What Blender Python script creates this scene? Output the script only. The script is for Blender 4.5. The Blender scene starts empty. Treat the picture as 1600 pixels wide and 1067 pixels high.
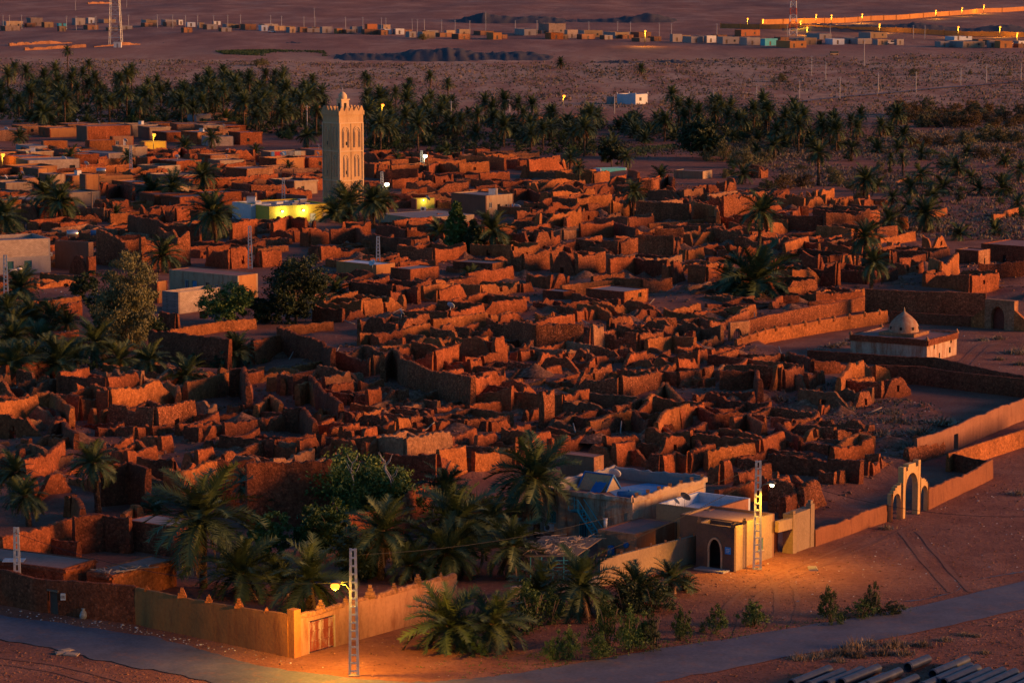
import bpy, math, random
from mathutils import Vector, Matrix, noise as mnoise
R = math.radians
rnd = random.Random(7)
sc = bpy.context.scene
COL = sc.collection

# ------------------------------------------------------------------ camera
F_PX, CAM_H, PITCH = 4444.0, 53.0, math.atan(593.5 / 4444.0)
cam_d = bpy.data.cameras.new('camera'); cam_d.sensor_width = 36.0; cam_d.lens = 36.0 * F_PX / 1600.0
cam_d.clip_start = 1.0; cam_d.clip_end = 30000.0
cam = bpy.data.objects.new('camera', cam_d); COL.objects.link(cam)
cam.location = (0, 0, CAM_H); cam.rotation_euler = (math.pi / 2 - PITCH, 0, 0)
sc.camera = cam
sc.render.resolution_x, sc.render.resolution_y = 1024, 682

# ------------------------------------------------------------------ sky, sun, exposure
SUN_EL, SUN_AZ = 7.0, -5.0          # elevation; azimuth from +X towards +Y
to_sun = Vector((math.cos(R(SUN_AZ)) * math.cos(R(SUN_EL)), math.sin(R(SUN_AZ)) * math.cos(R(SUN_EL)), math.sin(R(SUN_EL))))
world = bpy.data.worlds.new('World'); sc.world = world; world.use_nodes = True
wn = world.node_tree.nodes; wn.clear()
wo = wn.new('ShaderNodeOutputWorld'); wb = wn.new('ShaderNodeBackground'); ws = wn.new('ShaderNodeTexSky')
ws.sky_type = 'NISHITA'; ws.sun_disc = False
ws.sun_elevation = R(SUN_EL); ws.sun_rotation = R(90.0 - SUN_AZ)
ws.altitude = 600; ws.air_density = 1.3; ws.dust_density = 0.5; ws.ozone_density = 5.5
wb.inputs['Strength'].default_value = 0.115
world.node_tree.links.new(ws.outputs[0], wb.inputs[0]); world.node_tree.links.new(wb.outputs[0], wo.inputs[0])
sun_d = bpy.data.lights.new('sun', 'SUN'); sun_d.energy = 5.0; sun_d.angle = R(24); sun_d.color = (1.0, 0.40, 0.11)
sun = bpy.data.objects.new('sun', sun_d); COL.objects.link(sun)
sun.rotation_euler = to_sun.to_track_quat('Z', 'Y').to_euler(); sun.location = (400, 300, 300)
sc.view_settings.view_transform = 'Standard'; sc.view_settings.look = 'None'
sc.view_settings.exposure = 0.6; sc.view_settings.gamma = 1.0; sc.view_settings.use_curve_mapping = False
sc.cycles.max_bounces = 5; sc.cycles.diffuse_bounces = 4; sc.cycles.glossy_bounces = 2

# ------------------------------------------------------------------ measuring: photograph pixel (1600 x 1067) to a place on the ground
PROF = [(0, 0), (1080, 0), (1350, 5.8), (1500, 9.1), (1800, 12.5), (2500, 19.2), (3200, 34), (5000, 95), (9000, 300), (20000, 420)]
def prof(y):
    if y <= PROF[0][0]: return PROF[0][1]
    for (a, za), (b, zb) in zip(PROF, PROF[1:]):
        if y <= b:
            return za + (zb - za) * (y - a) / (b - a)
    return PROF[-1][1]
def pn(x, y, z=0.0): return mnoise.noise(Vector((x, y, z)))
cp, sp = math.cos(PITCH), math.sin(PITCH)
def ray(px, py):
    a, b = (px - 800.0) / F_PX, -(py - 533.5) / F_PX
    return Vector((a, cp + b * sp, -sp + b * cp))
def at(px, py, z=0.0):
    d = ray(px, py)
    if d.z < -1e-4:
        p = d * ((z - CAM_H) / d.z)
        if p.y <= 1080: return Vector((p.x, CAM_H * 0 + p.y, z))
    lo, hi = 900.0, 20000.0
    for _ in range(50):
        m = (lo + hi) / 2
        if CAM_H + d.z * m / d.y > prof(m) + z: lo = m
        else: hi = m
    return Vector((d.x * lo / d.y, lo, prof(lo) + z))
def to_px(p):
    v = Vector((p[0], p[1], p[2] - CAM_H))
    fz = v.y * cp - v.z * sp; uy = v.y * sp + v.z * cp
    return 800 + F_PX * v.x / fz, 533.5 - F_PX * uy / fz
def S(p): return F_PX / (p[1] * cp + (CAM_H - p[2]) * sp)     # pixels per metre at a place

# ------------------------------------------------------------------ objects and tags
def link(o, parent=None):
    COL.objects.link(o)
    if parent is not None: o.parent = parent
    return o
def tag(o, label=None, cat=None, group=None, kind=None):
    if label: o['label'] = label
    if cat: o['category'] = cat
    if group: o['group'] = group
    if kind: o['kind'] = kind
    return o
def thing(name, label, cat, loc=(0, 0, 0), rz=0.0, group=None):
    o = bpy.data.objects.new(name, None); o.empty_display_size = 0.3
    o.location = loc; o.rotation_euler = (0, 0, rz)
    link(o); return tag(o, label, cat, group, 'thing')
AUTO = []          # (object, phrase, category, point): labels are given at the end from what stands near
def auto_thing(name, phrase, cat, loc, rz=0.0, group=None):
    o = thing(name, None, cat, loc, rz, group)
    AUTO.append((o, phrase, Vector(loc))); return o
LANDMARKS = []     # (phrase, point)
def landmark(phrase, p): LANDMARKS.append((phrase, Vector(p)))

class MB:
    def __init__(s): s.v = []; s.f = []; s.sm = []
    def quad(s, a, b, c, d, smooth=False):
        n = len(s.v); s.v += [tuple(a), tuple(b), tuple(c), tuple(d)]; s.f.append((n, n + 1, n + 2, n + 3)); s.sm.append(smooth)
    def poly(s, pts, smooth=False):
        n = len(s.v); s.v += [tuple(p) for p in pts]; s.f.append(tuple(range(n, n + len(pts)))); s.sm.append(smooth)
    def box(s, lo, hi, M=None):
        x0, y0, z0 = lo; x1, y1, z1 = hi
        P = [(x0, y0, z0), (x1, y0, z0), (x1, y1, z0), (x0, y1, z0), (x0, y0, z1), (x1, y0, z1), (x1, y1, z1), (x0, y1, z1)]
        if M is not None: P = [tuple(M @ Vector(p)) for p in P]
        n = len(s.v); s.v += P
        for f in ((0, 3, 2, 1), (4, 5, 6, 7), (0, 1, 5, 4), (1, 2, 6, 5), (2, 3, 7, 6), (3, 0, 4, 7)):
            s.f.append(tuple(n + i for i in f)); s.sm.append(False)
    def bar(s, a, b, w, t=None):           # square bar between two points
        a, b = Vector(a), Vector(b); d = b - a; L = d.length
        if L < 1e-6: return
        t = t or w
        q = d.to_track_quat('Z', 'Y').to_matrix().to_4x4(); q.translation = a
        s.box((-w / 2, -t / 2, 0), (w / 2, t / 2, L), q)
    def tube(s, pts, rad, n=8, cap=True, smooth=True):
        pts = [Vector(p) for p in pts]; rs = rad if isinstance(rad, (list, tuple)) else [rad] * len(pts)
        base = len(s.v)
        for i, p in enumerate(pts):
            d = (pts[min(i + 1, len(pts) - 1)] - pts[max(i - 1, 0)]).normalized()
            q = d.to_track_quat('Z', 'Y')
            for k in range(n):
                a = 2 * math.pi * k / n
                s.v.append(tuple(p + q @ Vector((math.cos(a) * rs[i], math.sin(a) * rs[i], 0))))
        for i in range(len(pts) - 1):
            for k in range(n):
                a = base + i * n + k; b = base + i * n + (k + 1) % n
                s.f.append((a, b, b + n, a + n)); s.sm.append(smooth)
        if cap:
            s.f.append(tuple(base + k for k in reversed(range(n)))); s.sm.append(False)
            e = base + (len(pts) - 1) * n
            s.f.append(tuple(e + k for k in range(n))); s.sm.append(False)
    def lathe(s, prof_, n=20, c=(0, 0, 0), M=None, smooth=True):
        base = len(s.v)
        for r, z in prof_:
            for k in range(n):
                a = 2 * math.pi * k / n
                p = Vector((c[0] + r * math.cos(a), c[1] + r * math.sin(a), c[2] + z))
                s.v.append(tuple(M @ p) if M is not None else tuple(p))
        for i in range(len(prof_) - 1):
            for k in range(n):
                a = base + i * n + k; b = base + i * n + (k + 1) % n
                s.f.append((a, b, b + n, a + n)); s.sm.append(smooth)
    def grid(s, rows, smooth=True):        # rows of points
        base = len(s.v); n = len(rows[0])
        for r in rows: s.v += [tuple(p) for p in r]
        for i in range(len(rows) - 1):
            for k in range(n - 1):
                a = base + i * n + k
                s.f.append((a, a + 1, a + n + 1, a + n)); s.sm.append(smooth)
    def mesh(s, name, mat=None):
        me = bpy.data.meshes.new(name); me.from_pydata(s.v, [], s.f)
        if any(s.sm): me.polygons.foreach_set('use_smooth', s.sm)
        if mat is not None:
            for m in (mat if isinstance(mat, (list, tuple)) else [mat]): me.materials.append(m)
        me.update(); return me
    def build(s, name, mat, parent=None):
        return link(bpy.data.objects.new(name, s.mesh(name, mat)), parent)

# ------------------------------------------------------------------ materials
def new_mat(name):
    m = bpy.data.materials.new(name); m.use_nodes = True
    nt = m.node_tree; nt.nodes.clear()
    out = nt.nodes.new('ShaderNodeOutputMaterial'); b = nt.nodes.new('ShaderNodeBsdfPrincipled')
    nt.links.new(b.outputs[0], out.inputs[0]); b.inputs['Roughness'].default_value = 0.9
    b.inputs['Specular IOR Level'].default_value = 0.2
    return m, nt, b
def N(nt, t, **kw):
    n = nt.nodes.new(t)
    for k, v in kw.items():
        if hasattr(n, k): setattr(n, k, v)
        else: n.inputs[k.replace('_', ' ')].default_value = v
    return n
def pos(nt, scale=(1, 1, 1), obj=False):
    g = nt.nodes.new('ShaderNodeTexCoord' if obj else 'ShaderNodeNewGeometry')
    m = nt.nodes.new('ShaderNodeMapping'); m.inputs['Scale'].default_value = scale
    nt.links.new(g.outputs['Object' if obj else 'Position'], m.inputs[0]); return m.outputs[0]
def ramp(nt, fac, stops):
    r = nt.nodes.new('ShaderNodeValToRGB'); e = r.color_ramp.elements
    while len(e) < len(stops): e.new(0.5)
    for i, (p, c) in enumerate(stops):
        e[i].position = p; e[i].color = (*c, 1) if len(c) == 3 else c
    nt.links.new(fac, r.inputs[0]); return r.outputs[0]
def mixc(nt, fac, a, b, mode='MIX'):
    m = nt.nodes.new('ShaderNodeMix'); m.data_type = 'RGBA'; m.blend_type = mode
    for s, v in ((0, fac), (6, a), (7, b)):
        if isinstance(v, (int, float)): m.inputs[s].default_value = v
        elif isinstance(v, tuple): m.inputs[s].default_value = (*v, 1) if len(v) == 3 else v
        else: nt.links.new(v, m.inputs[s])
    return m.outputs[2]
def noise_t(nt, vec, scale, detail=4, rough=0.6):
    n = N(nt, 'ShaderNodeTexNoise', Scale=scale, Detail=detail, Roughness=rough); nt.links.new(vec, n.inputs['Vector']); return n.outputs['Fac']
def bump(nt, b, h, strength, dist):
    n = N(nt, 'ShaderNodeBump', Strength=strength, Distance=dist); nt.links.new(h, n.inputs['Height']); nt.links.new(n.outputs[0], b.inputs['Normal']); return n
def scale3(c, k): return tuple(x * k for x in c)
def clay(name, col, stones=0.5, stone_scale=2.4, bumpd=0.12, var=0.35):
    """mud wall: soft mottling, embedded stones, rain streaks"""
    m, nt, b = new_mat(name); P = pos(nt)
    big = noise_t(nt, P, 0.16, 5); fine = noise_t(nt, P, 2.6, 7, 0.78)
    c = ramp(nt, big, [(0.3, scale3(col, 1 - var)), (0.55, col), (0.75, (col[0] * 1.2, col[1] * 1.22, col[2] * 1.25))])
    c = mixc(nt, 0.8, c, ramp(nt, fine, [(0.32, (0.3, 0.27, 0.25)), (0.52, (0.95, 0.93, 0.9)), (0.7, (1.25, 1.25, 1.25))]), 'MULTIPLY')
    v = N(nt, 'ShaderNodeTexVoronoi', Scale=stone_scale); nt.links.new(P, v.inputs['Vector'])
    tone = nt.nodes.new('ShaderNodeSeparateColor'); nt.links.new(v.outputs['Color'], tone.inputs[0])
    if stones:
        st = ramp(nt, tone.outputs[0], [(0.0, (0.30, 0.28, 0.27)), (0.5, (0.9, 0.9, 0.9)), (0.86, (1.15, 1.15, 1.15)), (0.97, (2.0, 2.0, 2.1))])
        c = mixc(nt, stones, c, st, 'MULTIPLY')
        joint = ramp(nt, v.outputs['Distance'], [(0.25, (1, 1, 1)), (0.6, (0.45, 0.42, 0.4))])
        c = mixc(nt, stones * 0.8, c, joint, 'MULTIPLY')
    streak = noise_t(nt, pos(nt, (1.1, 1.1, 0.12)), 1.0, 4)
    c = mixc(nt, 0.5, c, ramp(nt, streak, [(0.35, (0.62, 0.6, 0.58)), (0.6, (1, 1, 1))]), 'MULTIPLY')
    nt.links.new(c, b.inputs['Base Color'])
    add = N(nt, 'ShaderNodeMath', operation='SUBTRACT'); nt.links.new(fine, add.inputs[0])
    mu = N(nt, 'ShaderNodeMath', operation='MULTIPLY'); nt.links.new(v.outputs['Distance'], mu.inputs[0]); mu.inputs[1].default_value = 0.9 * stones
    nt.links.new(mu.outputs[0], add.inputs[1])
    bump(nt, b, add.outputs[0], 1.0, bumpd * 1.3)
    return m
def plaster(name, col, stain=(0.25, 0.1, 0.05), amount=0.5, rough=0.85, bumpd=0.03, lo=0.50):
    m, nt, b = new_mat(name); P = pos(nt)
    big = noise_t(nt, P, 0.35, 5); fine = noise_t(nt, P, 4.0, 5)
    streak = noise_t(nt, pos(nt, (1.1, 1.1, 0.22)), 1.3, 7, 0.72)
    c = ramp(nt, big, [(0.3, scale3(col, 0.78)), (0.7, col)])
    f = ramp(nt, streak, [(lo, (0, 0, 0)), (lo + 0.18, (amount, amount, amount))])
    c = mixc(nt, f, c, stain)
    c = mixc(nt, 0.4, c, ramp(nt, fine, [(0.3, (0.6, 0.6, 0.6)), (0.6, (1, 1, 1))]), 'MULTIPLY')
    nt.links.new(c, b.inputs['Base Color']); b.inputs['Roughness'].default_value = rough
    bump(nt, b, fine, 0.6, bumpd); return m
def blocks(name, col, w=0.45, h=0.2):
    """unplastered concrete blocks, laid in courses"""
    m, nt, b = new_mat(name)
    g = nt.nodes.new('ShaderNodeNewGeometry'); sep = nt.nodes.new('ShaderNodeSeparateXYZ'); nt.links.new(g.outputs['Position'], sep.inputs[0])
    add = N(nt, 'ShaderNodeMath', operation='ADD'); nt.links.new(sep.outputs[0], add.inputs[0]); nt.links.new(sep.outputs[1], add.inputs[1])
    cb = nt.nodes.new('ShaderNodeCombineXYZ'); nt.links.new(add.outputs[0], cb.inputs[0]); nt.links.new(sep.outputs[2], cb.inputs[1])
    t = N(nt, 'ShaderNodeTexBrick', Scale=1.0); nt.links.new(cb.outputs[0], t.inputs['Vector'])
    t.inputs['Brick Width'].default_value = w * 1.3; t.inputs['Row Height'].default_value = h; t.inputs['Mortar Size'].default_value = 0.02
    t.inputs['Color1'].default_value = (*col, 1); t.inputs['Color2'].default_value = (*scale3(col, 0.75), 1); t.inputs['Mortar'].default_value = (*scale3(col, 0.45), 1)
    fine = noise_t(nt, pos(nt), 0.8, 5)
    c = mixc(nt, 0.6, t.outputs['Color'], ramp(nt, fine, [(0.3, (0.55, 0.5, 0.48)), (0.65, (1, 1, 1))]), 'MULTIPLY')
    nt.links.new(c, b.inputs['Base Color']); bump(nt, b, t.outputs['Fac'], -0.5, 0.02); return m
def plain(name, col, rough=0.6, metal=0.0, mottle=0.25, scale=3.0, spec=0.3):
    m, nt, b = new_mat(name)
    f = noise_t(nt, pos(nt), scale, 5)
    c = ramp(nt, f, [(0.3, scale3(col, 1 - mottle)), (0.65, col)])
    nt.links.new(c, b.inputs['Base Color']); b.inputs['Roughness'].default_value = rough; b.inputs['Metallic'].default_value = metal
    b.inputs['Specular IOR Level'].default_value = spec
    return m
def glow(name, col, strength):
    m, nt, b = new_mat(name); b.inputs['Base Color'].default_value = (0.02, 0.02, 0.02, 1)
    b.inputs['Emission Color'].default_value = (*col, 1); b.inputs['Emission Strength'].default_value = strength; return m
def leafmat(name, c0, c1, c2, scale=0.35, trans=0.15):
    """foliage: each clump and each leaf a little different"""
    m, nt, b = new_mat(name)
    f = noise_t(nt, pos(nt), scale, 5, 0.7)
    oi = nt.nodes.new('ShaderNodeObjectInfo')
    a = N(nt, 'ShaderNodeMath', operation='MULTIPLY_ADD'); nt.links.new(oi.outputs['Random'], a.inputs[0]); a.inputs[1].default_value = 0.3; nt.links.new(f, a.inputs[2])
    s = N(nt, 'ShaderNodeMath', operation='SUBTRACT'); nt.links.new(a.outputs[0], s.inputs[0]); s.inputs[1].default_value = 0.15
    c = ramp(nt, s.outputs[0], [(0.25, c0), (0.5, c1), (0.78, c2)])
    nt.links.new(c, b.inputs['Base Color']); b.inputs['Roughness'].default_value = 0.6; b.inputs['Specular IOR Level'].default_value = 0.25
    return m
M = {}
RED = (0.44, 0.125, 0.047)
M['clay'] = clay('mud_wall', RED, 0.35, 4.0)
M['stone'] = clay('stone_and_mud_wall', (0.44, 0.145, 0.062), 0.6, 5.5, 0.14)
M['clay_ochre_sun'] = clay('ochre_sun_mud_wall', (0.50, 0.17, 0.055), 0.3, 4.0)  # ochre clay; on walls traced as lit it paints in the sunlight
M['clay_pale'] = clay('pale_mud_wall', (0.46, 0.22, 0.115), 0.25, 4.0)
M['clay_dark_shade'] = clay('dark_shade_mud_wall', (0.30, 0.088, 0.040), 0.45, 4.5)  # dark clay; on walls traced as unlit it paints in the shade
M['clay_brown'] = clay('brown_mud_wall', (0.30, 0.125, 0.062), 0.3, 4.0)
RUINMATS = ['clay_brown', 'clay_pale', 'clay_brown', 'clay', 'clay', 'stone', 'clay_ochre_sun', 'clay', 'stone', 'clay_dark_shade', 'clay_ochre_sun']
M['roof_clay'] = plaster('clay_roof', (0.33, 0.20, 0.16), (0.2, 0.11, 0.08), 0.5)
M['roof_grey'] = plaster('grey_cement_roof', (0.30, 0.26, 0.25), (0.2, 0.15, 0.13), 0.5)
M['roof_red'] = plaster('dusty_red_roof', (0.34, 0.17, 0.14), (0.2, 0.1, 0.08), 0.4)
M['cream'] = plaster('cream_plaster', (0.47, 0.33, 0.21), (0.26, 0.12, 0.065), 0.8)
M['pink'] = plaster('pinkish_plaster', (0.42, 0.21, 0.115), (0.22, 0.085, 0.042), 0.85)
M['rosy'] = plaster('rosy_plaster', (0.33, 0.145, 0.085), (0.20, 0.075, 0.042), 0.85)
M['orange'] = plaster('orange_plaster', (0.50, 0.22, 0.08), (0.3, 0.11, 0.04), 0.6)
M['redpl'] = plaster('red_stained_plaster', (0.40, 0.14, 0.06), (0.48, 0.27, 0.15), 0.45)
M['stained'] = plaster('rain_stained_orange_plaster', (0.42, 0.17, 0.05), (0.20, 0.06, 0.024), 0.55, lo=0.50, bumpd=0.06)
M['tan'] = plaster('tan_roughcast', (0.32, 0.22, 0.135), (0.22, 0.14, 0.085), 0.3, 0.95, 0.08)
M['redwall'] = plaster('weathered_red_plaster', (0.27, 0.10, 0.048), (0.15, 0.05, 0.028), 0.8, 0.9, 0.06)
M['brown'] = plaster('brown_plaster', (0.24, 0.12, 0.075), (0.15, 0.07, 0.04), 0.4)
M['darkbrown'] = plaster('dark_brown_roughcast', (0.13, 0.085, 0.065), (0.2, 0.13, 0.09), 0.3, 0.95, 0.08)
M['whitewash'] = plaster('stained_whitewash', (0.58, 0.41, 0.29), (0.33, 0.13, 0.07), 0.9, lo=0.43)
M['white'] = plaster('white_paint', (0.72, 0.72, 0.70), (0.5, 0.42, 0.36), 0.4)
M['bluewhite'] = plaster('bluish_white_paint', (0.55, 0.62, 0.72), (0.4, 0.36, 0.34), 0.4)
M['yellow'] = plaster('yellow_paint', (0.72, 0.52, 0.07), (0.5, 0.3, 0.08), 0.4)
M['lime'] = plaster('lime_yellow_paint', (0.60, 0.58, 0.10), (0.4, 0.3, 0.08), 0.3)
M['cyan'] = plaster('turquoise_paint', (0.10, 0.50, 0.58), (0.25, 0.3, 0.3), 0.4)
M['block'] = blocks('concrete_blocks', (0.55, 0.42, 0.33))
M['block_grey'] = blocks('grey_blocks', (0.33, 0.25, 0.22))
M['grey'] = plaster('grey_render', (0.34, 0.30, 0.29), (0.25, 0.2, 0.18), 0.4)
M['bluefloor'] = plaster('blue_terrace_paint', (0.16, 0.36, 0.62), (0.48, 0.47, 0.5), 0.8)
M['bluepl'] = plain('blue_paint', (0.03, 0.16, 0.42), 0.45)
M['teal'] = plain('turquoise_metal', (0.10, 0.46, 0.48), 0.45)
M['bluedoor'] = plain('blue_door_paint', (0.08, 0.28, 0.5), 0.5)
M['darkmetal'] = plain('dull_dark_steel', (0.10, 0.10, 0.105), 0.6)
M['galv'] = plain('galvanised_steel', (0.52, 0.53, 0.55), 0.45, 0.35)
M['concrete_pole'] = plain('concrete_pole', (0.45, 0.43, 0.41), 0.85)
M['dark'] = plain('dark_opening', (0.02, 0.016, 0.014), 0.9)
M['glass'] = plain('dusty_glass', (0.06, 0.07, 0.08), 0.25, 0.0, 0.2)
M['rust'] = plaster('rusty_painted_metal', (0.24, 0.055, 0.032), (0.52, 0.45, 0.39), 0.95, 0.6)
M['reddoor'] = plain('red_brown_door', (0.20, 0.05, 0.03), 0.6)
M['wood'] = plain('weathered_wood', (0.20, 0.14, 0.10), 0.85)
M['wood_pale'] = plain('pale_dry_wood', (0.38, 0.29, 0.22), 0.85)
M['dishw'] = plain('pale_dish', (0.62, 0.62, 0.63), 0.5)
M['dishd'] = plain('dark_dish', (0.10, 0.09, 0.09), 0.5)
M['steel'] = plain('steel_tank', (0.6, 0.58, 0.56), 0.28, 0.85)
M['barrel'] = plain('blue_plastic', (0.03, 0.13, 0.30), 0.4)
M['sheet'] = plain('tan_ribbed_sheet', (0.46, 0.33, 0.18), 0.55)
M['pipe'] = plain('grey_blue_pipe', (0.045, 0.06, 0.10), 0.4, 0.0, 0.5, 1.3)
def dusty(m, dust):
    nt = m.node_tree; b = next(n for n in nt.nodes if n.type == 'BSDF_PRINCIPLED'); src = b.inputs['Base Color'].links[0].from_socket
    g = nt.nodes.new('ShaderNodeNewGeometry'); sp_ = nt.nodes.new('ShaderNodeSeparateXYZ'); nt.links.new(g.outputs['Normal'], sp_.inputs[0])
    mr = N(nt, 'ShaderNodeMapRange'); nt.links.new(sp_.outputs[2], mr.inputs[0]); mr.inputs[1].default_value = 0.55; mr.inputs[2].default_value = 1.0; mr.inputs[4].default_value = 0.12
    mu = N(nt, 'ShaderNodeMath', operation='MULTIPLY'); nt.links.new(mr.outputs[0], mu.inputs[0]); nt.links.new(noise_t(nt, pos(nt), 1.6, 5), mu.inputs[1])
    nt.links.new(mixc(nt, mu.outputs[0], src, dust), b.inputs['Base Color']); return m
dusty(M['pipe'], (0.24, 0.16, 0.12))
M['cable'] = plain('black_cable', (0.012, 0.012, 0.012), 0.6)
M['frond'] = leafmat('palm_frond_green', (0.022, 0.036, 0.016), (0.056, 0.086, 0.034), (0.12, 0.145, 0.055))
M['frond_dry'] = leafmat('palm_frond_dry', (0.13, 0.07, 0.03), (0.24, 0.13, 0.06), (0.34, 0.20, 0.10))
M['trunk'] = clay('palm_trunk', (0.20, 0.125, 0.08), 0.9, 4.0, 0.12)
M['bark'] = plain('bark', (0.16, 0.11, 0.08), 0.9)
M['deadwood'] = plain('bleached_deadwood', (0.42, 0.38, 0.35), 0.9)
M['leaf_dark'] = leafmat('dark_foliage', (0.012, 0.020, 0.008), (0.030, 0.048, 0.017), (0.065, 0.088, 0.028))
M['leaf_green'] = leafmat('green_foliage', (0.02, 0.038, 0.010), (0.055, 0.10, 0.022), (0.12, 0.18, 0.04))
M['leaf_olive'] = leafmat('olive_foliage', (0.045, 0.05, 0.02), (0.12, 0.115, 0.048), (0.21, 0.19, 0.08))
M['leaf_autumn'] = leafmat('rusty_olive_foliage', (0.05, 0.035, 0.012), (0.10, 0.065, 0.02), (0.19, 0.11, 0.035), 0.1)
M['straw'] = leafmat('dry_scrub', (0.12, 0.085, 0.055), (0.25, 0.18, 0.11), (0.40, 0.30, 0.19), 0.2)
M['sage'] = leafmat('grey_green_scrub', (0.06, 0.055, 0.035), (0.13, 0.115, 0.075), (0.24, 0.20, 0.14), 0.2)
M['litter'] = plain('pale_litter', (0.55, 0.5, 0.48), 0.8, 0, 0.5, 1.0)
M['rubble'] = clay('rubble', (0.36, 0.17, 0.10), 0.6, 3.0, 0.05)
# ------------------------------------------------------------------ the ground
def inside(poly, x, y):
    r = False; j = len(poly) - 1
    for i in range(len(poly)):
        xi, yi = poly[i]; xj, yj = poly[j]
        if (yi > y) != (yj > y) and x < (xj - xi) * (y - yi) / (yj - yi) + xi: r = not r
        j = i
    return r
RUIN_ZONE = [(-60, 745), (-60, 585), (120, 600), (420, 575), (560, 470), (500, 430), (480, 350), (620, 330), (780, 350), (840, 270), (1000, 270),
             (1080, 300), (1370, 320), (1390, 385), (1660, 400), (1660, 470), (1360, 455), (1150, 525), (1320, 600), (1470, 650),
             (1470, 700), (1290, 800), (1130, 740), (900, 700), (740, 745), (560, 720), (330, 790), (120, 800)]
def amp(x, y):
    if y < 200 or y > 1080: return 0.0
    px, py = to_px((x, y, 0))
    return 1.0 if inside(RUIN_ZONE, px, py) else 0.0
def tz(x, y, full=True):
    z = prof(y)
    if y > 1080:
        k = min(1.0, (y - 1080) / 600.0)
        z += k * (2.0 * pn(x / 160.0, y / 420.0, 3.3) + 0.8 * pn(x / 40.0, y / 110.0, 8.1)) * (1 + max(0, y - 1800) / 1500.0)
    elif full:
        a = amp(x, y)
        if a: z += a * (0.5 + pn(x / 9.0, y / 9.0, 1.7)) + 0.25 * pn(x / 2.6, y / 2.6, 5.0)
    return z
def ground_mat():
    m, nt, b = new_mat('desert_soil'); P = pos(nt)
    sep = nt.nodes.new('ShaderNodeSeparateXYZ'); nt.links.new(P, sep.inputs[0])
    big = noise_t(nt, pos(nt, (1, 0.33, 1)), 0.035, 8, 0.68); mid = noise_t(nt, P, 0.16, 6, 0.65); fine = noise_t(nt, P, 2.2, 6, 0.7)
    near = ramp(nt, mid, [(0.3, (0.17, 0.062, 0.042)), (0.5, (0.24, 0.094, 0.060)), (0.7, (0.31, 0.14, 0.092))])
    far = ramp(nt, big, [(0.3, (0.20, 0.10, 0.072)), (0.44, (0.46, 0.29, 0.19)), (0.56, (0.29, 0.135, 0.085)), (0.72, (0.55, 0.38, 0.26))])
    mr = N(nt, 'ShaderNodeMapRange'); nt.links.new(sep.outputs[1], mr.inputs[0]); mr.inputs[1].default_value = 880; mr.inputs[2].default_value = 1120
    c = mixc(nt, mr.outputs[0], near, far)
    hill = N(nt, 'ShaderNodeMapRange'); nt.links.new(sep.outputs[1], hill.inputs[0]); hill.inputs[1].default_value = 1350; hill.inputs[2].default_value = 1480
    c = mixc(nt, hill.outputs[0], c, ramp(nt, big, [(0.3, (0.17, 0.075, 0.06)), (0.5, (0.27, 0.13, 0.095)), (0.7, (0.40, 0.24, 0.17))]))
    c = mixc(nt, 0.75, c, ramp(nt, fine, [(0.25, (0.45, 0.42, 0.4)), (0.5, (0.95, 0.95, 0.95)), (0.75, (1.2, 1.2, 1.2))]), 'MULTIPLY')
    v = N(nt, 'ShaderNodeTexVoronoi', Scale=1.3); nt.links.new(P, v.inputs['Vector'])
    t = nt.nodes.new('ShaderNodeSeparateColor'); nt.links.new(v.outputs['Color'], t.inputs[0])
    peb = N(nt, 'ShaderNodeMath', operation='LESS_THAN'); nt.links.new(v.outputs['Distance'], peb.inputs[0]); peb.inputs[1].default_value = 0.09
    sel = N(nt, 'ShaderNodeMath', operation='GREATER_THAN'); nt.links.new(t.outputs[0], sel.inputs[0]); sel.inputs[1].default_value = 0.72
    pm = N(nt, 'ShaderNodeMath', operation='MULTIPLY'); nt.links.new(peb.outputs[0], pm.inputs[0]); nt.links.new(sel.outputs[0], pm.inputs[1])
    c = mixc(nt, pm.outputs[0], c, (0.5, 0.36, 0.28))
    nt.links.new(c, b.inputs['Base Color']); b.inputs['Roughness'].default_value = 0.95
    ad = N(nt, 'ShaderNodeMath', operation='MULTIPLY_ADD'); nt.links.new(mid, ad.inputs[0]); ad.inputs[1].default_value = 2.0; nt.links.new(fine, ad.inputs[2])
    bump(nt, b, ad.outputs[0], 0.8, 0.22); return m
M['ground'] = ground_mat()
ys = [-400, -150, 60, 140]
y = 150.0
while y < 20000:
    ys.append(y); y += max(1.4, y * 0.0045) if y < 700 else y * 0.006 if y < 2600 else y * 0.05
us = sorted(set([-1.0, -0.8, -0.65, 0.65, 0.8, 1.0] + [-0.5 + i / 190.0 for i in range(191)]))
mb = MB(); rows = []
for y in ys:
    w = max(0.5 * y, 260) * (1 if y < 2600 else 1.6)
    rows.append([(u * w, y, tz(u * w, y)) for u in us])
mb.grid(rows); g = mb.build('ground', M['ground']); tag(g, kind='structure')

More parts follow.
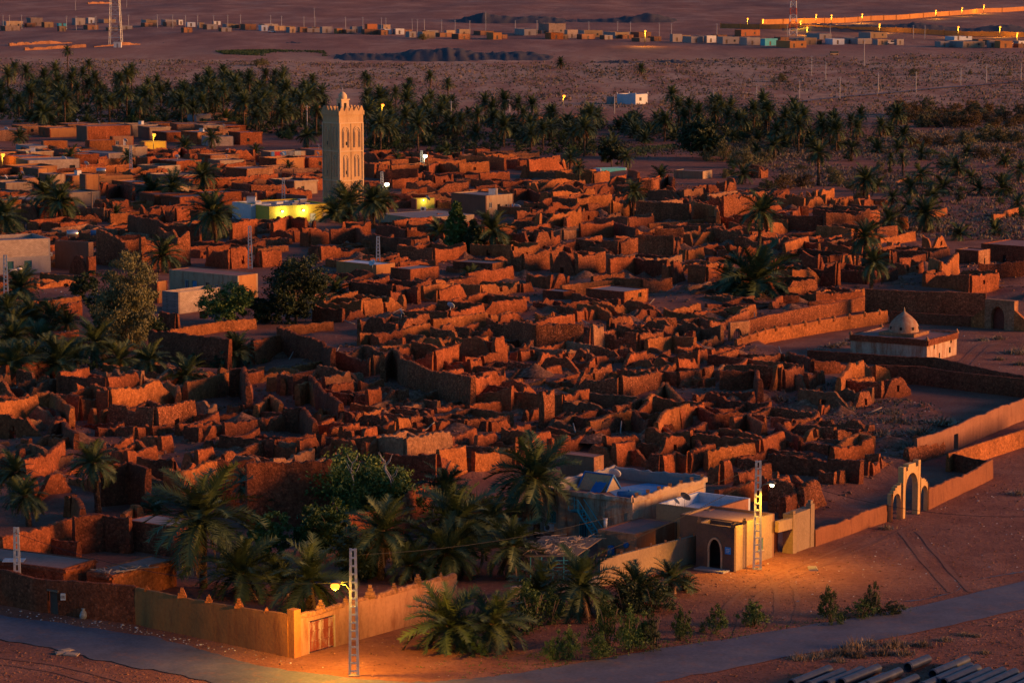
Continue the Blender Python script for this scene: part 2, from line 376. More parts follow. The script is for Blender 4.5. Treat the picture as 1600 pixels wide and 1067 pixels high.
# the asphalt road: two edges measured from the photograph
def smooth_line(pts, n=8):
    P = [Vector(p) for p in pts]; out = []
    for i in range(len(P) - 1):
        p0, p1, p2, p3 = P[max(i - 1, 0)], P[i], P[i + 1], P[min(i + 2, len(P) - 1)]
        for k in range(n):
            t = k / n
            out.append(0.5 * ((2 * p1) + (p2 - p0) * t + (2 * p0 - 5 * p1 + 4 * p2 - p3) * t * t + (3 * p1 - p0 - 3 * p2 + p3) * t ** 3))
    out.append(P[-1]); return out
def asphalt():
    m, nt, b = new_mat('worn_asphalt'); P = pos(nt)
    f = noise_t(nt, P, 0.25, 6); g_ = noise_t(nt, P, 3.5, 5, 0.7)
    c = ramp(nt, f, [(0.3, (0.085, 0.083, 0.105)), (0.55, (0.125, 0.12, 0.148)), (0.75, (0.19, 0.16, 0.16))])  # bluish tint in the base colour stands for reflected sky
    sand = noise_t(nt, pos(nt, (1, 1, 1)), 0.55, 8, 0.75)
    c = mixc(nt, ramp(nt, sand, [(0.52, (0, 0, 0)), (0.72, (0.75, 0.75, 0.75))]), c, (0.24, 0.12, 0.085))
    c = mixc(nt, 0.6, c, ramp(nt, g_, [(0.3, (0.5, 0.5, 0.5)), (0.65, (1.1, 1.1, 1.1))]), 'MULTIPLY')
    nt.links.new(c, b.inputs['Base Color']); b.inputs['Roughness'].default_value = 0.8; b.inputs['Specular IOR Level'].default_value = 0.35
    bump(nt, b, g_, 0.4, 0.03); return m
M['asphalt'] = asphalt()
up = [(-160, 941), (0, 961), (91, 974), (210, 991), (310, 1013), (400, 1039), (545, 1060), (654, 1066), (735, 1060), (800, 1053), (945, 1030), (1054, 1010), (1199, 988), (1418, 950), (1600, 908), (1760, 868)]
dn = [(-160, 974), (0, 999), (80, 1013), (150, 1030), (250, 1049), (348, 1069), (500, 1100), (650, 1112), (760, 1108), (860, 1098), (960, 1079), (1050, 1062), (1199, 1033), (1414, 992), (1600, 952), (1760, 912)]
U = smooth_line([at(*p) for p in up]); D = smooth_line([at(*p) for p in dn])
mb = MB(); rows = []
for i, (a, b) in enumerate(zip(U, D)):
    w = 0.5 * pn(i * 0.6, 0.3) + 0.3 * pn(i * 1.9, 0.3); w2 = 0.5 * pn(i * 0.6, 9.3) + 0.3 * pn(i * 1.9, 9.3)
    d = (b - a).normalized()
    q = [a + d * w, a + (b - a) * 0.25, a + (b - a) * 0.5, a + (b - a) * 0.75, b + d * w2]
    rows.append([(p.x, p.y, 0.05 + 0.05 * (1 - abs(k - 2) / 2)) for k, p in enumerate(q)])
mb.grid(rows); tag(mb.build('road', M['asphalt']), kind='structure')
ROAD = [(p.x, p.y) for p in U] + [(p.x, p.y) for p in reversed(D)]
# the thin road across the far plain
fr = [(1060, 178), (1100, 174), (1160, 168), (1230, 162), (1310, 154), (1390, 147), (1460, 140), (1540, 134), (1660, 124)]
L = smooth_line([at(*p) for p in fr], 5); mb = MB(); rows = []
for p in L: rows.append([(p.x - 1.2, p.y - 3.0, prof(p.y - 3) + 0.5), (p.x, p.y, prof(p.y) + 0.55), (p.x + 1.2, p.y + 3.0, prof(p.y + 3) + 0.5)])
mb.grid(rows); tag(mb.build('far_road', M['asphalt']), kind='structure')
# trickle of water in a muddy rut beside the road
M['water'] = plain('muddy_water', (0.03, 0.022, 0.02), 0.35, 0, 0.4, 2.0, 0.4)
st = [(1415, 939), (1440, 937), (1470, 930), (1492, 925), (1505, 915), (1530, 905), (1562, 899), (1600, 893)]
L = smooth_line([at(*p) for p in st], 6); mb = MB(); rows = []
for i, p in enumerate(L):
    w = 0.12 + 0.35 * abs(pn(i * 0.45, 4.0))
    rows.append([(p.x - 0.1, p.y - w, 0.03), (p.x, p.y, 0.035), (p.x + 0.1, p.y + w, 0.03)])
mb.grid(rows); tag(mb.build('water_trickle', M['water']), kind='structure')
# irrigated green field in the far plain, and garden plots by the palms
M['field'] = leafmat('field_green', (0.035, 0.055, 0.018), (0.06, 0.10, 0.03), (0.11, 0.14, 0.05), 0.05)
def patch(name, pts, mat, dz=0.12, z=0.0):
    mb = MB(); P = [at(*p) for p in pts]; c = sum(P, Vector()) / len(P)
    ring = smooth_line(P + [P[0]], 5)[:-1]
    for i in range(len(ring)):
        a, b = ring[i], ring[(i + 1) % len(ring)]
        mb.poly([(q.x, q.y, tz(q.x, q.y) + dz) for q in (c, a, b)])
    o = mb.build(name, mat); return tag(o, kind='structure')
M['grassland'] = leafmat('dry_garden_grass', (0.07, 0.06, 0.03), (0.12, 0.10, 0.05), (0.2, 0.15, 0.09), 0.15)
M['track'] = plaster('packed_pale_soil', (0.265, 0.112, 0.074), (0.20, 0.08, 0.053), 0.8, 0.95, 0.08)
TRK_Z = [0.012]
def track(pts, w):
    TRK_Z[0] += 0.006
    L = smooth_line([at(*p) for p in pts], 8)
    for off in (-w / 2, w / 2):
        mb = MB(); rows = []
        for i, p in enumerate(L):
            d = (L[min(i + 1, len(L) - 1)] - L[max(i - 1, 0)]).normalized(); n = Vector((-d.y, d.x, 0)); c_ = p + n * off; k = 0.22 + 0.16 * pn(i * 0.4, off, 1)
            rows.append([(q.x, q.y, tz(q.x, q.y) + TRK_Z[0]) for q in (c_ - n * k, c_ + n * k)])
        mb.grid(rows); tag(mb.build('wheel_track', M['track']), kind='structure')
track([(1215, 985), (1230, 950), (1225, 915), (1210, 890)], 1.7); track([(1130, 1000), (1150, 950), (1200, 910), (1300, 870), (1410, 820)], 1.7); track([(1500, 925), (1460, 880), (1420, 830)], 1.7); track([(-20, 1030), (90, 1045), (200, 1075)], 1.7); track([(1560, 590), (1500, 590), (1540, 540), (1600, 535)], 1.7)
# dark spoil heaps with gullied flanks
M['spoil'] = plaster('dark_spoil', (0.075, 0.07, 0.08), (0.15, 0.105, 0.09), 0.6, 0.95, 0.1)
def heap(name, x0, x1, yb, hm, depth, mat, seed):
    mb = MB(); rows = []; nu, nv = 120, 16
    for i in range(nu + 1):
        u = i / nu; row = []
        px = x0 + (x1 - x0) * u; y_ = yb(u) if callable(yb) else yb
        base = at(px, y_)
        env = min(1.0, u * 6, (1 - u) * 6) * (0.72 + 0.5 * pn(u * 5, seed)) 
        for j in range(nv + 1):
            v = j / nv
            h = math.sin(math.pi * min(1, v * 1.25)) ** 0.8 * (0.82 + 0.35 * pn(u * 3.5, v * 1.5, seed + 8)) + 0.13 * pn(u * 60 + 3 * v, v * 1.2, seed) * math.sin(math.pi * v)
            yy = base.y + depth * v + 6 * pn(u * 20, seed + 4, v)
            row.append((base.x * yy / base.y, yy, prof(base.y) - 1.4 + max(0, h) * env * hm + 1.0 * pn(u * 60, v * 8, seed + 2) * min(1, v * 4, (1 - v) * 4)))
        rows.append(row)
    mb.grid(rows); return tag(mb.build(name, mat), kind='structure')
heap('spoil_heap', 488, 905, 97, 7.0, 150, M['spoil'], 1.1)
heap('spoil_heap', 690, 1080, 37, 9.0, 150, M['spoil'], 4.7)
heap('spoil_heap', 1190, 1640, lambda u: 49 + 3 * u, 7.0, 130, M['spoil'], 7.9)
heap('spoil_heap', 900, 1180, 100, 3.0, 50, M['spoil'], 9.2)
heap('spoil_heap', 200, 520, 70, 2.2, 40, M['spoil'], 12.2)
# ------------------------------------------------------------------ builders for walls and houses
A_DEF = 55.0
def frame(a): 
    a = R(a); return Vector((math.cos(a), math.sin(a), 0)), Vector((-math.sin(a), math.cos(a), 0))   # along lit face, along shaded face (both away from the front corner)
def corner(bx, by, wl, wr, hp, a=A_DEF, z=0.0):
    """front corner top (bx,by), widths of the two visible faces and height, all in pixels -> places in metres"""
    B = at(bx, by + hp, z); s = S(B); u, v = frame(a)
    A = B + v * (wl / (s * math.sin(R(a)))); C = B + u * (wr / (s * math.cos(R(a))))
    return A, B, C, hp / s
def rough_wall(mb, pts, hs, th=0.5, jag=0.5, seed=0.0, ds=0.55, holes=(), zb=-0.8, batter=0.18, steps=True):
    """weathered wall along pts (ground), top height hs per point; broken, crumbling top"""
    P = [Vector((p[0], p[1], 0)) for p in pts]; zs = [p[2] if len(p) > 2 else 0.0 for p in pts]
    segs = [(P[i + 1] - P[i]).length for i in range(len(P) - 1)]; Ltot = sum(segs)
    if Ltot < 0.4: return
    n = max(3, int(Ltot / ds)); cols = []
    acc = [0]; 
    for q in segs: acc.append(acc[-1] + q)
    for i in range(n + 1):
        t = Ltot * i / n; k = 0
        while k < len(segs) - 1 and t > acc[k + 1]: k += 1
        f = (t - acc[k]) / max(segs[k], 1e-6)
        p = P[k].lerp(P[k + 1], f); d = (P[k + 1] - P[k]).normalized(); nrm = Vector((d.y, -d.x, 0))
        h0 = hs[k] + (hs[k + 1] - hs[k]) * f if isinstance(hs, (list, tuple)) else hs
        z0 = zs[k] + (zs[k + 1] - zs[k]) * f
        keep = 0.35 + 0.65 * math.sin(math.pi * min(1, max(0, i / n)))
        n1 = pn(t * 0.16, seed, 0.5); n2 = pn(t * 0.85, seed, 4.5); n3 = pn(t * 2.3, seed, 2.2)
        cut = jag * keep * (1.35 * max(0.0, n1 + 0.10) + 0.35 * abs(n2) + 0.16 * abs(n3))
        if steps:
            if pn(t * 0.33, seed, 11.0) > 0.30 / max(jag, 0.25) * 0.5: cut += 0.4 * jag
            e_ = min(i, n - i) / n
            if jag > 0.35 and e_ < 0.3 and pn(seed * 7.7, 0.3 if i < n / 2 else 5.7) > 0.05: cut += (1 - e_ / 0.3) * 0.75
        n4 = pn(t * 5.1, seed, 7.7)
        top = max(h0 * (1 - min(0.92, cut)), min(0.35, h0)) + (0.16 * n3 + 0.16 * n4) * min(1.0, jag * 4.0)
        cols.append((t, p, nrm, z0, top))
    nr = max(3, min(9, int(max(c[4] for c in cols) / 0.75) + 1))
    def pt(i, j, side):
        t, p, nrm, z0, top = cols[i]; f = j / nr
        zz = zb + (top - zb) * f
        k = th * (0.5 + batter * (1 - f)) * (1 + 0.25 * pn(t * 0.7, zz * 0.7, seed + side)) * (0.72 if j == nr else 1.0)
        wob = (0.34 if steps else 0.10) * pn(t * 0.22, seed, 3.0 + zz * 0.2) + (0.10 * pn(t * 1.1, zz * 1.1, seed + 9) if steps else 0)
        q = p + nrm * (side * k + wob)
        return (q.x, q.y, z0 + zz)
    def hole(i, j):
        tm = (cols[i][0] + cols[i + 1][0]) / 2
        zm = zb + ((cols[i][4] + cols[i + 1][4]) / 2 - zb) * (j + 0.5) / nr
        return any(a <= tm <= b and c <= zm <= d for a, b, c, d in holes)
    H = {(i, j) for i in range(n) for j in range(nr) if holes and hole(i, j)}
    for side in (1, -1):
        base = len(mb.v)
        for i in range(n + 1):
            for j in range(nr + 1): mb.v.append(pt(i, j, side))
        for i in range(n):
            for j in range(nr):
                if (i, j) in H: continue
                a = base + i * (nr + 1) + j; q = (a, a + nr + 1, a + nr + 2, a + 1)
                mb.f.append(q if side == 1 else q[::-1]); mb.sm.append(True)
    base = len(mb.v)
    for i in range(n + 1):
        a, b = Vector(pt(i, nr, 1)), Vector(pt(i, nr, -1)); m_ = (a + b) / 2; m_.z += 0.06 + 0.05 * pn(i * 1.7, seed)
        mb.v += [tuple(a), tuple(m_), tuple(b)]
    for i in range(n):
        a = base + i * 3
        mb.f += [(a, a + 3, a + 4, a + 1), (a + 1, a + 4, a + 5, a + 2)]; mb.sm += [True, True]
    for i in (0, n):
        for j in range(nr):
            q = (pt(i, j, 1), pt(i, j + 1, 1), pt(i, j + 1, -1), pt(i, j, -1)); mb.quad(*(q if i == 0 else q[::-1]))
    for (i, j) in H:
        if (i - 1, j) not in H: mb.quad(pt(i, j, 1), pt(i, j + 1, 1), pt(i, j + 1, -1), pt(i, j, -1))
        if (i + 1, j) not in H: mb.quad(pt(i + 1, j, -1), pt(i + 1, j + 1, -1), pt(i + 1, j + 1, 1), pt(i + 1, j, 1))
        if (i, j + 1) not in H: mb.quad(pt(i, j + 1, 1), pt(i + 1, j + 1, 1), pt(i + 1, j + 1, -1), pt(i, j + 1, -1))
        if (i, j - 1) not in H: mb.quad(pt(i, j, 1), pt(i, j, -1), pt(i + 1, j, -1), pt(i + 1, j, 1))
def slab_wall(mb, p0, p1, h, th=0.3, openings=(), zb=-0.5, z0=0.0, arch=()):
    """straight plastered wall, its outer face on the right of p0->p1, with real openings (t0,t1,za,zb) in metres"""
    p0, p1 = Vector((p0[0], p0[1], 0)), Vector((p1[0], p1[1], 0)); d = p1 - p0; L = d.length; d.normalize(); nrm = Vector((d.y, -d.x, 0))
    ops = list(openings)
    for (t0, t1, za, zt) in arch:            # pointed arch: stacked narrowing strips
        ops.append((t0, t1, za, zt - (t1 - t0) * 0.75)); r = (t1 - t0) / 2; zc = zt - (t1 - t0) * 0.75
        for k in range(7):
            f0, f1 = k / 7, (k + 1) / 7; wd = r * math.sqrt(max(0, 1 - ((f0 + f1) / 2) ** 2.2)); c = (t0 + t1) / 2
            ops.append((c - wd, c + wd, zc + (zt - zc) * f0, zc + (zt - zc) * f1))
    xs = sorted(set([0, L] + [min(L, max(0, v)) for o in ops for v in o[:2]])); zs = sorted(set([zb, h] + [min(h, max(zb, v)) for o in ops for v in o[2:4]]))
    def pt(x, z, s): q = p0 + d * x - nrm * (0 if s else th); return (q.x, q.y, z0 + z)
    def hole(i, j):
        if i < 0 or j < 0 or i >= len(xs) - 1 or j >= len(zs) - 1: return None
        x, z = (xs[i] + xs[i + 1]) / 2, (zs[j] + zs[j + 1]) / 2
        return any(a < x < b and c < z < e for a, b, c, e in ops)
    for i in range(len(xs) - 1):
        for j in range(len(zs) - 1):
            x0, x1, a, b = xs[i], xs[i + 1], zs[j], zs[j + 1]
            if not hole(i, j):
                mb.quad(pt(x0, a, 1), pt(x1, a, 1), pt(x1, b, 1), pt(x0, b, 1)); mb.quad(pt(x1, a, 0), pt(x0, a, 0), pt(x0, b, 0), pt(x1, b, 0))
            else:
                if hole(i - 1, j) is False: mb.quad(pt(x0, a, 1), pt(x0, b, 1), pt(x0, b, 0), pt(x0, a, 0))
                if hole(i + 1, j) is False: mb.quad(pt(x1, a, 0), pt(x1, b, 0), pt(x1, b, 1), pt(x1, a, 1))
                if hole(i, j + 1) is False: mb.quad(pt(x0, b, 1), pt(x1, b, 1), pt(x1, b, 0), pt(x0, b, 0))
                if hole(i, j - 1) is False: mb.quad(pt(x0, a, 0), pt(x1, a, 0), pt(x1, a, 1), pt(x0, a, 1))
    mb.quad(pt(0, h, 1), pt(L, h, 1), pt(L, h, 0), pt(0, h, 0))
    mb.quad(pt(0, zb, 0), pt(0, zb, 1), pt(0, h, 1), pt(0, h, 0)); mb.quad(pt(L, zb, 1), pt(L, zb, 0), pt(L, h, 0), pt(L, h, 1))
def fill_opening(root, p0, p1, o, kind, th=0.3, z0=0.0, mat=None):
    """window or door leaf inside an opening of slab_wall"""
    p0, p1 = Vector((p0[0], p0[1], 0)), Vector((p1[0], p1[1], 0)); d = (p1 - p0).normalized(); nrm = Vector((d.y, -d.x, 0))
    t0, t1, za, zt = o
    Mx = Matrix(((d.x, nrm.x, 0, p0.x), (d.y, nrm.y, 0, p0.y), (0, 0, 1, z0), (0, 0, 0, 1)))
    if kind == 'window':
        mb = MB(); w = 0.06
        for b in (((t0, -0.16, za), (t0 + w, -0.06, zt)), ((t1 - w, -0.16, za), (t1, -0.06, zt)), ((t0 + w, -0.16, za), (t1 - w, -0.06, za + w)), ((t0 + w, -0.16, zt - w), (t1 - w, -0.06, zt)),
                  (((t0 + t1) / 2 - w / 2, -0.15, za + w), ((t0 + t1) / 2 + w / 2, -0.07, zt - w))): mb.box(*b, Mx)
        win = mb.build('window', mat or M['bluedoor'], root)
        for a, b in ((t0 + w, (t0 + t1) / 2 - w / 2), ((t0 + t1) / 2 + w / 2, t1 - w)):
            mb = MB(); mb.box((a, -0.13, za + w), (b, -0.11, zt - w), Mx); mb.build('pane', M['glass'], win)
        mb = MB(); mb.box((t0 - 0.08, -0.05, za - 0.08), (t1 + 0.08, 0.08, za - 0.002), Mx); mb.build('sill', M['grey'], win)
    elif kind == 'door':
        mb = MB(); mb.box((t0, -0.2, za), (t1, -0.14, zt), Mx); dr = mb.build('door', mat or M['bluedoor'], root)
        for k in range(2):
            mb = MB(); a = t0 + (t1 - t0) * (0.1 + 0.45 * k); mb.box((a, -0.138, za + 0.15), (a + (t1 - t0) * 0.35, -0.11, zt - 0.15), Mx); mb.build('panel', mat or M['bluedoor'], dr)
        mb = MB(); mb.box((t1 - 0.16, -0.14, 1.0), (t1 - 0.1, -0.05, 1.12), Mx); mb.build('handle', M['galv'], dr)
    elif kind == 'bars':
        mb = MB(); w = 0.05
        for b in (((t0, -0.12, za), (t0 + w, -0.04, zt)), ((t1 - w, -0.12, za), (t1, -0.04, zt)), ((t0 + w, -0.12, za), (t1 - w, -0.04, za + w)), ((t0 + w, -0.12, zt - w), (t1 - w, -0.04, zt))): mb.box(*b, Mx)
        win = mb.build('window_grille', mat or M['teal'], root); n = max(3, int((t1 - t0) / 0.17))
        for k in range(1, n):
            mb = MB(); x = t0 + (t1 - t0) * k / n; mb.box((x - 0.018, -0.1, za + w), (x + 0.018, -0.06, zt - w), Mx); mb.build('bar', mat or M['teal'], win)
        mb = MB(); mb.box((t0, -0.2, za), (t1, -0.17, zt), Mx); mb.build('pane', M['glass'], win)
def house(root, A, B, C, h, matL, matR, roof, parapet=0.35, th=0.3, opL=(), opR=(), z0=0.0, mat_in=None, rough=0.0, D=None, arch=(), archR=()):
    """flat-roofed house as parts of root: four walls, roof; op = (from, to as shares of the face, sill, head, kind[, material]); zero jitter means plaster, rough a crumbling parapet"""
    D = D or A + C - B
    faces = [(A, B, matL, opL, arch), (B, C, matR, opR, archR), (C, D, mat_in or matL, (), ()), (D, A, mat_in or matR, (), ())]  # matL often darker than matR: shade painted into the left face
    for k, (p, q, mt, ops, ar) in enumerate(faces):
        L = (q - p).length
        mb = MB(); o = [(a[0] * L, a[1] * L, a[2], a[3]) for a in ops]
        if k in (0, 2):                          # butt the joints: these two run full length, the others fit between
            pp, qq = p, q; off = 0.0
        else:
            d = (q - p).normalized(); off = th; pp, qq = p + d * th, q - d * th
        o2 = [(a - off, b - off, c, e) for a, b, c, e in o]
        slab_wall(mb, pp, qq, h, th, o2, -0.5, z0, [(a[0] * L - off, a[1] * L - off, a[2], a[3]) for a in ar])
        if rough:
            rough_wall(mb, [tuple(p + (q - p) * 0.0)[:2] + (z0 + h - 0.35,), tuple(q)[:2] + (z0 + h - 0.35,)], rough, th * 1.15, 0.9, seed=p.x + k, ds=0.45, zb=0.0, batter=0.0)
        mb.build('wall', mt, root)
        for a, oo in zip(ops, o): fill_opening(root, p, q, oo, a[4], th, z0, a[5] if len(a) > 5 else None)
    mb = MB(); zt = z0 + h - parapet; c = (A + B + C + D) / 4
    ins = [p + (c - p).normalized() * th * 1.2 for p in (A, B, C, D)]
    mb.poly([(p.x, p.y, zt) for p in ins]); mb.poly([(p.x, p.y, zt - 0.2) for p in reversed(ins)])
    return mb.build('roof', roof, root)
def on_face(p, q, f, z, out=0.0):
    d = (q - p); n = Vector((d.y, -d.x, 0)).normalized(); r = p + d * f + n * out; return Vector((r.x, r.y, z))

# ------------------------------------------------------------------ roof things
def dish(name, label, p, r=0.6, az=200.0, mat=None, group='satellite dishes'):
    t = thing(name, label, 'satellite dish', p, R(az), group) if label else auto_thing(name, 'round satellite dish', 'satellite dish', p, R(az), group)
    mb = MB(); q = Matrix.Translation((0, 0, r + 0.35)) @ Matrix.Rotation(R(-52), 4, 'Y')
    mb.lathe([(0.02, 0.0), (r * 0.5, 0.05 * r), (r * 0.85, 0.18 * r), (r, 0.27 * r), (r * 0.97, 0.29 * r), (r * 0.5, 0.09 * r), (0.02, 0.04)], 18, M=q); mb.build('reflector', mat or M['dishw'], t)
    mb = MB(); mb.tube([(0, 0, 0), (0, 0, r + 0.3)], 0.04, 6); mb.build('mast', M['galv'], t)
    mb = MB(); mb.tube([tuple(q @ Vector((r * 0.9, 0, r * 0.25))), tuple(q @ Vector((0, 0, r * 0.95)))], 0.025, 5); mb.build('feed_arm', M['galv'], t)
    return t
def tank(name, label, p, L=1.6, r=0.5, az=30.0, mat=None):
    t = thing(name, label, 'water tank', p, R(az), 'roof tanks')
    mb = MB(); mb.tube([(-L / 2, 0, r + 0.2), (-L / 2 + 0.08, 0, r + 0.2), (L / 2 - 0.08, 0, r + 0.2), (L / 2, 0, r + 0.2)], [r * 0.85, r, r, r * 0.85], 18); mb.build('drum', mat or M['steel'], t)
    for x in (-L * 0.3, L * 0.3):
        mb = MB(); mb.box((x - 0.06, -r * 0.8, 0), (x + 0.06, r * 0.8, 0.3)); mb.build('cradle', M['wood'], t)
    mb = MB(); mb.tube([(0, 0, 2 * r + 0.15), (0, 0, 2 * r + 0.3)], 0.12, 10); mb.build('filler_cap', M['bluepl'], t)
    return t
def lattice_pole(label, base, h, w=0.55, az=0.0, cat='utility pole', mat=None, group='lattice poles'):
    """tapering ladder-like pole: two channels joined by rungs"""
    t = thing('lattice_pole', label, cat, base, R(az), group); mt = mat or M['galv']
    top = w * 0.55
    for s_ in (-1, 1):
        mb = MB(); mb.bar((s_ * w / 2, 0, -0.3), (s_ * top / 2, 0, h), 0.09, 0.2); mb.build('channel', mt, t)
    n = max(5, int(h / 0.62))
    for k in range(n + 1):
        z = 0.35 + (h - 0.45) * k / n; ww = (w + (top - w) * z / h) / 2 - 0.04
        mb = MB(); mb.box((-ww, -0.07, z - 0.06), (ww, 0.07, z + 0.06)); mb.build('rung', mt, t)
    mb = MB(); mb.box((-0.4, -0.3, -0.3), (0.4, 0.3, 0.08)); mb.build('footing', M['grey'], t)
    return t
SODIUM = (1.0, 0.45, 0.02)
M['bulb'] = glow('lit_sodium_lamp', (1.0, 0.25, 0.02), 2.4)
M['bulb_white'] = glow('lit_white_lamp', (1.0, 0.85, 0.45), 9.0)
def lamp_light(root, loc, power, col=SODIUM, radius=0.2, name='lamp_light', spot=False):
    d = bpy.data.lights.new(name, 'SPOT' if spot else 'POINT')
    if spot: d.spot_size = R(150); d.spot_blend = 0.7
    d.energy = power; d.color = col; d.shadow_soft_size = radius
    o = bpy.data.objects.new(name, d); o.location = loc; link(o, root); return o
def street_lamp(label, base, h, arm, az, power, bulb=0.22, col=SODIUM, mast=True, bm=None, group='street lamps', cat='street lamp'):
    t = thing('street_lamp', label, cat, base, R(az), group)
    if mast:
        mb = MB(); mb.tube([(0, 0, -0.3), (0, 0, h - 0.4)], [0.11, 0.08], 8); mb.build('mast', M['darkmetal'] if power else M['galv'], t)
    mb = MB(); mb.tube([(0, 0, h - 0.5), (arm * 0.4, 0, h - 0.1), (arm, 0, h)], 0.05, 6); mb.build('arm', M['darkmetal'] if power else M['galv'], t)
    mb = MB(); mb.tube([(arm - 0.1, 0, h + 0.06), (arm + 0.15, 0, h + 0.1), (arm + 0.5, 0, h + 0.08), (arm + 0.7, 0, h + 0.04)], [0.08, 0.16, 0.17, 0.06], 10); hd = mb.build('lamp_head', M['darkmetal'] if power else M['dishw'], t)
    if power:
        mb = MB(); mb.lathe([(0.01, -bulb), (bulb * 0.7, -bulb * 0.7), (bulb, 0), (bulb * 0.7, bulb * 0.5), (0.01, bulb * 0.6)], 12, (arm + 0.35, 0, h - bulb * 0.5)); mb.build('bulb', bm or M['bulb'], hd)
        lamp_light(hd, (arm + 0.35, 0, h - bulb * 1.5 - 0.15), power, col, spot=(not mast and h > 7.5))
    return t
def cable(label, a, b, sag, r=0.025):
    a, b = Vector(a), Vector(b); P = [a.lerp(b, i / 16) - Vector((0, 0, sag * 4 * (i / 16) * (1 - i / 16))) for i in range(17)]
    mb = MB(); mb.tube(P, r, 5); return tag(mb.build('cable', M['cable']), label, 'cable', 'overhead cables')
# ------------------------------------------------------------------ landmarks built one by one
def H(name, label, bx, by, wl, wr, hp, mL, mR, roof, a=A_DEF, cat='house', z=0.0, **kw):
    A, B, C, h = corner(bx, by, wl, wr, hp, a, z)
    t = thing(name, label, cat, (0, 0, 0)) if label else auto_thing(name, kw.pop('phrase'), cat, (0, 0, 0), group=kw.pop('group', None))
    if not label: AUTO[-1] = (t, AUTO[-1][1], B.copy())
    house(t, A, B, C, h, M[mL], M[mR], M[roof], z0=z, **kw)
    BUILT.append((A, B, C)); return t, A, B, C, h
BUILT = []
# ---- front walled garden with the lamp-lit corner
t = thing('garden_wall', 'long garden wall, dark stone then orange plaster, turning at lamp-lit corner by road', 'wall')
landmark('the lamp-lit wall corner', at(461, 1027)); gw = t
p = [at(-110, 921), at(0, 943), at(87, 959), at(214, 974)]
mb = MB(); q = Vector(p[2]) - Vector(p[1])
seg = [(p[0] - p[1]).length, (p[1] - p[2]).length, (p[2] - p[3]).length]
rough_wall(mb, p, 3.1, 0.5, 0.10, 3.0, 0.5, holes=[(seg[0] + seg[1] - 0.55, seg[0] + seg[1] + 0.45, -1, 1.95)], batter=0.05); mb.build('stone_wall', M['clay_dark_shade'], t)
c0, c1, c2 = at(214, 974), at(461, 1027), at(714, 957)
mb = MB(); rough_wall(mb, [c0, c0.lerp(c1, 0.5), c1 + (c0 - c1).normalized() * 0.5], [3.0, 3.1, 3.4], 0.42, 0.05, 8.0, 0.5, batter=0.05, steps=False)
left_w = mb.build('plaster_wall', M['stained'], t)
d2 = (c2 - c1).normalized(); L2 = (c2 - c1).length
gate_t0 = (at(486, 1022) - c1).length; gate_t1 = (at(521, 1009) - c1).length
mb = MB(); slab_wall(mb, c1 + d2 * 0.5, c2, 3.05, 0.4, [(gate_t0 - 0.5, gate_t1 - 0.5, -1, 2.55)]); right_w = mb.build('plaster_wall', M['pink'], t)
mb = MB(); rough_wall(mb, [tuple((c1 + d2 * 0.5 + Vector((-d2.y, d2.x, 0)) * 0.2))[:2] + (2.95,), tuple(c2 + Vector((-d2.y, d2.x, 0)) * 0.2)[:2] + (2.95,)], 0.32, 0.42, 0.8, 2.0, 0.3, zb=0, batter=0); mb.build('crumbling_coping', M['clay_pale'], right_w)
mb = MB(); q = Matrix.Translation((c1.x, c1.y, 0)) @ Matrix.Rotation(math.atan2(d2.y, d2.x), 4, 'Z')
mb.box((-0.2, -0.12, -0.4), (0.55, 0.62, 3.75), q); mb.build('corner_pillar', M['stained'], t)
def merlon(mb, p, s, z, k): 
    for j in range(4):
        w = s * (1 - j / 4.2) * (1 + 0.25 * pn(k, j)); mb.box((p.x - w / 2 + 0.08 * pn(k, j, 3), p.y - w * 0.4, z + j * s * 0.3), (p.x + w / 2, p.y + w * 0.4, z + (j + 1) * s * 0.3 - 0.012 * (j + 1)))
for k, f in enumerate((0.10, 0.26, 0.42, 0.58, 0.74, 0.90)):
    mb = MB(); e = c1.lerp(c2, 0.07 + f * 0.93) + Vector((-d2.y, d2.x, 0)) * 0.2; merlon(mb, e, (0.75, 0.55, 0.9, 0.6, 0.8, 0.5)[k], 3.1, k + 0.3); mb.build('broken_merlon', M['clay_pale'], right_w)
for k, f in enumerate((0.07, 0.3, 0.47, 0.66, 0.83)):
    mb = MB(); e = c0.lerp(c1, f); merlon(mb, e, (0.45, 0.7, 0.55, 0.65, 0.4)[k], 2.85 + 0.3 * f, k + 5.3); mb.build('broken_merlon', M['clay_ochre_sun'], left_w)
# rusty two-leaf gate
g = thing('metal_gate', 'rusty two-leaf metal gate with flaking white paint near lamp-lit corner', 'gate')
Mx = Matrix(((d2.x, d2.y, 0, c1.x), (d2.y, -d2.x, 0, c1.y), (0, 0, 1, 0), (0, 0, 0, 1)))
mid = (gate_t0 + gate_t1) / 2
for a_, b_ in ((gate_t0 + 0.1, mid - 0.03), (mid + 0.03, gate_t1 - 0.1)):
    mb = MB(); mb.box((a_, -0.14, 0.1), (b_, -0.08, 2.42), Mx); lf = mb.build('gate_leaf', M['rust'], g)
    for z_ in (0.12, 0.85, 1.65, 2.32):
        mb = MB(); mb.box((a_ + 0.02, -0.078, z_), (b_ - 0.02, -0.03, z_ + 0.09), Mx); mb.build('rail', M['rust'], lf)
    for k in range(5):
        x = a_ + 0.06 + (b_ - a_ - 0.16) * k / 4; mb = MB(); mb.box((x, -0.0775, 0.22), (x + 0.04, -0.045, 2.31), Mx); mb.build('stile', M['rust'], lf)
for x in (gate_t0, gate_t1 - 0.1):
    mb = MB(); mb.box((x, -0.2, 0), (x + 0.1, 0.02, 2.54), Mx); mb.build('post', M['wood_pale'], g)
M['b_sack'] = plain('grubby_sack', (0.42, 0.40, 0.38), 0.9, 0, 0.5, 5)
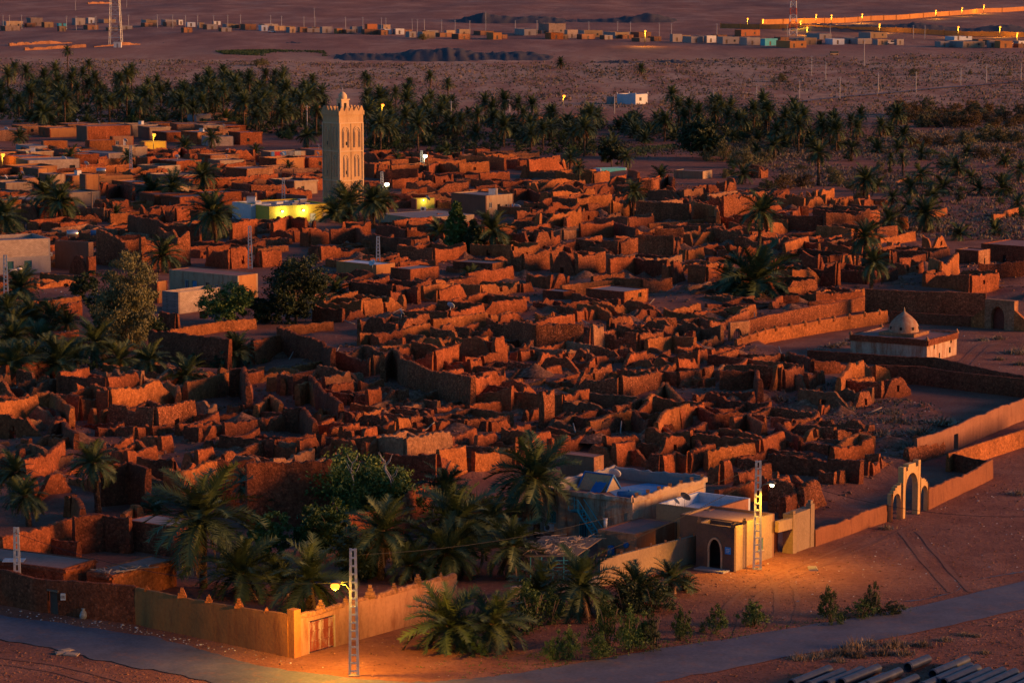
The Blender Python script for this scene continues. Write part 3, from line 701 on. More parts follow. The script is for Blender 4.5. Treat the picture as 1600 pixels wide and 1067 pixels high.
# door, meter box and sack at the stone wall
dd = (p[2] - p[1]).normalized(); e = p[2]
q = Matrix(((dd.x, dd.y, 0, e.x), (dd.y, -dd.x, 0, e.y), (0, 0, 1, 0), (0, 0, 0, 1)))
mb = MB(); mb.box((-0.6, -0.02, -0.1), (0.5, 0.02, 1.9), q); dr = mb.build('door', M['darkbrown'], gw)
for k in range(5):
    mb = MB(); mb.box((-0.55 + k * 0.2, -0.05, -0.1), (-0.365 + k * 0.2, -0.022, 1.9), q); mb.build('plank', M['darkbrown'], dr)
mb = MB(); mb.box((-0.65, -0.1, 1.92), (0.55, 0.3, 2.08), q); mb.build('lintel', M['wood'], dr)
e = at(103, 961); mb = MB(); mb.box((-0.2, -0.02, 1.35), (0.2, 0.16, 1.9), Matrix.Translation((e.x - 0.15, e.y - 0.35, 0)))
mt = thing('meter_box', 'small pale meter box on the stone garden wall', 'box'); mb.build('case', M['dishw'], mt)
mb = MB(); mb.box((-0.15, -0.035, 1.5), (0.15, -0.021, 1.75), Matrix.Translation((e.x - 0.15, e.y - 0.35, 0))); mb.build('lid', M['grey'], mt)
mt = thing('meter_box', 'pale blue meter box on a post at foot of orange wall', 'box'); e = at(232, 976)
mb = MB(); mb.box((e.x - 0.2, e.y - 0.3, 0.5), (e.x + 0.2, e.y - 0.1, 1.0)); mb.build('case', M['bluewhite'], mt)
mb = MB(); mb.box((e.x - 0.05, e.y - 0.25, -0.2), (e.x + 0.05, e.y - 0.15, 0.49)); mb.build('post', M['grey'], mt)
e = at(130, 966); mb = MB(); mb.lathe([(0.01, 0), (0.27, 0.02), (0.31, 0.25), (0.24, 0.55), (0.1, 0.72), (0.17, 0.84), (0.02, 0.86)], 12, e); o = mb.build('sack', M['b_sack'])
for v in o.data.vertices: v.co += Vector((0.07 * pn(*v.co), 0.05 * pn(v.co.z * 3, v.co.x), 0))
tag(o, 'stuffed white sack standing against the stone wall', 'sack')
# the two near lattice poles and their lamps
landmark('the lamp pole by the road', at(553, 1055))
b = at(553, 1055); lattice_pole('tall ladder-like steel pole beside the lamp-lit wall corner', b, 9.7, 0.62, 0)
street_lamp('glowing yellow street lamp on the tall pole by wall corner', b + Vector((-0.25, 0, 0)), 7.05, 0.75, 180, 5800, 0.36, mast=False)
b2 = at(1183, 889); lattice_pole('tall ladder-like steel pole in front of the arched doorway house', b2, 9.7, 0.62, 0)
street_lamp('lit street lamp hanging off the pole by the arched porch', b2 + Vector((0.2, 0, 0)), 7.7, 0.7, -20, 4200, 0.2, mast=False, bm=M['bulb_white'])
b3 = at(28, 943); lattice_pole('shorter lattice pole before the dark stone wall', b3, 6.5, 0.5, 0)
cable('black cable sagging from arched porch pole to the palms', b2 + Vector((0, 0, 8.2)), at(830, 905, 2.6), 0.5)
cable('thin cable from short lattice pole over the clay roofs', b3 + Vector((0, 0, 6.0)), b + Vector((0, 0, 7.2)), 1.6, 0.02)
cable('long cable strung between the two tall roadside poles', b + Vector((0, 0, 9.2)), b2 + Vector((0, 0, 9.2)), 1.6, 0.02)
cable('cable running off left from the short lattice pole', b3 + Vector((0, 0, 6.1)), at(-160, 905, 6.0), 0.6, 0.02)
cable('cable from arched porch pole to the right edge', b2 + Vector((0, 0, 9.0)), at(1700, 800, 8.5), 1.8, 0.02)
# small houses inside the garden
t, A, B, C, h = H('mud_house', 'low mud house with littered flat roof inside the garden wall', 176, 898, 44, 86, 44, 'clay', 'clay_ochre_sun', 'roof_clay', parapet=0.03, rough=0.25)
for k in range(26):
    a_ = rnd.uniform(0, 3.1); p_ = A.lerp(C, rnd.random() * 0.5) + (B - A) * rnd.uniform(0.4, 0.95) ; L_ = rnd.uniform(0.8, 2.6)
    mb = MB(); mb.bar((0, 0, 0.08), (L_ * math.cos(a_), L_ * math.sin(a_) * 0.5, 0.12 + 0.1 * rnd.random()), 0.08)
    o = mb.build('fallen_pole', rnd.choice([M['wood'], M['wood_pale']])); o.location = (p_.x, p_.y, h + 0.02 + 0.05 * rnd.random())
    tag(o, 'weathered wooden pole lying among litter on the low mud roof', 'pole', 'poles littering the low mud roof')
H('mud_house', 'mud house with pale flat roof and dark front behind the garden', 268, 822, 78, 36, 48, 'clay_dark_shade', 'clay', 'roof_grey', parapet=0.03)
t, A, B, C, h = H('mud_house', 'flat-roofed mud shed behind the stone wall at left edge', 100, 888, 170, 40, 50, 'clay_dark_shade', 'clay', 'roof_clay', a=62, parapet=0.03, rough=0.2)
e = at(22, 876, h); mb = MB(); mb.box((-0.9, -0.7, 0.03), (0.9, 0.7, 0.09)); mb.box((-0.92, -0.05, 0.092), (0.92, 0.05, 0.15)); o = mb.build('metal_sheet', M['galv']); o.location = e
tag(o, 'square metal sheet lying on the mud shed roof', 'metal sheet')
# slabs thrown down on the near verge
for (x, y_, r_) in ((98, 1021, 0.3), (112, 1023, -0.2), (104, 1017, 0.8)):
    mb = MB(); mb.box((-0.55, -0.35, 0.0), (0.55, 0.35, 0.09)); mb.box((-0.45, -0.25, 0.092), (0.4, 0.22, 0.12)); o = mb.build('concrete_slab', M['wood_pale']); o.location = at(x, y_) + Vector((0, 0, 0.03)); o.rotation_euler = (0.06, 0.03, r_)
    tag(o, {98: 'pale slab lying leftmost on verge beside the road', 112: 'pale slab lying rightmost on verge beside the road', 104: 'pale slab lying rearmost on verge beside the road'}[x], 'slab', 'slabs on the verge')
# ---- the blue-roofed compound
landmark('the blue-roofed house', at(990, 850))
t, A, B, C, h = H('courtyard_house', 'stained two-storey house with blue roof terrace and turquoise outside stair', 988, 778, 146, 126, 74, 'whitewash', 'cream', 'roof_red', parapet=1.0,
    opL=[(0.09, 0.19, 1.1, 2.2, 'bars'), (0.44, 0.53, 0.1, 1.6, 'bars')], mat_in='grey' and M['grey'], rough=0.55)
u_, v_ = (C - B).normalized(), (A - B).normalized()
zt = h - 1.0
mb = MB(); P = [B + u_ * 1.2 + v_ * 0.8, C - u_ * 0.8 + v_ * 0.8, C - u_ * 0.8 + v_ * 6.0, B + u_ * 7 + v_ * 7.5]
mb.poly([(q.x, q.y, zt + 0.012) for q in P]); mb.build('painted_floor', M['bluefloor'], t)
for k in range(7):                                 # little posts on the parapet
    e = B.lerp(C, 0.06 + 0.15 * k); mb = MB(); mb.box((e.x - 0.22, e.y + 0.02, h + 0.1), (e.x + 0.12, e.y + 0.3, h + 0.42)); mb.build('parapet_post', M['clay_pale'], t)
# turquoise stair
st_ = thing('outside_stair', 'turquoise steel stair with railing down the stained facade', 'stair')
nL = Vector((-v_.y, v_.x, 0)) ; nL = nL if nL.y < 0 else -nL
f0 = on_face(A, B, 0.40, 2.75, 0.1); f1 = on_face(A, B, 0.50, 2.75, 0.1)
mb = MB(); mb.poly([f0, f1, f1 + nL * 1.1, f0 + nL * 1.1]); mb.poly([q - Vector((0, 0, .12)) for q in (f0, f0 + nL * 1.1, f1 + nL * 1.1, f1)]); mb.build('landing', M['teal'], st_)
for q in (f0 + nL * 1.05, f1 + nL * 1.05, f0 + nL * 0.1):
    mb = MB(); mb.bar(q, q + Vector((0, 0, 1.1)), 0.07); mb.build('post', M['teal'], st_)
for a_, b_ in ((f0 + nL * 1.05, f1 + nL * 1.05), (f0 + nL * 0.1, f0 + nL * 1.05)):
    for z_ in (0.55, 1.08):
        mb = MB(); mb.bar(a_ + Vector((0, 0, z_)), b_ + Vector((0, 0, z_)), 0.05); mb.build('rail', M['teal'], st_)
f2 = on_face(A, B, 0.72, 0.0, 0.1)
for off in (0.1, 1.05):
    mb = MB(); mb.bar(f1 + nL * off, f2 + nL * off, 0.22, 0.06); mb.build('stringer', M['teal'], st_)
    mb = MB(); mb.bar(f1 + nL * off + Vector((0, 0, 1.05)), f2 + nL * off + Vector((0, 0, 1.05)), 0.06); mb.build('handrail', M['teal'], st_)
for k in range(11):
    e = f1.lerp(f2, (k + 0.5) / 11); mb = MB(); mb.poly([e + nL * 0.12 - v_ * 0.14, e + nL * 1.03 - v_ * 0.14, e + nL * 1.03 + v_ * 0.14, e + nL * 0.12 + v_ * 0.14]); mb.build('tread', M['teal'], st_)
    if k % 2 == 0:
        mb = MB(); mb.bar(e + nL * 1.05, e + nL * 1.05 + Vector((0, 0, 1.0)), 0.045); mb.build('baluster', M['teal'], st_)
# air conditioner on the facade
def aircon(label, p, nrm, s=0.9):
    q = Matrix.Translation(p) @ Matrix.Rotation(math.atan2(nrm.y, nrm.x) + math.pi / 2, 4, 'Z'); t_ = thing('air_conditioner', label, 'air conditioner')
    mb = MB(); mb.box((-s / 2, -0.32, 0), (s / 2, 0, s * 0.72), q); mb.build('case', M['dishw'], t_)
    mb = MB(); mb.tube([q @ Vector((-0.08, -0.325, s * 0.36)), q @ Vector((-0.08, -0.345, s * 0.36))], s * 0.28, 14); mb.build('fan_grille', M['dishd'], t_); return t_
aircon('air conditioner under the barred window left of turquoise stair', on_face(A, B, 0.13, 0.35, 0.02), nL)
# clay block, gable shed, tarp, barrel, dish on the roof
rz_ = zt + 0.01
t2, A2, B2, C2, h2 = H('roof_room', 'windowless clay room standing on back of the blue-roofed house', 928, 714, 52, 16, 30, 'rosy', 'clay_pale', 'roof_red', z=rz_, parapet=0.02, cat='room')
gs = thing('gabled_shed', 'little gabled shed of tan ribbed sheets with blue edges on roof', 'shed')
e = at(935, 769, rz_); ax = (at(966, 769, rz_) - e); ax = (B - A).normalized(); ay = Vector((-ax.y, ax.x, 0)); Lx, Wy, Hz = 3.1, 2.6, 1.45
o_ = at(903, 764, rz_)
def gp(x, y_, z_): q = o_ + ax * x + ay * y_; return Vector((q.x, q.y, rz_ + z_))
for k in range(16):
    x0, x1 = Lx * k / 16, Lx * (k + 0.62) / 16
    for sgn in (0, 1):
        mb = MB(); ya = 0 if sgn == 0 else Wy
        mb.poly([gp(x0, ya, 0.05), gp(x1, ya, 0.05), gp(x1, Wy / 2, Hz), gp(x0, Wy / 2, Hz)]); mb.poly([gp(x1, ya, 0.02), gp(x1 + Lx * 0.38 / 16, ya, 0.02), gp(x1 + Lx * 0.38 / 16, Wy / 2, Hz - 0.03), gp(x1, Wy / 2, Hz - 0.03)])
        mb.build('roof_sheet', M['sheet'], gs)
mb = MB(); mb.poly([gp(Lx, 0, 0), gp(Lx, Wy, 0), gp(Lx, Wy / 2, Hz - 0.05)]); mb.poly([gp(0.02, Wy, 0), gp(0.02, 0, 0), gp(0.02, Wy / 2, Hz - 0.05)]); mb.build('gable', M['sheet'], gs)
for a_, b_ in ((gp(-0.05, 0, 0.06), gp(-0.05, Wy / 2, Hz + 0.03)), (gp(Lx + 0.05, 0, 0.06), gp(Lx + 0.05, Wy / 2, Hz + 0.03)), (gp(Lx + .05, Wy, 0.06), gp(Lx + .05, Wy / 2, Hz + .03)), (gp(-0.1, Wy / 2, Hz + 0.04), gp(Lx + 0.1, Wy / 2, Hz + 0.04))):
    mb = MB(); mb.bar(a_, b_, 0.14); mb.build('edge_trim', M['bluepl'], gs)
mb = MB(); rows = []
for i in range(7):
    rows.append([tuple(gp(Lx * 0.62 + i * 0.2, -0.9 + j * 0.28, 0.1 + 0.9 * max(0, (j / 4.0)) * 0.9 + 0.12 * pn(i * 0.9, j * 0.9, 2))) for j in range(5)])
mb.grid(rows); o = mb.build('tarpaulin', M['bluepl']); tag(o, 'crumpled blue tarpaulin leaning against the gabled roof shed', 'tarpaulin')
dish('satellite_dish', 'wide pale dish behind the gabled shed on blue terrace', at(960, 756, rz_), 0.62, 250)
tank('water_barrel', 'long blue water barrel at front corner of blue terrace', at(983, 786, rz_), 2.2, 0.48, 5, M['barrel'])
# white pipe chimney, annex, front wall
t3, A3, B3, C3, h3 = H('annex_house', 'low annex with rusty red side and pale flat roof beside outside stair', 992, 834, 57, 70, 42, 'pink', 'redpl', 'roof_red', parapet=0.04)
e = at(946, 824, h3); mb = MB(); mb.tube([e, e + Vector((0, 0, 0.75))], 0.16, 10); mb.tube([e + Vector((0, 0, 0.74)), e + Vector((0, 0, 0.85))], 0.2, 10); o = mb.build('chimney_pipe', M['dishw']); tag(o, 'short white chimney pipe on corner of low annex roof', 'chimney')
e = on_face(A3, B3, 0.78, 1.35, 0.02); mb = MB(); mb.tube([e, e + nL * 0.12], 0.28, 12); mb.tube([e + nL * 0.12, e + nL * 0.16], 0.2, 12); tag(mb.build('wall_basin', M['bluepl']), 'round blue basin hung on front of low annex', 'basin')
e = on_face(A3, B3, 0.42, 0.0, 0.35); mb = MB(); mb.lathe([(0.01, 0), (0.3, 0), (0.33, 0.5), (0.3, 1.15), (0.12, 1.2), (0.02, 1.2)], 12, e); tag(mb.build('blue_drum', M['barrel']), 'blue drum standing at front of low annex', 'drum')
w0, w1 = at(938, 917), at(1090, 877)
t = thing('front_wall', 'pale roughcast wall joining the arched porch from left', 'wall')
mb = MB(); slab_wall(mb, w0, w1, 2.4, 0.3); mb.build('wall', M['tan'], t)
for k in range(7):
    e = w0.lerp(w1, 0.06 + 0.15 * k); mb = MB(); mb.box((e.x - 0.09, e.y + 0.06, 2.4), (e.x + 0.09, e.y + 0.24, 2.66)); mb.build('stub', M['clay_pale'], t)
w2 = at(800, 935); mb = MB(); slab_wall(mb, w2, w0 - (w0 - w2).normalized() * 0.02, 1.0, 0.3); tag(mb.build('low_wall', M['grey']), 'low grey wall under the palms left of front wall', 'wall')
# lean-to roof with firewood
lt = thing('lean_to', 'rickety lean-to roof on turquoise posts covered with dry branches', 'lean-to')
q0, q1, q2, q3 = at(808, 868, 2.2), at(902, 866, 2.2), at(940, 842, 2.2), at(850, 838, 2.2)
q0, q1, q2, q3 = Vector((q0.x, q0.y, 2.15)), Vector((q1.x, q1.y, 2.15)), Vector((q2.x, q2.y, 2.3)), Vector((q3.x, q3.y, 2.3))
mb = MB(); mb.poly([q0, q1, q2, q3]); mb.poly([q - Vector((0, 0, 0.1)) for q in (q3, q2, q1, q0)])
for a_, b_ in ((q0, q1), (q1, q2), (q2, q3), (q3, q0)): mb.quad(a_ - Vector((0, 0, .1)), b_ - Vector((0, 0, .1)), b_, a_)
mb.build('roof', M['wood'], lt)
for k in range(6):
    e = q0.lerp(q1, 0.04 + 0.92 * k / 5); mb = MB(); mb.bar((e.x, e.y, -0.2), (e.x, e.y, 2.04), 0.1); mb.build('post', M['teal'], lt)
for k in range(5):
    mb = MB(); e0, e1 = q0.lerp(q1, 0.55), q0.lerp(q1, 0.98); mb.bar((e0.x, e0.y, 0.5 + 0.3 * k), (e1.x, e1.y, 0.5 + 0.3 * k), 0.05); mb.build('rail', M['teal'], lt)
mb = MB()
for k in range(150):
    e = q0.lerp(q1, rnd.random()).lerp(q3.lerp(q2, rnd.random()), rnd.random()); a_ = rnd.uniform(0, 6.3); L_ = rnd.uniform(0.4, 1.5)
    mb.bar((e.x, e.y, 2.28 + 0.3 * rnd.random()), (e.x + L_ * math.cos(a_), e.y + L_ * math.sin(a_), 2.3 + 0.35 * rnd.random()), 0.05)
o = mb.build('dry_branches', M['wood_pale']); tag(o, 'heap of dry branches on the lean-to roof', 'branches', kind='stuff')
# gate house, white terrace behind, arched porch
landmark('the arched porch', at(1147, 893))
H('terrace_house', 'house with white and blue roof terrace behind the gate house', 1108, 796, 80, 72, 66, 'tan', 'rosy', 'bluewhite', parapet=0.9, mat_in=M['bluewhite'])
t, A, B, C, h = H('gate_house', 'roughcast gate house with brown flat roof lit by the street lamp', 1164, 815, 98, 52, 70, 'brown', 'tan', 'roof_clay', parapet=0.18, opR=[(0.45, 0.62, 1.0, 2.1, 'window')])
dish('satellite_dish', 'small dark dish on white terrace beside pale wall', at(1070, 792, 3.4), 0.55, 230, M['dishd'])
dish('satellite_dish', 'tiny grey dish left of dark dish on white terrace', at(1056, 796, 3.4), 0.4, 210)
t, A, B, C, h = H('arched_porch', 'dark roughcast entrance porch with pointed archway and corner merlons', 1147, 823, 57, 22, 70, 'darkbrown', 'tan', 'roof_grey', parapet=0.35, cat='porch', arch=[(0.33, 0.67, -0.6, 2.75)])
for q in (A, B, C):
    mb = MB(); c_ = (A + C) / 2; e = q + (c_ - q).normalized() * 0.22
    mb.box((e.x - 0.18, e.y - 0.18, h), (e.x + 0.18, e.y + 0.18, h + 0.3)); mb.box((e.x - 0.1, e.y - 0.1, h + 0.29), (e.x + 0.1, e.y + 0.1, h + 0.5)); mb.build('merlon', M['darkbrown'], t)
L_ = (B - A).length; dAB = (B - A).normalized(); nAB = Vector((dAB.y, -dAB.x, 0))
mb = MB(); tm = 0.5 * L_; r_ = 0.17 * L_
outl = [(-r_, 0.0), (-r_, 1.55)] + [(-r_ * math.cos(k * math.pi / 16) , 1.55 + 1.22 * math.sin(k * math.pi / 16) ** 0.9) for k in range(1, 9)]
outl = outl + [(-x, z_) for x, z_ in reversed(outl[:-1])]
for i in range(len(outl) - 1):
    (x0, z0_), (x1, z1_) = outl[i], outl[i + 1]; a_ = A + dAB * (tm + x0); b_ = A + dAB * (tm + x1)
    mb.bar((a_.x + nAB.x * .03, a_.y + nAB.y * .03, z0_), (b_.x + nAB.x * .03, b_.y + nAB.y * .03, z1_), 0.16)
mb.build('arch_surround', M['cream'], t)
mb = MB(); e = A + dAB * (tm) + nAB * 0.6; q = Matrix.Translation((e.x, e.y, 0)) @ Matrix.Rotation(math.atan2(dAB.y, dAB.x), 4, 'Z'); mb.box((-1.4, -0.7, -0.2), (1.6, 0.5, 0.14), q); mb.build('step', M['grey'], t)
sg = thing('wall_sign', 'small bright blue sign on porch right of the archway', 'sign'); e = A + dAB * (0.84 * L_) + nAB * 0.03
q = Matrix.Translation((e.x, e.y, 1.5)) @ Matrix.Rotation(math.atan2(dAB.y, dAB.x), 4, 'Z'); mb = MB(); mb.box((-0.3, -0.03, 0), (0.3, 0.0, 0.62), q); mb.build('plate', plain('bright_blue_plate', (0.02, 0.25, 0.7), 0.4), sg)
mb = MB()
for k in range(3): mb.box((-0.2, -0.034, 0.14 + 0.14 * k), (0.2 - 0.1 * (k == 0), -0.031, 0.18 + 0.14 * k), q)
mb.build('print', M['bluewhite'], sg)
# recessed gate with pillar right of the gate house
gt = thing('pillared_gateway', 'tan gateway with red door and stepped pillar right of gate house', 'gateway')
g0, g1, g2 = at(1216, 871), at(1238, 865), at(1270, 853)
mb = MB(); slab_wall(mb, g1, g2, 3.6, 1.0); mb.build('wall', M['tan'], gt)
mb = MB(); slab_wall(mb, g0, g1, 3.3, 0.4, zb=2.3); mb.build('lintel', M['tan'], gt)
dg = (g1 - g0).normalized(); mb = MB(); ng = Vector((-dg.y, dg.x, 0)); slab_wall(mb, g0 + ng * 1.6, g1 + ng * 1.6, 2.3, 0.1); mb.build('door', M['reddoor'], gt)
for q, hh in ((g1, 3.9), (g2 - (g2 - g1).normalized() * 0.6, 4.3)):
    mb = MB(); qm = Matrix.Translation((q.x, q.y, 0)) @ Matrix.Rotation(math.atan2(dg.y, dg.x), 4, 'Z'); mb.box((0, -0.06, -0.2), (0.6, 0.5, hh - 0.3), qm); mb.box((0.12, 0.05, hh - 0.301), (0.48, 0.4, hh), qm); mb.build('pillar', M['tan'], gt)
# ---- the white triple-arched gate and its walls
landmark('the triple-arched gate', at(1418, 806))
a0, a1 = at(1389, 815), at(1448, 797); ad = (a1 - a0).normalized(); LL = (a1 - a0).length
tg = thing('triple_arch_gate', 'pale triple-arched gate with stepped battlements standing in the red wall', 'gate')
mb = MB(); w_c0, w_c1 = 0.29 * LL, 0.74 * LL
def arch_panel(mb, x0, x1, h, ax0, ax1, ah, th, fr, steps):
    """panel with one pointed arch and a stepped top, as thick slab"""
    Mx = Matrix(((ad.x, -ad.y, 0, a0.x), (ad.y, ad.x, 0, a0.y), (0, 0, 1, 0), (0, 0, 0, 1)))
    n = 10; c = (ax0 + ax1) / 2; r = (ax1 - ax0) / 2; spring = ah - r * 1.35
    arc = [(c - r * math.cos(math.pi * k / (2 * n)), spring + (ah - spring) * math.sin(math.pi * k / (2 * n)) ** 0.92) for k in range(n + 1)]
    arc = [(ax0, -0.3)] + arc; arc2 = [(2 * c - x, z) for x, z in reversed(arc)]
    top = steps
    def colz(x):
        for (s0, s1, z) in top:
            if s0 - 1e-6 <= x <= s1 + 1e-6: return z
        return h
    for y_, flip in ((-th / 2, False), (th / 2, True)):
        def Q(*pts): mb.poly([Mx @ Vector((x, y_, z)) for x, z in (pts if not flip else pts[::-1])])
        for (s0, s1, z) in top:
            if s1 <= ax0 or s0 >= ax1: Q((s0, -0.3), (s1, -0.3), (s1, z), (s0, z))
        allp = arc + arc2[1:]
        for (xa, za), (xb, zb_) in zip(allp, allp[1:]):
            if abs(xa - xb) < 1e-6: continue
            zt_ = colz((xa + xb) / 2); Q((xa, za), (xb, zb_), (xb, zt_), (xa, zt_))
    allp = arc + arc2[1:]
    for (xa, za), (xb, zb_) in zip(allp, allp[1:]): mb.poly([Mx @ Vector(v) for v in ((xa, -th / 2, za), (xa, th / 2, za), (xb, th / 2, zb_), (xb, -th / 2, zb_))])
    for i, (s0, s1, z) in enumerate(top):
        mb.poly([Mx @ Vector(v) for v in ((s0, -th / 2, z), (s1, -th / 2, z), (s1, th / 2, z), (s0, th / 2, z))])
        zl = top[i - 1][2] if i else -0.3; zr = top[i + 1][2] if i + 1 < len(top) else -0.3
        if z > zl: mb.poly([Mx @ Vector(v) for v in ((s0, -th / 2, zl), (s0, -th / 2, z), (s0, th / 2, z), (s0, th / 2, zl))])
        if z > zr: mb.poly([Mx @ Vector(v) for v in ((s1, -th / 2, zr), (s1, th / 2, zr), (s1, th / 2, z), (s1, -th / 2, z))])
M['gatepl'] = plaster('pale_gate_plaster', (0.62, 0.38, 0.16), (0.34, 0.17, 0.07), 0.6)
W_ = LL
def part_arch(name, x0, x1, ah, steps, th=1.0):
    mb = MB(); mrg = (x1 - x0) * 0.15; arch_panel(mb, x0, x1, 0, x0 + mrg, x1 - mrg, ah, th, None, steps); return mb.build(name, M['gatepl'], tg)
x0, x1 = w_c0, w_c1; wc = x1 - x0; mg = wc * 0.15
part_arch('central_arch', x0, x1, 4.25, [(x0, x0 + mg * 0.9, 5.0), (x0 + mg * 0.9, x0 + mg * 1.6, 4.55), (x0 + mg * 1.6, x0 + mg * 2.1, 4.9), (x0 + mg * 2.1, x1 - mg * 2.1, 5.15), (x1 - mg * 2.1, x1 - mg * 1.4, 4.75), (x1 - mg * 1.4, x1 - mg * 0.9, 4.75), (x1 - mg * 0.9, x1, 5.3)], 0.6)
ws_ = x0 - 0.01; part_arch('side_arch', 0, ws_, 2.6, [(0, ws_ * 0.2, 2.7), (ws_ * 0.2, ws_ * 0.35, 2.95), (ws_ * 0.35, ws_ * 0.5, 3.2), (ws_ * 0.5, ws_ * 0.8, 3.35), (ws_ * 0.8, ws_, 3.5)], 0.45)
xs_ = x1 + 0.01; wr_ = W_ - xs_; part_arch('side_arch', xs_, W_, 2.6, [(xs_, xs_ + wr_ * 0.2, 3.5), (xs_ + wr_ * 0.2, xs_ + wr_ * 0.5, 3.35), (xs_ + wr_ * 0.5, xs_ + wr_ * 0.65, 3.2), (xs_ + wr_ * 0.65, xs_ + wr_ * 0.8, 2.95), (xs_ + wr_ * 0.8, W_, 2.7)], 0.45)
for (name, label, pts, hs, mt_, jag) in (
    ('boundary_wall', 'low red wall between pillared gateway and triple-arched gate', [at(1271, 853), at(1390, 812)], 1.65, 'redwall', 0.16),
    ('boundary_wall', 'red wall running right from the triple-arched gate', [at(1446, 797), at(1500, 771), at(1549, 747)], 2.0, 'redwall', 0.14),
    ('boundary_wall', 'short dark wall stepping back behind end of red gate wall', [at(1549, 747), at(1490, 735)], 1.8, 'clay_dark_shade', 0.1),
    ('boundary_wall', 'long orange wall at right edge above the red gate wall', [at(1480, 737), at(1540, 717), at(1600, 697), at(1680, 670)], 1.9, 'clay_ochre_sun', 0.05),
    ('boundary_wall', 'tall pinkish wall with doorway at right edge below shrine yard', [at(1430, 722), at(1475, 709), at(1540, 680), at(1600, 655), at(1690, 618)], 2.7, 'rosy', 0.12)):
    t = thing(name, label, 'wall', (0, 0, 0)); mb = MB(); rough_wall(mb, pts, hs, 0.4, jag, pts[0].x, 0.6, batter=0.08, steps=False, holes=[(9.0, 10.2, -1, 1.9)] if 'doorway' in label else ()); mb.build('wall', M[mt_], t)
# grate in the yard
mb = MB(); e = at(1270, 889)
for k in range(6): mb.box((e.x - 0.35 + k * 0.12, e.y - 0.6, 0.12), (e.x - 0.29 + k * 0.12, e.y + 0.6, 0.2))
mb.box((e.x - 0.4, e.y - 0.7, 0.0), (e.x + 0.4, e.y + 0.7, 0.117)); tag(mb.build('trough', M['grey']), 'small grey trough standing alone on the lamp-lit yard', 'trough')
# ---- pipes stacked at lower right
def pipe(x, y_, L, z=0.0, label=None):
    r = 0.36; t_ = auto_thing('pipe', 'grey-blue water pipe', 'pipe', at(x, y_), 0, 'pipes stacked at lower right') if not label else thing('pipe', label, 'pipe', at(x, y_), 0, 'pipes stacked at lower right')
    t_.rotation_euler = (0, 0, R(54 + 3 * pn(x, y_)))
    mb = MB(); n = 20
    def ring(rr, x_): return [(x_, rr * math.cos(2 * math.pi * k / n), z + 0.39 + rr * math.sin(2 * math.pi * k / n)) for k in range(n + 1)]
    mb.grid([ring(r, 0), ring(r, L)]); mb.grid([ring(r * 0.84, L), ring(r * 0.84, 0)]); mb.grid([ring(r * 0.84, 0), ring(r, 0)], False); mb.grid([ring(r, L), ring(r * 0.84, L)], False); mb.build('barrel', M['pipe'], t_)
    mb = MB(); mb.grid([ring(r, 0.3), ring(r * 1.09, 0.32), ring(r * 1.09, 0.12), ring(r, 0.1)], False); mb.build('collar', M['pipe'], t_)
for i, (x, y_, L, z) in enumerate([(1236, 1068, 5.6, 0), (1262, 1071, 5.2, 0), (1290, 1069, 5.4, 0), (1314, 1066, 5.6, 0), (1352, 1070, 5.2, 0), (1330, 1078, 5.0, 0), (1380, 1080, 5, 0), (1418, 1041, 3.2, 0), (1457, 1052, 5.5, 0),
        (1462, 1064, 5.6, 0), (1440, 1072, 5.5, 0), (1474, 1066, 5.5, 0), (1492, 1071, 5.5, 0), (1513, 1071, 5.6, 0), (1533, 1073, 5.6, 0), (1555, 1076, 5.6, 0), (1578, 1078, 5.6, 0), (1600, 1074, 5.6, 0)]): pipe(x, y_ + 9, L, z)
landmark('the dry shrubs by the road', at(1340, 1010))
# ---- domed shrine and its yard
landmark('the domed shrine', at(1447, 567))
t, A, B, C, h = H('domed_shrine', 'square whitewashed shrine with pointed dome and stained walls in walled yard', 1448, 532, 111, 61, 35, 'whitewash', 'whitewash', 'roof_red', a=57, cat='shrine', parapet=0.1,
    opR=[(0.22, 0.26, 1.6, 2.2, 'bars', M['dark']), (0.78, 0.83, 1.8, 2.3, 'bars', M['dark']), (0.40, 0.44, 0.2, 0.9, 'bars', M['dark']), (0.74, 0.80, 0.5, 1.3, 'bars', M['dark'])])
Dd = A + C - B; ce = (A + C) / 2
mb = MB()
for p_, q_ in ((A, B), (B, C), (C, Dd), (Dd, A)):
    rough_wall(mb, [tuple(p_)[:2] + (h - 0.75,), tuple(q_)[:2] + (h - 0.75,)], 0.8, 0.42, 0.12, p_.x, 0.4, zb=0.0, batter=-0.1, steps=False)
mb.build('cornice', M['clay_dark_shade'], t)
ux, vx = (C - B).normalized(), (A - B).normalized()
for q in (A, B, C, Dd):
    mb = MB(); mb.lathe([(0.3, 0), (0.26, 0.2), (0.12, 0.4), (0.02, 0.6)], 6, (q.x, q.y, h)); mb.build('corner_horn', M['clay_pale'], t)
pl = [ce + ux * a_ * 2.4 + vx * b_ * 2.6 for a_, b_ in ((-1, 1), (-1, -1), (1, -1), (1, 1))]
mb = MB()
for i in range(4): mb.quad((pl[i].x, pl[i].y, h - 0.2), (pl[(i + 1) % 4].x, pl[(i + 1) % 4].y, h - 0.2), (pl[(i + 1) % 4].x, pl[(i + 1) % 4].y, h + 0.35), (pl[i].x, pl[i].y, h + 0.35))
mb.poly([(q.x, q.y, h + 0.35) for q in pl]); mb.build('dome_base', M['clay_pale'], t)
mb = MB(); mb.lathe([(2.02, 0), (2.0, 0.5), (1.93, 0.95), (1.6, 1.5), (1.05, 2.05), (0.45, 2.5), (0.12, 2.75), (0.02, 2.8)], 28, (ce.x, ce.y, h + 0.3))
M['domepl'] = plaster('weathered_dome', (0.46, 0.30, 0.20), (0.30, 0.13, 0.08), 0.9, lo=0.42); dm = mb.build('dome', M['domepl'], t)
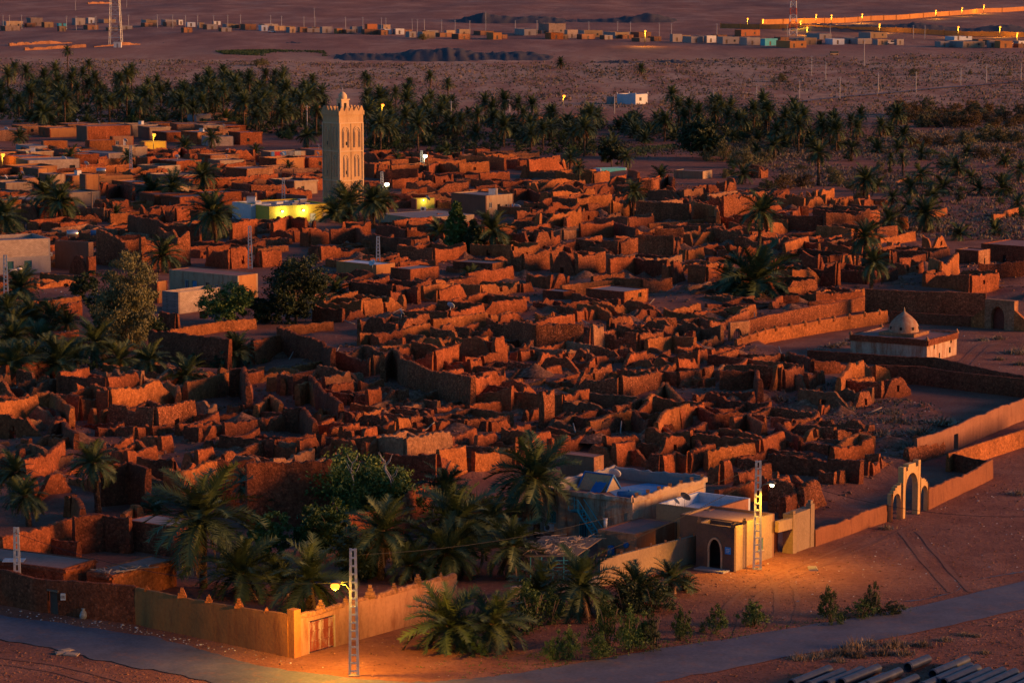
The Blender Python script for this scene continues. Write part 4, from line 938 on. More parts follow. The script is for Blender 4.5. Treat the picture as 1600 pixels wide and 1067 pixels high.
mb = MB(); mb.lathe([(0.05, 0), (0.16, 0.1), (0.05, 0.25), (0.1, 0.36), (0.02, 0.6)], 8, (ce.x, ce.y, h + 3.05)); mb.build('finial', M['cream'], dm)
for a_ in (250, 300, 340, 200):
    mb = MB(); q = Matrix.Translation((ce.x, ce.y, h + 0.7)) @ Matrix.Rotation(R(a_), 4, 'Z'); mb.box((1.9, -0.16, 0), (2.03, 0.16, 0.4), q); mb.build('dome_window', M['dark'], dm)
def wall_thing(name, label, pts, hs, mat, th=0.45, jag=0.12, mer=0, base=None, holes=()):
    t_ = thing(name, label, 'wall'); mb = MB(); P = [at(*p) for p in pts]
    rough_wall(mb, P, hs, th, jag, P[0].x * 0.37, 0.6, batter=0.1, steps=False, holes=holes); w_ = mb.build('wall', M[mat], t_)
    for k in range(mer):
        f = (k + 0.5) / mer * (len(P) - 1); i = int(f); e = P[i].lerp(P[min(i + 1, len(P) - 1)], f - i); mb = MB(); mb.lathe([(0.5, -0.35), (0.42, 0.1), (0.2, 0.35), (0.02, 0.5)], 6, (e.x, e.y, (hs if not isinstance(hs, list) else hs[0]) - 0.1)); mb.build('merlon', M[mat], t_)
    for a_, b_ in zip(P, P[1:]): BUILT.append((a_, a_.lerp(b_, 0.5), b_))
    return t_
wall_thing('yard_wall', 'lit orange yard wall with knobbly merlons left of domed shrine', [(1150, 552), (1200, 535), (1290, 519), (1385, 505)], 1.9, 'clay_ochre_sun', 0.5, 0.05, 12)
wall_thing('yard_wall', 'higher stone wall running behind lit yard wall to dark corner', [(1165, 523), (1250, 504), (1335, 487), (1352, 484)], 2.1, 'stone', 0.5, 0.12)
wall_thing('yard_wall', 'tall dark stone wall behind the domed shrine', [(1352, 489), (1440, 493), (1540, 496)], 3.7, 'stone', 0.6, 0.06)
wall_thing('yard_wall', 'low dark wall in front of tall wall behind domed shrine', [(1390, 503), (1470, 508), (1530, 511)], 1.6, 'clay_dark_shade', 0.4, 0.05)
wall_thing('yard_wall', 'dark low wall skirting front of the domed shrine', [(1262, 562), (1350, 568), (1460, 574), (1530, 589), (1640, 612)], 1.3, 'clay_dark_shade', 0.4, 0.1, 0)
wall_thing('yard_wall', 'long dark wall below the domed shrine running to right edge', [(1370, 598), (1440, 601), (1520, 612), (1600, 621), (1680, 630)], 2.3, 'clay_dark_shade', 0.45, 0.06)
t = thing('yard_gateway', 'tall clay gateway with dark round arch at far corner of shrine yard', 'gateway'); landmark('the shrine yard gateway', at(1560, 516))
ga, gb = at(1538, 513), at(1584, 517); mb = MB(); slab_wall(mb, ga, gb, 4.3, 1.2, [], -0.5, 0, [(1.0, 3.2, -1, 3.3)]); mb.build('arch_block', M['clay_pale'], t)
gd = (gb - ga).normalized(); gn = Vector((-gd.y, gd.x, 0)); mb = MB(); slab_wall(mb, ga + gn * 0.9, gb + gn * 0.9, 3.2, 0.1, zb=0); mb.build('door', M['reddoor'], t)
for s_, p_ in ((-1, ga), (1, gb)):
    mb = MB(); q = p_ + gd * s_ * 2.2; mb.poly([(p_.x, p_.y, 0), (q.x, q.y, 0), (q.x, q.y, 1.4), (p_.x, p_.y, 3.0)][::s_]); e, e2 = p_ + gn * 0.6, q + gn * 0.6
    mb.poly([(e.x, e.y, 0), (e2.x, e2.y, 0), (e2.x, e2.y, 1.4), (e.x, e.y, 3.0)][::-s_]); mb.quad((p_.x, p_.y, 3.0), (q.x, q.y, 1.4), (e2.x, e2.y, 1.4), (e.x, e.y, 3.0)); mb.quad((q.x, q.y, 0), (e2.x, e2.y, 0), (e2.x, e2.y, 1.4), (q.x, q.y, 1.4)); mb.build('buttress', M['clay_ochre_sun'], t)
# white arched iron gate between ruins
t = thing('iron_gate', 'small arched iron gate between whitewashed posts left of lit yard wall', 'gate'); e0, e1 = at(1141, 541), at(1171, 538)
mb = MB(); slab_wall(mb, e0, e1, 3.3, 0.5, [], -0.5, 0, [(0.5, 2.1, -1, 2.4)]); mb.build('frame', M['clay_pale'], t)
for k in range(6):
    e = e0.lerp(e1, 0.2 + 0.11 * k); mb = MB(); mb.bar((e.x, e.y + 0.1, 0), (e.x, e.y + 0.1, 2.3), 0.06); mb.build('bar', M['dark'], t)
# ---- minaret
landmark('the minaret', at(531, 330))
def minaret():
    a = 38.0; A, B, C, _ = corner(531, 176, 28, 36, 154, a); L = ((C - B).length + (A - B).length) / 2
    u, v = frame(a); A, C = B + v * L, B + u * L; D_ = A + C - B; h = 20.4
    t = thing('minaret', 'tall square minaret with blind arches, battlements and small domed lantern', 'minaret')
    M['minpl'] = plaster('minaret_render', (0.60, 0.38, 0.19), (0.36, 0.18, 0.08), 0.7); M['mintrim'] = plaster('minaret_trim', (0.70, 0.50, 0.30), (0.5, 0.3, 0.15), 0.3)
    mb = MB(); F = [(A, B), (B, C), (C, D_), (D_, A)]
    for p, q in F: mb.quad((p.x, p.y, -1), (q.x, q.y, -1), (q.x, q.y, h), (p.x, p.y, h))
    mb.poly([(p.x, p.y, h - 0.001) for p in (A, B, C, D_)]); mb.build('shaft', M['minpl'], t)
    for p, q in F[:2]:
        d = (q - p).normalized(); n = Vector((d.y, -d.x, 0)); Mx = Matrix(((d.x, n.x, 0, p.x), (d.y, n.y, 0, p.y), (0, 0, 1, 0), (0, 0, 0, 1)))
        for x0 in (0.0, L - 0.32):
            mb = MB(); mb.box((x0, 0.002, 1.0), (x0 + 0.3, 0.16, h - 1.6), Mx); mb.build('corner_strip', M['mintrim'], t)
        for z in (6.3, 12.6, 18.6):
            mb = MB(); mb.box((0.31, 0.002, z), (L - 0.33, 0.18, z + 0.22), Mx); mb.build('band', M['mintrim'], t)
        mb = MB(); mb.box((L / 2 - 0.1, 0.002, 1.0), (L / 2 + 0.1, 0.1, 6.29), Mx); mb.box((L / 2 - 0.1, 0.002, 6.53), (L / 2 + 0.1, 0.1, 12.59), Mx); mb.box((L / 2 - 0.1, 0.002, 12.83), (L / 2 + 0.1, 0.1, 18.59), Mx); mb.build('pilaster', M['minpl'], t)
        for r, (zb, zt) in enumerate(((1.4, 5.8), (7.2, 11.9), (13.5, 17.9))):
            for k in range(2):
                c = L * (0.27 + 0.46 * k); rr = 0.82 if r != 1 else 0.55
                for rad, zo, pr in ((rr, 0, 0.14), (rr * 0.62, -0.45, 0.1)):
                    mb = MB(); pts = [(-rad, zb), (-rad, zt - 1.3 * rad)] + [(-rad * math.cos(math.pi * i / 12), zt - 1.3 * rad + 1.3 * rad * math.sin(math.pi * i / 12)) for i in range(1, 12)] + [(rad, zt - 1.3 * rad), (rad, zb)]
                    for (xa, za), (xb, zb2) in zip(pts, pts[1:]):
                        mb.bar(Mx @ Vector((c + xa, pr / 2, za + zo * (za > zb))), Mx @ Vector((c + xb, pr / 2, zb2 + zo * (zb2 > zb))), 0.13, 0.13)
                    mb.build('blind_arch', M['mintrim'], t)
        for c, z in ((0.30 * L, 14.0), (0.30 * L, 7.8)):
            mb = MB(); mb.box((c - 0.17, 0.003, z), (c + 0.17, 0.05, z + 0.75), Mx); mb.build('slit_window', M['dark'], t)
    ce = (A + C) / 2
    for p, q in F:
        d = (q - p).normalized(); n = Vector((d.y, -d.x, 0)); Mx = Matrix(((d.x, n.x, 0, p.x), (d.y, n.y, 0, p.y), (0, 0, 1, 0), (0, 0, 0, 1)))
        mb = MB(); mb.box((-0.2, -0.3, h), (L - 0.12, 0.2, h + 0.9), Mx); mb.build('parapet', M['minpl'], t)
        for k in range(5):
            x = L * (k + 0.5) / 5; mb = MB()
            f_ = [(x - 0.55, h + 0.9), (x + 0.55, h + 0.9), (x + 0.3, h + 1.4), (x, h + 1.9), (x - 0.3, h + 1.4)]
            mb.poly([Mx @ Vector((a_, 0.18, b_)) for a_, b_ in f_]); mb.poly([Mx @ Vector((a_, -0.2, b_)) for a_, b_ in reversed(f_)])
            for i in range(1, 5):
                (xa, za), (xb, zb) = f_[i], f_[(i + 1) % 5]; mb.quad(Mx @ Vector((xa, 0.18, za)), Mx @ Vector((xa, -0.2, za)), Mx @ Vector((xb, -0.2, zb)), Mx @ Vector((xb, 0.18, zb)))
            mb.build('merlon', M['minpl'], t)
    q = Matrix.Translation((ce.x, ce.y, 0)) @ Matrix.Rotation(R(a), 4, 'Z'); mb = MB(); mb.box((-0.95, -0.95, h - 0.1), (0.95, 0.95, h + 3.1), q); mb.box((-1.1, -1.1, h + 3.1), (1.1, 1.1, h + 3.35), q); ln = mb.build('lantern', M['mintrim'], t)
    mb = MB(); mb.lathe([(0.85, 0), (0.95, 0.35), (0.85, 0.85), (0.5, 1.3), (0.12, 1.55), (0.02, 1.6)], 18, (ce.x, ce.y, h + 3.34)); mb.build('dome', M['mintrim'], ln)
    mb = MB(); mb.tube([(ce.x, ce.y, h + 4.9), (ce.x, ce.y, h + 5.8)], [0.07, 0.03], 6); mb.build('finial', M['galv'], ln)
    for dx, dy in ((0.951, 0), (0, -0.951), (-0.951, 0)):
        mb = MB(); w = 0.32
        mb.box((dx - 0.03 if dx else -w, dy - 0.03 if dy else -w, h + 0.9), (dx + 0.03 if dx else w, dy + 0.03 if dy else w, h + 2.5), q); mb.build('opening', M['dark'], ln)
    BUILT.append((A, B, C))
minaret()
# ---- mosque hall with the yellow lamp-lit wall
landmark('the yellow mosque hall', at(465, 346))
t, A, B, C, h = H('mosque_hall', 'low mosque hall with bright yellow wall lit by two lamps', 421, 323, 62, 89, 26, 'yellow', 'yellow', 'roof_grey', a=33, cat='mosque', parapet=0.3, opR=[(0.68, 0.78, 0.0, 1.6, 'door', M['white']), (0.90, 0.97, 0.0, 1.6, 'door', M['white'])])
dBC = (C - B).normalized(); nBC = Vector((dBC.y, -dBC.x, 0))
for f, lb in ((0.2, 'white wall lamp at left end of yellow mosque wall'), (0.55, 'white wall lamp at middle of yellow mosque wall')):
    e = on_face(B, C, f, 2.35, 0.0); tl = thing('wall_lamp', lb, 'wall lamp', e, 0, 'mosque wall lamps'); q = nBC
    mb = MB(); mb.bar((0, 0, 0), tuple(q * 0.5), 0.06); mb.build('bracket', M['galv'], tl); mb = MB(); mb.lathe([(0.02, -0.2), (0.2, -0.1), (0.22, 0.05), (0.02, 0.12)], 10, tuple(q * 0.55)); mb.build('bulb', M['bulb_white'], tl)
    lamp_light(tl, tuple(q * 0.95 + Vector((0, 0, -0.1))), 260, (1.0, 0.88, 0.35), 0.15)
for k in range(9):                       # domes, boxes on the hall roof
    f, g_ = rnd.uniform(0.08, 0.92), rnd.uniform(0.1, 0.9); e = B + (C - B) * f + (A - B) * g_
    tt = auto_thing('roof_box', ['white roof ventilator box', 'grey roof ventilator box'][k % 2], 'ventilator', (e.x, e.y, h - 0.3), R(33), 'ventilators on the mosque roof')
    s_ = rnd.uniform(0.4, 0.8); mb = MB(); mb.box((-s_, -s_ * 0.7, 0), (s_, s_ * 0.7, s_ * 0.8)); mb.build('case', [M['white'], M['grey']][k % 2], tt); mb = MB(); mb.box((-s_ * 1.1, -s_ * 0.8, s_ * 0.8), (s_ * 1.1, s_ * 0.8, s_ * 0.92)); mb.build('cap', M['galv'], tt)
t, A, B, C, h = H('white_house', 'whitewashed flat-roofed house left of the yellow mosque hall', 392, 320, 34, 30, 26, 'white', 'bluewhite', 'bluewhite', a=33, parapet=0.35)
e = (A + C) / 2; tt = thing('water_box', 'white square water box on the whitewashed roof', 'water tank', (e.x, e.y, h - 0.3)); mb = MB(); mb.box((-0.9, -0.9, 0), (0.9, 0.9, 1.5)); mb.build('tank', M['white'], tt); mb = MB(); mb.box((-0.95, -0.95, 1.5), (0.95, 0.95, 1.6)); mb.build('lid', M['grey'], tt)
wall_thing('yard_wall', 'long pinkish wall behind the yellow mosque hall roof', [(338, 306), (400, 309), (480, 318)], 1.6, 'rosy', 0.4, 0.03)
# laundry house
t, A, B, C, h = H('laundry_house', 'cream flat-roofed house with blankets along its roof edge', 423, 238, 18, 53, 22, 'brown', 'cream', 'roof_clay', a=30, parapet=0.5, opR=[(0.28, 0.38, 0.0, 1.7, 'door', M['wood'])])
for k, (f0, f1, c_) in enumerate(((0.02, 0.10, 'bluepl'), (0.12, 0.30, 'b_red'), (0.33, 0.44, 'bluepl'), (0.46, 0.66, 'b_grey'), (0.68, 0.86, 'b_pale'))):
    if c_ not in M: M[c_] = {'b_red': plain('red_blanket', (0.42, 0.03, 0.03), 0.9), 'b_grey': plain('grey_pattern_blanket', (0.22, 0.22, 0.26), 0.9, 0, 0.8, 4), 'b_pale': plain('pale_blanket', (0.4, 0.40, 0.36), 0.9, 0, 0.5, 4)}[c_]
    p_, q_ = on_face(B, C, f0, 0, 0.06), on_face(B, C, f1, 0, 0.06); mb = MB(); n_ = 7
    mb.grid([[tuple(p_.lerp(q_, i / n_) + nBC * (0.06 * pn(i * 1.1, k) + 0.05 * (j == 0)) + Vector((0, 0, h - 1.1 + 1.15 * j / 3 + 0.04 * pn(i, j, k)))) for i in range(n_ + 1)] for j in range(4)] + [[tuple(p_.lerp(q_, i / n_) - nBC * 0.45 + Vector((0, 0, h + 0.05))) for i in range(n_ + 1)]])
    tag(mb.build('blanket', M[c_]), {0: 'narrow blue blanket at left end of roof edge', 1: 'wide red blanket hung over the roof edge', 2: 'blue blanket right of the red one on roof edge', 3: 'dark patterned grey blanket on the roof edge', 4: 'pale blanket at right end of roof edge'}[k], 'blanket', 'blankets on the roof edge')
# tan house with roof tanks, lime wall, long grey roof
t, A, B, C, h = H('tan_house', 'two-tone tan house with roof tank, white window and open door', 759, 306, 55, 43, 31, 'brown', 'cream', 'roof_grey', a=42, parapet=0.2, opR=[(0.12, 0.22, 1.5, 2.7, 'window', M['white']), (0.42, 0.52, 0.2, 2.2, 'door', M['dark'])])
landmark('the two-tone tan house', B)
e = B + (A - B) * 0.1 + (C - B) * 0.35; tt = thing('water_box', 'white box tank on roof of the tan house', 'water tank', (e.x, e.y, h - 0.2)); mb = MB(); mb.box((-0.7, -0.6, 0.2), (0.7, 0.6, 1.4)); mb.build('tank', M['white'], tt); mb = MB(); mb.box((-0.6, -0.5, 0), (0.6, 0.5, 0.199)); mb.build('stand', M['wood'], tt)
e = B + (A - B) * 0.2 + (C - B) * 0.6; tt = thing('roof_drum', 'upright grey drum on roof of the tan house', 'drum', (e.x, e.y, h - 0.2)); mb = MB(); mb.lathe([(0.5, 0), (0.5, 1.3), (0.35, 1.4), (0.02, 1.4)], 14); mb.build('drum', M['grey'], tt); mb = MB(); mb.tube([(0, 0, 1.38), (0, 0, 2.1)], 0.14, 8); mb.build('spout', M['redpl'], tt)
for k in range(5):
    e = on_face(B, C, 0.66 + 0.075 * k, 0.9, 0.5); mb = MB(); n_ = 4; mt_ = [M['dark'], M['b_grey'], M['reddoor'], M['bluepl'], M['b_pale']][k]
    mb.grid([[(e.x + dBC.x * i * 0.13, e.y + dBC.y * i * 0.13 + 0.06 * pn(i, j, k), 0.9 + j * 0.4) for i in range(n_)] for j in range(4)])
    tag(mb.build('hung_cloth', mt_), ['black', 'grey', 'dark red', 'blue', 'pale'][k] + ' cloth on washing line beside the tan house', 'laundry', 'laundry by the tan house')
H('lime_house', 'low house with bright lime-yellow wall left of tan house', 650, 311, 8, 30, 16, 'brown', 'lime', 'roof_clay', a=35, parapet=0.15)
wl_ = thing('wall_lamp', 'hidden yellow lamp glowing on the lime wall', 'wall lamp', on_face(*[BUILT[-1][i] for i in (1, 2)], 0.35, 1.9, 0.1)); mb = MB(); mb.lathe([(0.02, -0.12), (0.1, -0.05), (0.1, 0.05), (0.02, 0.1)], 8, (0.1, -0.1, 0)); mb.build('bulb', M['bulb_white'], wl_); lamp_light(wl_, (0.5, -0.5, -0.2), 60, (1.0, 0.85, 0.3), 0.1)
t, A, B, C, h = H('long_hall', 'long hall with broad grey flat roof in front of tan house', 650, 341, 60, 90, 20, 'cream', 'cream', 'roof_grey', a=36, parapet=0.04)
aircon('air conditioner at back edge of broad grey roof', (A + (C - B) * 0.75 + Vector((0, 0, h))), Vector((0, -1, 0)), 1.1)
dish('satellite_dish', 'large pale dish on wall right of tan house', at(808, 336), 1.0, 250)
dish('satellite_dish', 'small bluish dish on roof left of the tan house', at(668, 318, 1.6), 0.7, 210)
# cream house with the blue door, eucalyptus yard
landmark('the cream house with blue door', at(330, 470))
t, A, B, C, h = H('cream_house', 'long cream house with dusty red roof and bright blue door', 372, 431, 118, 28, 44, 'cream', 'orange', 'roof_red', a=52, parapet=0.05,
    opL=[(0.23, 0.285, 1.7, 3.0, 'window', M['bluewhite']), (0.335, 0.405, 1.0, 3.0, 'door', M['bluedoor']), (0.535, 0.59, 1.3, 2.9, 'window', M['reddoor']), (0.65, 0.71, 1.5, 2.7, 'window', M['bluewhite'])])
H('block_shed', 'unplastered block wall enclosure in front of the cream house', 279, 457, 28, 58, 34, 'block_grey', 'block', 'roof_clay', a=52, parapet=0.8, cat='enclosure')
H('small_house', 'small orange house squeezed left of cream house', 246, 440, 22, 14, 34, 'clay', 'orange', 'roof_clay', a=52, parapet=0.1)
for k, (x, y_, mt_, lb) in enumerate(((312, 492, 'reddoor', 'dark red'), (326, 490, 'bluepl', 'blue'), (335, 494, 'bluewhite', 'white'))):
    e = at(x, y_ + 14); mb = MB(); mb.grid([[(e.x + i * 0.3, e.y + 0.1 * pn(i, j, k), 0.8 + j * 0.35) for i in range(5)] for j in range(4)]); tag(mb.build('hung_sheet', M[mt_]), lb + ' sheet drying on line below the cream house', 'laundry', 'laundry below the cream house')
# block-parapet house at left edge
t, A, B, C, h = H('block_house', 'grey house with white block parapet and turquoise windows at left edge', -30, 377, 40, 101, 54, 'grey', 'block', 'roof_grey', a=27, parapet=0.6, opR=[(0.38, 0.47, 0.9, 2.2, 'bars'), (0.62, 0.73, 0.9, 2.2, 'bars'), (0.15, 0.24, 0.9, 2.2, 'bars')])
landmark('the white block parapet house', C)
t_lo = MB(); slab_wall(t_lo, on_face(B, C, 0.0, 0, 0.06), on_face(B, C, 1.0, 0, 0.06), 2.9, 0.05, [(0.38 * (C - B).length, 0.47 * (C - B).length, 0.9, 2.2), (0.62 * (C - B).length, 0.73 * (C - B).length, 0.9, 2.2), (0.15 * (C - B).length, 0.24 * (C - B).length, 0.9, 2.2)]); t_lo.build('lower_render', M['grey'], t)
H('brown_house', 'plain dark brown house right of white block parapet', 139, 379, 58, 6, 44, 'brown', 'brown', 'roof_grey', a=60, parapet=0.3)
aircon('air conditioner on the end of grey house with turquoise windows', at(78, 417) + Vector((0, 0, 1.9)), Vector((0.4, -1, 0)), 0.9)
tank('steel_tank', 'shiny steel water tank on roof behind block parapet', at(113, 372, 3.2), 2.0, 0.62, 20)
tank('steel_tank', 'bluish water tank right of shiny tank behind brown house', at(152, 370, 2.4), 2.4, 0.5, 10, M['barrel'])
# ---- hand-built houses of the left quarter: bx by wl wr hp left right roof angle
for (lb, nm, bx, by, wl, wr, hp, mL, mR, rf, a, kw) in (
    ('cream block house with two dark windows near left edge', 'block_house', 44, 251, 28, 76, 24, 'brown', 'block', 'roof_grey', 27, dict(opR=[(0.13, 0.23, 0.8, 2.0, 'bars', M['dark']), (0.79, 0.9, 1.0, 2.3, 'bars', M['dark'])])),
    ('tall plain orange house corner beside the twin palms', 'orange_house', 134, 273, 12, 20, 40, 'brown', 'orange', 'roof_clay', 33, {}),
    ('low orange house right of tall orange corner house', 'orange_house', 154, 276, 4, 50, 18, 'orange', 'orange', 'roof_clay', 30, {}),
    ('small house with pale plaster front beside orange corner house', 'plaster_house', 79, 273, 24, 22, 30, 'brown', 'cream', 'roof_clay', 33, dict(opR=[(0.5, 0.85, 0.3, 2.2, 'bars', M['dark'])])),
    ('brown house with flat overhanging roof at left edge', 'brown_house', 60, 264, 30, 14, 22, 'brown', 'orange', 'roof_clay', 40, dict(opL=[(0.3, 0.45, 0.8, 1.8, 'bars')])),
    ('ochre block house on the back row near left edge', 'block_house', 68, 221, 6, 36, 17, 'brown', 'clay_ochre_sun', 'roof_clay', 22, {}),
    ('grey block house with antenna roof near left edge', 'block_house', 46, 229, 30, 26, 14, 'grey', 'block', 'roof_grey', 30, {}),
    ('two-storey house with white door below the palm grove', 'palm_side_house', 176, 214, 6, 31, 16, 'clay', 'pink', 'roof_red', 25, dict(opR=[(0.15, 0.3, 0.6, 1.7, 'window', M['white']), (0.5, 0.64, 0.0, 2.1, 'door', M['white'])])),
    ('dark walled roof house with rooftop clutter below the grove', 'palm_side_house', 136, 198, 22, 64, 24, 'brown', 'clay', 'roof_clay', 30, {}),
    ('pinkish clay house right of rooftop clutter house', 'palm_side_house', 140, 220, 10, 38, 16, 'clay', 'clay_ochre_sun', 'roof_clay', 25, {}),
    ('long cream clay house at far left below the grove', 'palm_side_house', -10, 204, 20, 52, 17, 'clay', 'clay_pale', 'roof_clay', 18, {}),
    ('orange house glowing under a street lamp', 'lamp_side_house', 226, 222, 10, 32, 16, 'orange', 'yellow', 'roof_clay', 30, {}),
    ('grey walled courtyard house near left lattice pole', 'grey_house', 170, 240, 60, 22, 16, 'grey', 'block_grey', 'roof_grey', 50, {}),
    ('grove house with yellow-framed window among the palms', 'grove_house', 306, 180, 16, 22, 16, 'grey', 'cream', 'roof_grey', 35, dict(opR=[(0.25, 0.45, 0.8, 2.2, 'window', M['lime'])])),  # window frame in lime-yellow paint
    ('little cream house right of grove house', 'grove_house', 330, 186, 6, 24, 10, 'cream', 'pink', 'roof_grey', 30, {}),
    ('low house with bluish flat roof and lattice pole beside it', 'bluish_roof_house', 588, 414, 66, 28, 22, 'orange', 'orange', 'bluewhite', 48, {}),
    ('clay house with grey roof strip right of bluish roof', 'clay_house', 641, 421, 32, 44, 24, 'clay_dark_shade', 'clay', 'roof_grey', 48, {}),
    ('long clay house with broad dusty roof and lit end', 'clay_house', 769, 412, 62, 22, 22, 'clay_dark_shade', 'clay_ochre_sun', 'roof_clay', 60, {}),
    ('clay house with small windows and lit gable among ruins', 'clay_house', 975, 456, 58, 40, 26, 'clay_dark_shade', 'clay_ochre_sun', 'roof_grey', 50, dict(opR=[(0.28, 0.38, 0.9, 1.5, 'bars', M['dark']), (0.58, 0.72, 1.4, 2.1, 'bars', M['dark'])])),
    ('low clay house with metal roof among ruins', 'clay_house', 880, 456, 32, 20, 18, 'clay_dark_shade', 'clay', 'roof_grey', 50, {}),
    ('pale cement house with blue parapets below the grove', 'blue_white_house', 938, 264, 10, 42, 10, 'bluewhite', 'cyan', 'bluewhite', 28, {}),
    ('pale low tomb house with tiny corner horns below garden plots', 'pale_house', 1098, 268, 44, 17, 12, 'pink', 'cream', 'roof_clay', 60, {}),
    ('block of clay rooms with two doors at right edge', 'clay_house', 1528, 392, 32, 24, 30, 'clay_dark_shade', 'clay_pale', 'roof_red', 52, dict(opR=[(0.5, 0.6, 0.5, 1.9, 'bars', M['dark'])])),
    ('long clay house with flat roof running off right edge', 'clay_house', 1600, 385, 60, 60, 32, 'clay_dark_shade', 'clay', 'roof_red', 52, dict(opL=[(0.5, 0.58, 0.0, 1.8, 'door', M['dark'])])),
    ('white-floored cube ruin left of minaret foot', 'clay_house', 612, 250, 12, 26, 14, 'clay_dark_shade', 'clay', 'roof_clay', 40, {})):
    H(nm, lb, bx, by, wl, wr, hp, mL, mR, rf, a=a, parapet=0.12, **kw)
# a few dishes and tanks of the left quarter
for (x, y_, z_, r_, lb) in ((100, 240, 2.6, 0.8, 'white dish on grey roof near ochre block house'), (135, 246, 2.8, 0.7, 'white dish right of cream block house'), (6, 280, 2.0, 0.6, 'white dish low at left edge'), (196, 206, 3.2, 0.6, 'white dish beside lattice pole below the grove'), (10, 196, 2, 0.8, 'round white dish at left edge before the grove')): dish('satellite_dish', lb, at(x, y_ + z_ * 6, z_), r_, 240)
tank('steel_tank', 'shiny steel tank on roof above the orange houses', at(158, 272, 3.2), 2.2, 0.6, 10)
dish('satellite_dish', 'bluish dish on the long clay terrace amid ruins', at(704, 488, 2.4), 0.6, 240, M['bluewhite'])
dish('satellite_dish', 'grey dish lying on the long clay terrace', at(627, 498, 2.4), 0.55, 200)
dish('satellite_dish', 'grey dish on bluish flat roof house', at(582, 420, 2.8), 0.6, 60)
# lattice poles of the town
for (x, yt, yb, lb) in ((591, 369, 428, 'lattice pole rising behind bluish flat roof house'), (443, 278, 316, 'lattice pole standing at yellow mosque hall'), (391, 353, 420, 'lattice pole behind the cream house with blue door'),
                        (10, 398, 482, 'lattice pole at left edge below turquoise windows'), (205, 227, 280, 'lattice pole among houses of left quarter'), (356, 232, 254, 'slender lattice pole left of laundry house'), (597, 268, 302, 'lattice pole right of the minaret'), (659, 235, 262, 'lattice pole carrying the white-lit lamp')):
    b_ = at(x, yb); lattice_pole(lb, b_, (yb - yt) / S(b_), 0.7, 0)
b_ = at(144, 345); mb = MB(); mb.tube([b_, b_ + Vector((0, 0, 45 / S(b_)))], [0.2, 0.13], 8); mb.tube([b_ + Vector((-0.7, 0, 5.6)), b_ + Vector((0.7, 0, 5.6))], 0.06, 6); tag(mb.build('wooden_pole', M['wood']), 'brown wooden pole right of the twin palms', 'utility pole')
# lamps of the town
for (x, y_, yb, pw, lb, bm, col) in ((377, 171, 192, 900, 'street lamp glowing orange among palms left of minaret', 'bulb', SODIUM), (597, 163, 196, 900, 'street lamp glowing orange right of the minaret top', 'bulb', SODIUM), (880, 149, 182, 800, 'street lamp glowing orange alone beyond the grove', 'bulb', SODIUM),
        (240, 209, 240, 900, 'street lamp glowing over the orange house', 'bulb', SODIUM), (4, 240, 268, 900, 'street lamp glowing at far left edge', 'bulb', SODIUM), (663, 242, 264, 350, 'white-lit lamp on lattice pole below the grove', 'bulb_white', (1, 0.9, 0.5)), (603, 286, 306, 400, 'dim lamp by lattice pole right of minaret', 'bulb_white', (1, 0.6, 0.3))):
    b_ = at(x, yb); street_lamp(lb, b_, (yb - y_) / S(b_), 0.2, -60, pw, 0.55, col, bm=M[bm])
b_ = at(14, 482); street_lamp('unlit white street lamp leaning off pole at left edge', b_, 6.0, 1.5, 20, 0, 0.3, mast=False)
# ------------------------------------------------------------------ ruins of the old mud town, measured piece by piece
RG = {'R4': (0, 180, 3.9525), 'R5': (400, 180, 3.9525), 'R6': (800, 180, 3.9525), 'R7': (1200, 180, 3.9525), 'Q1': (0, 430, 3.9525), 'Q2': (400, 430, 3.9525),
      'Q3': (800, 430, 3.9525), 'Q4': (1200, 430, 3.9525), 'P1': (0, 680, 2.7575), 'P2': (400, 680, 2.7575), 'P3': (800, 680, 2.7575), 'P4': (1200, 680, 2.7575)}
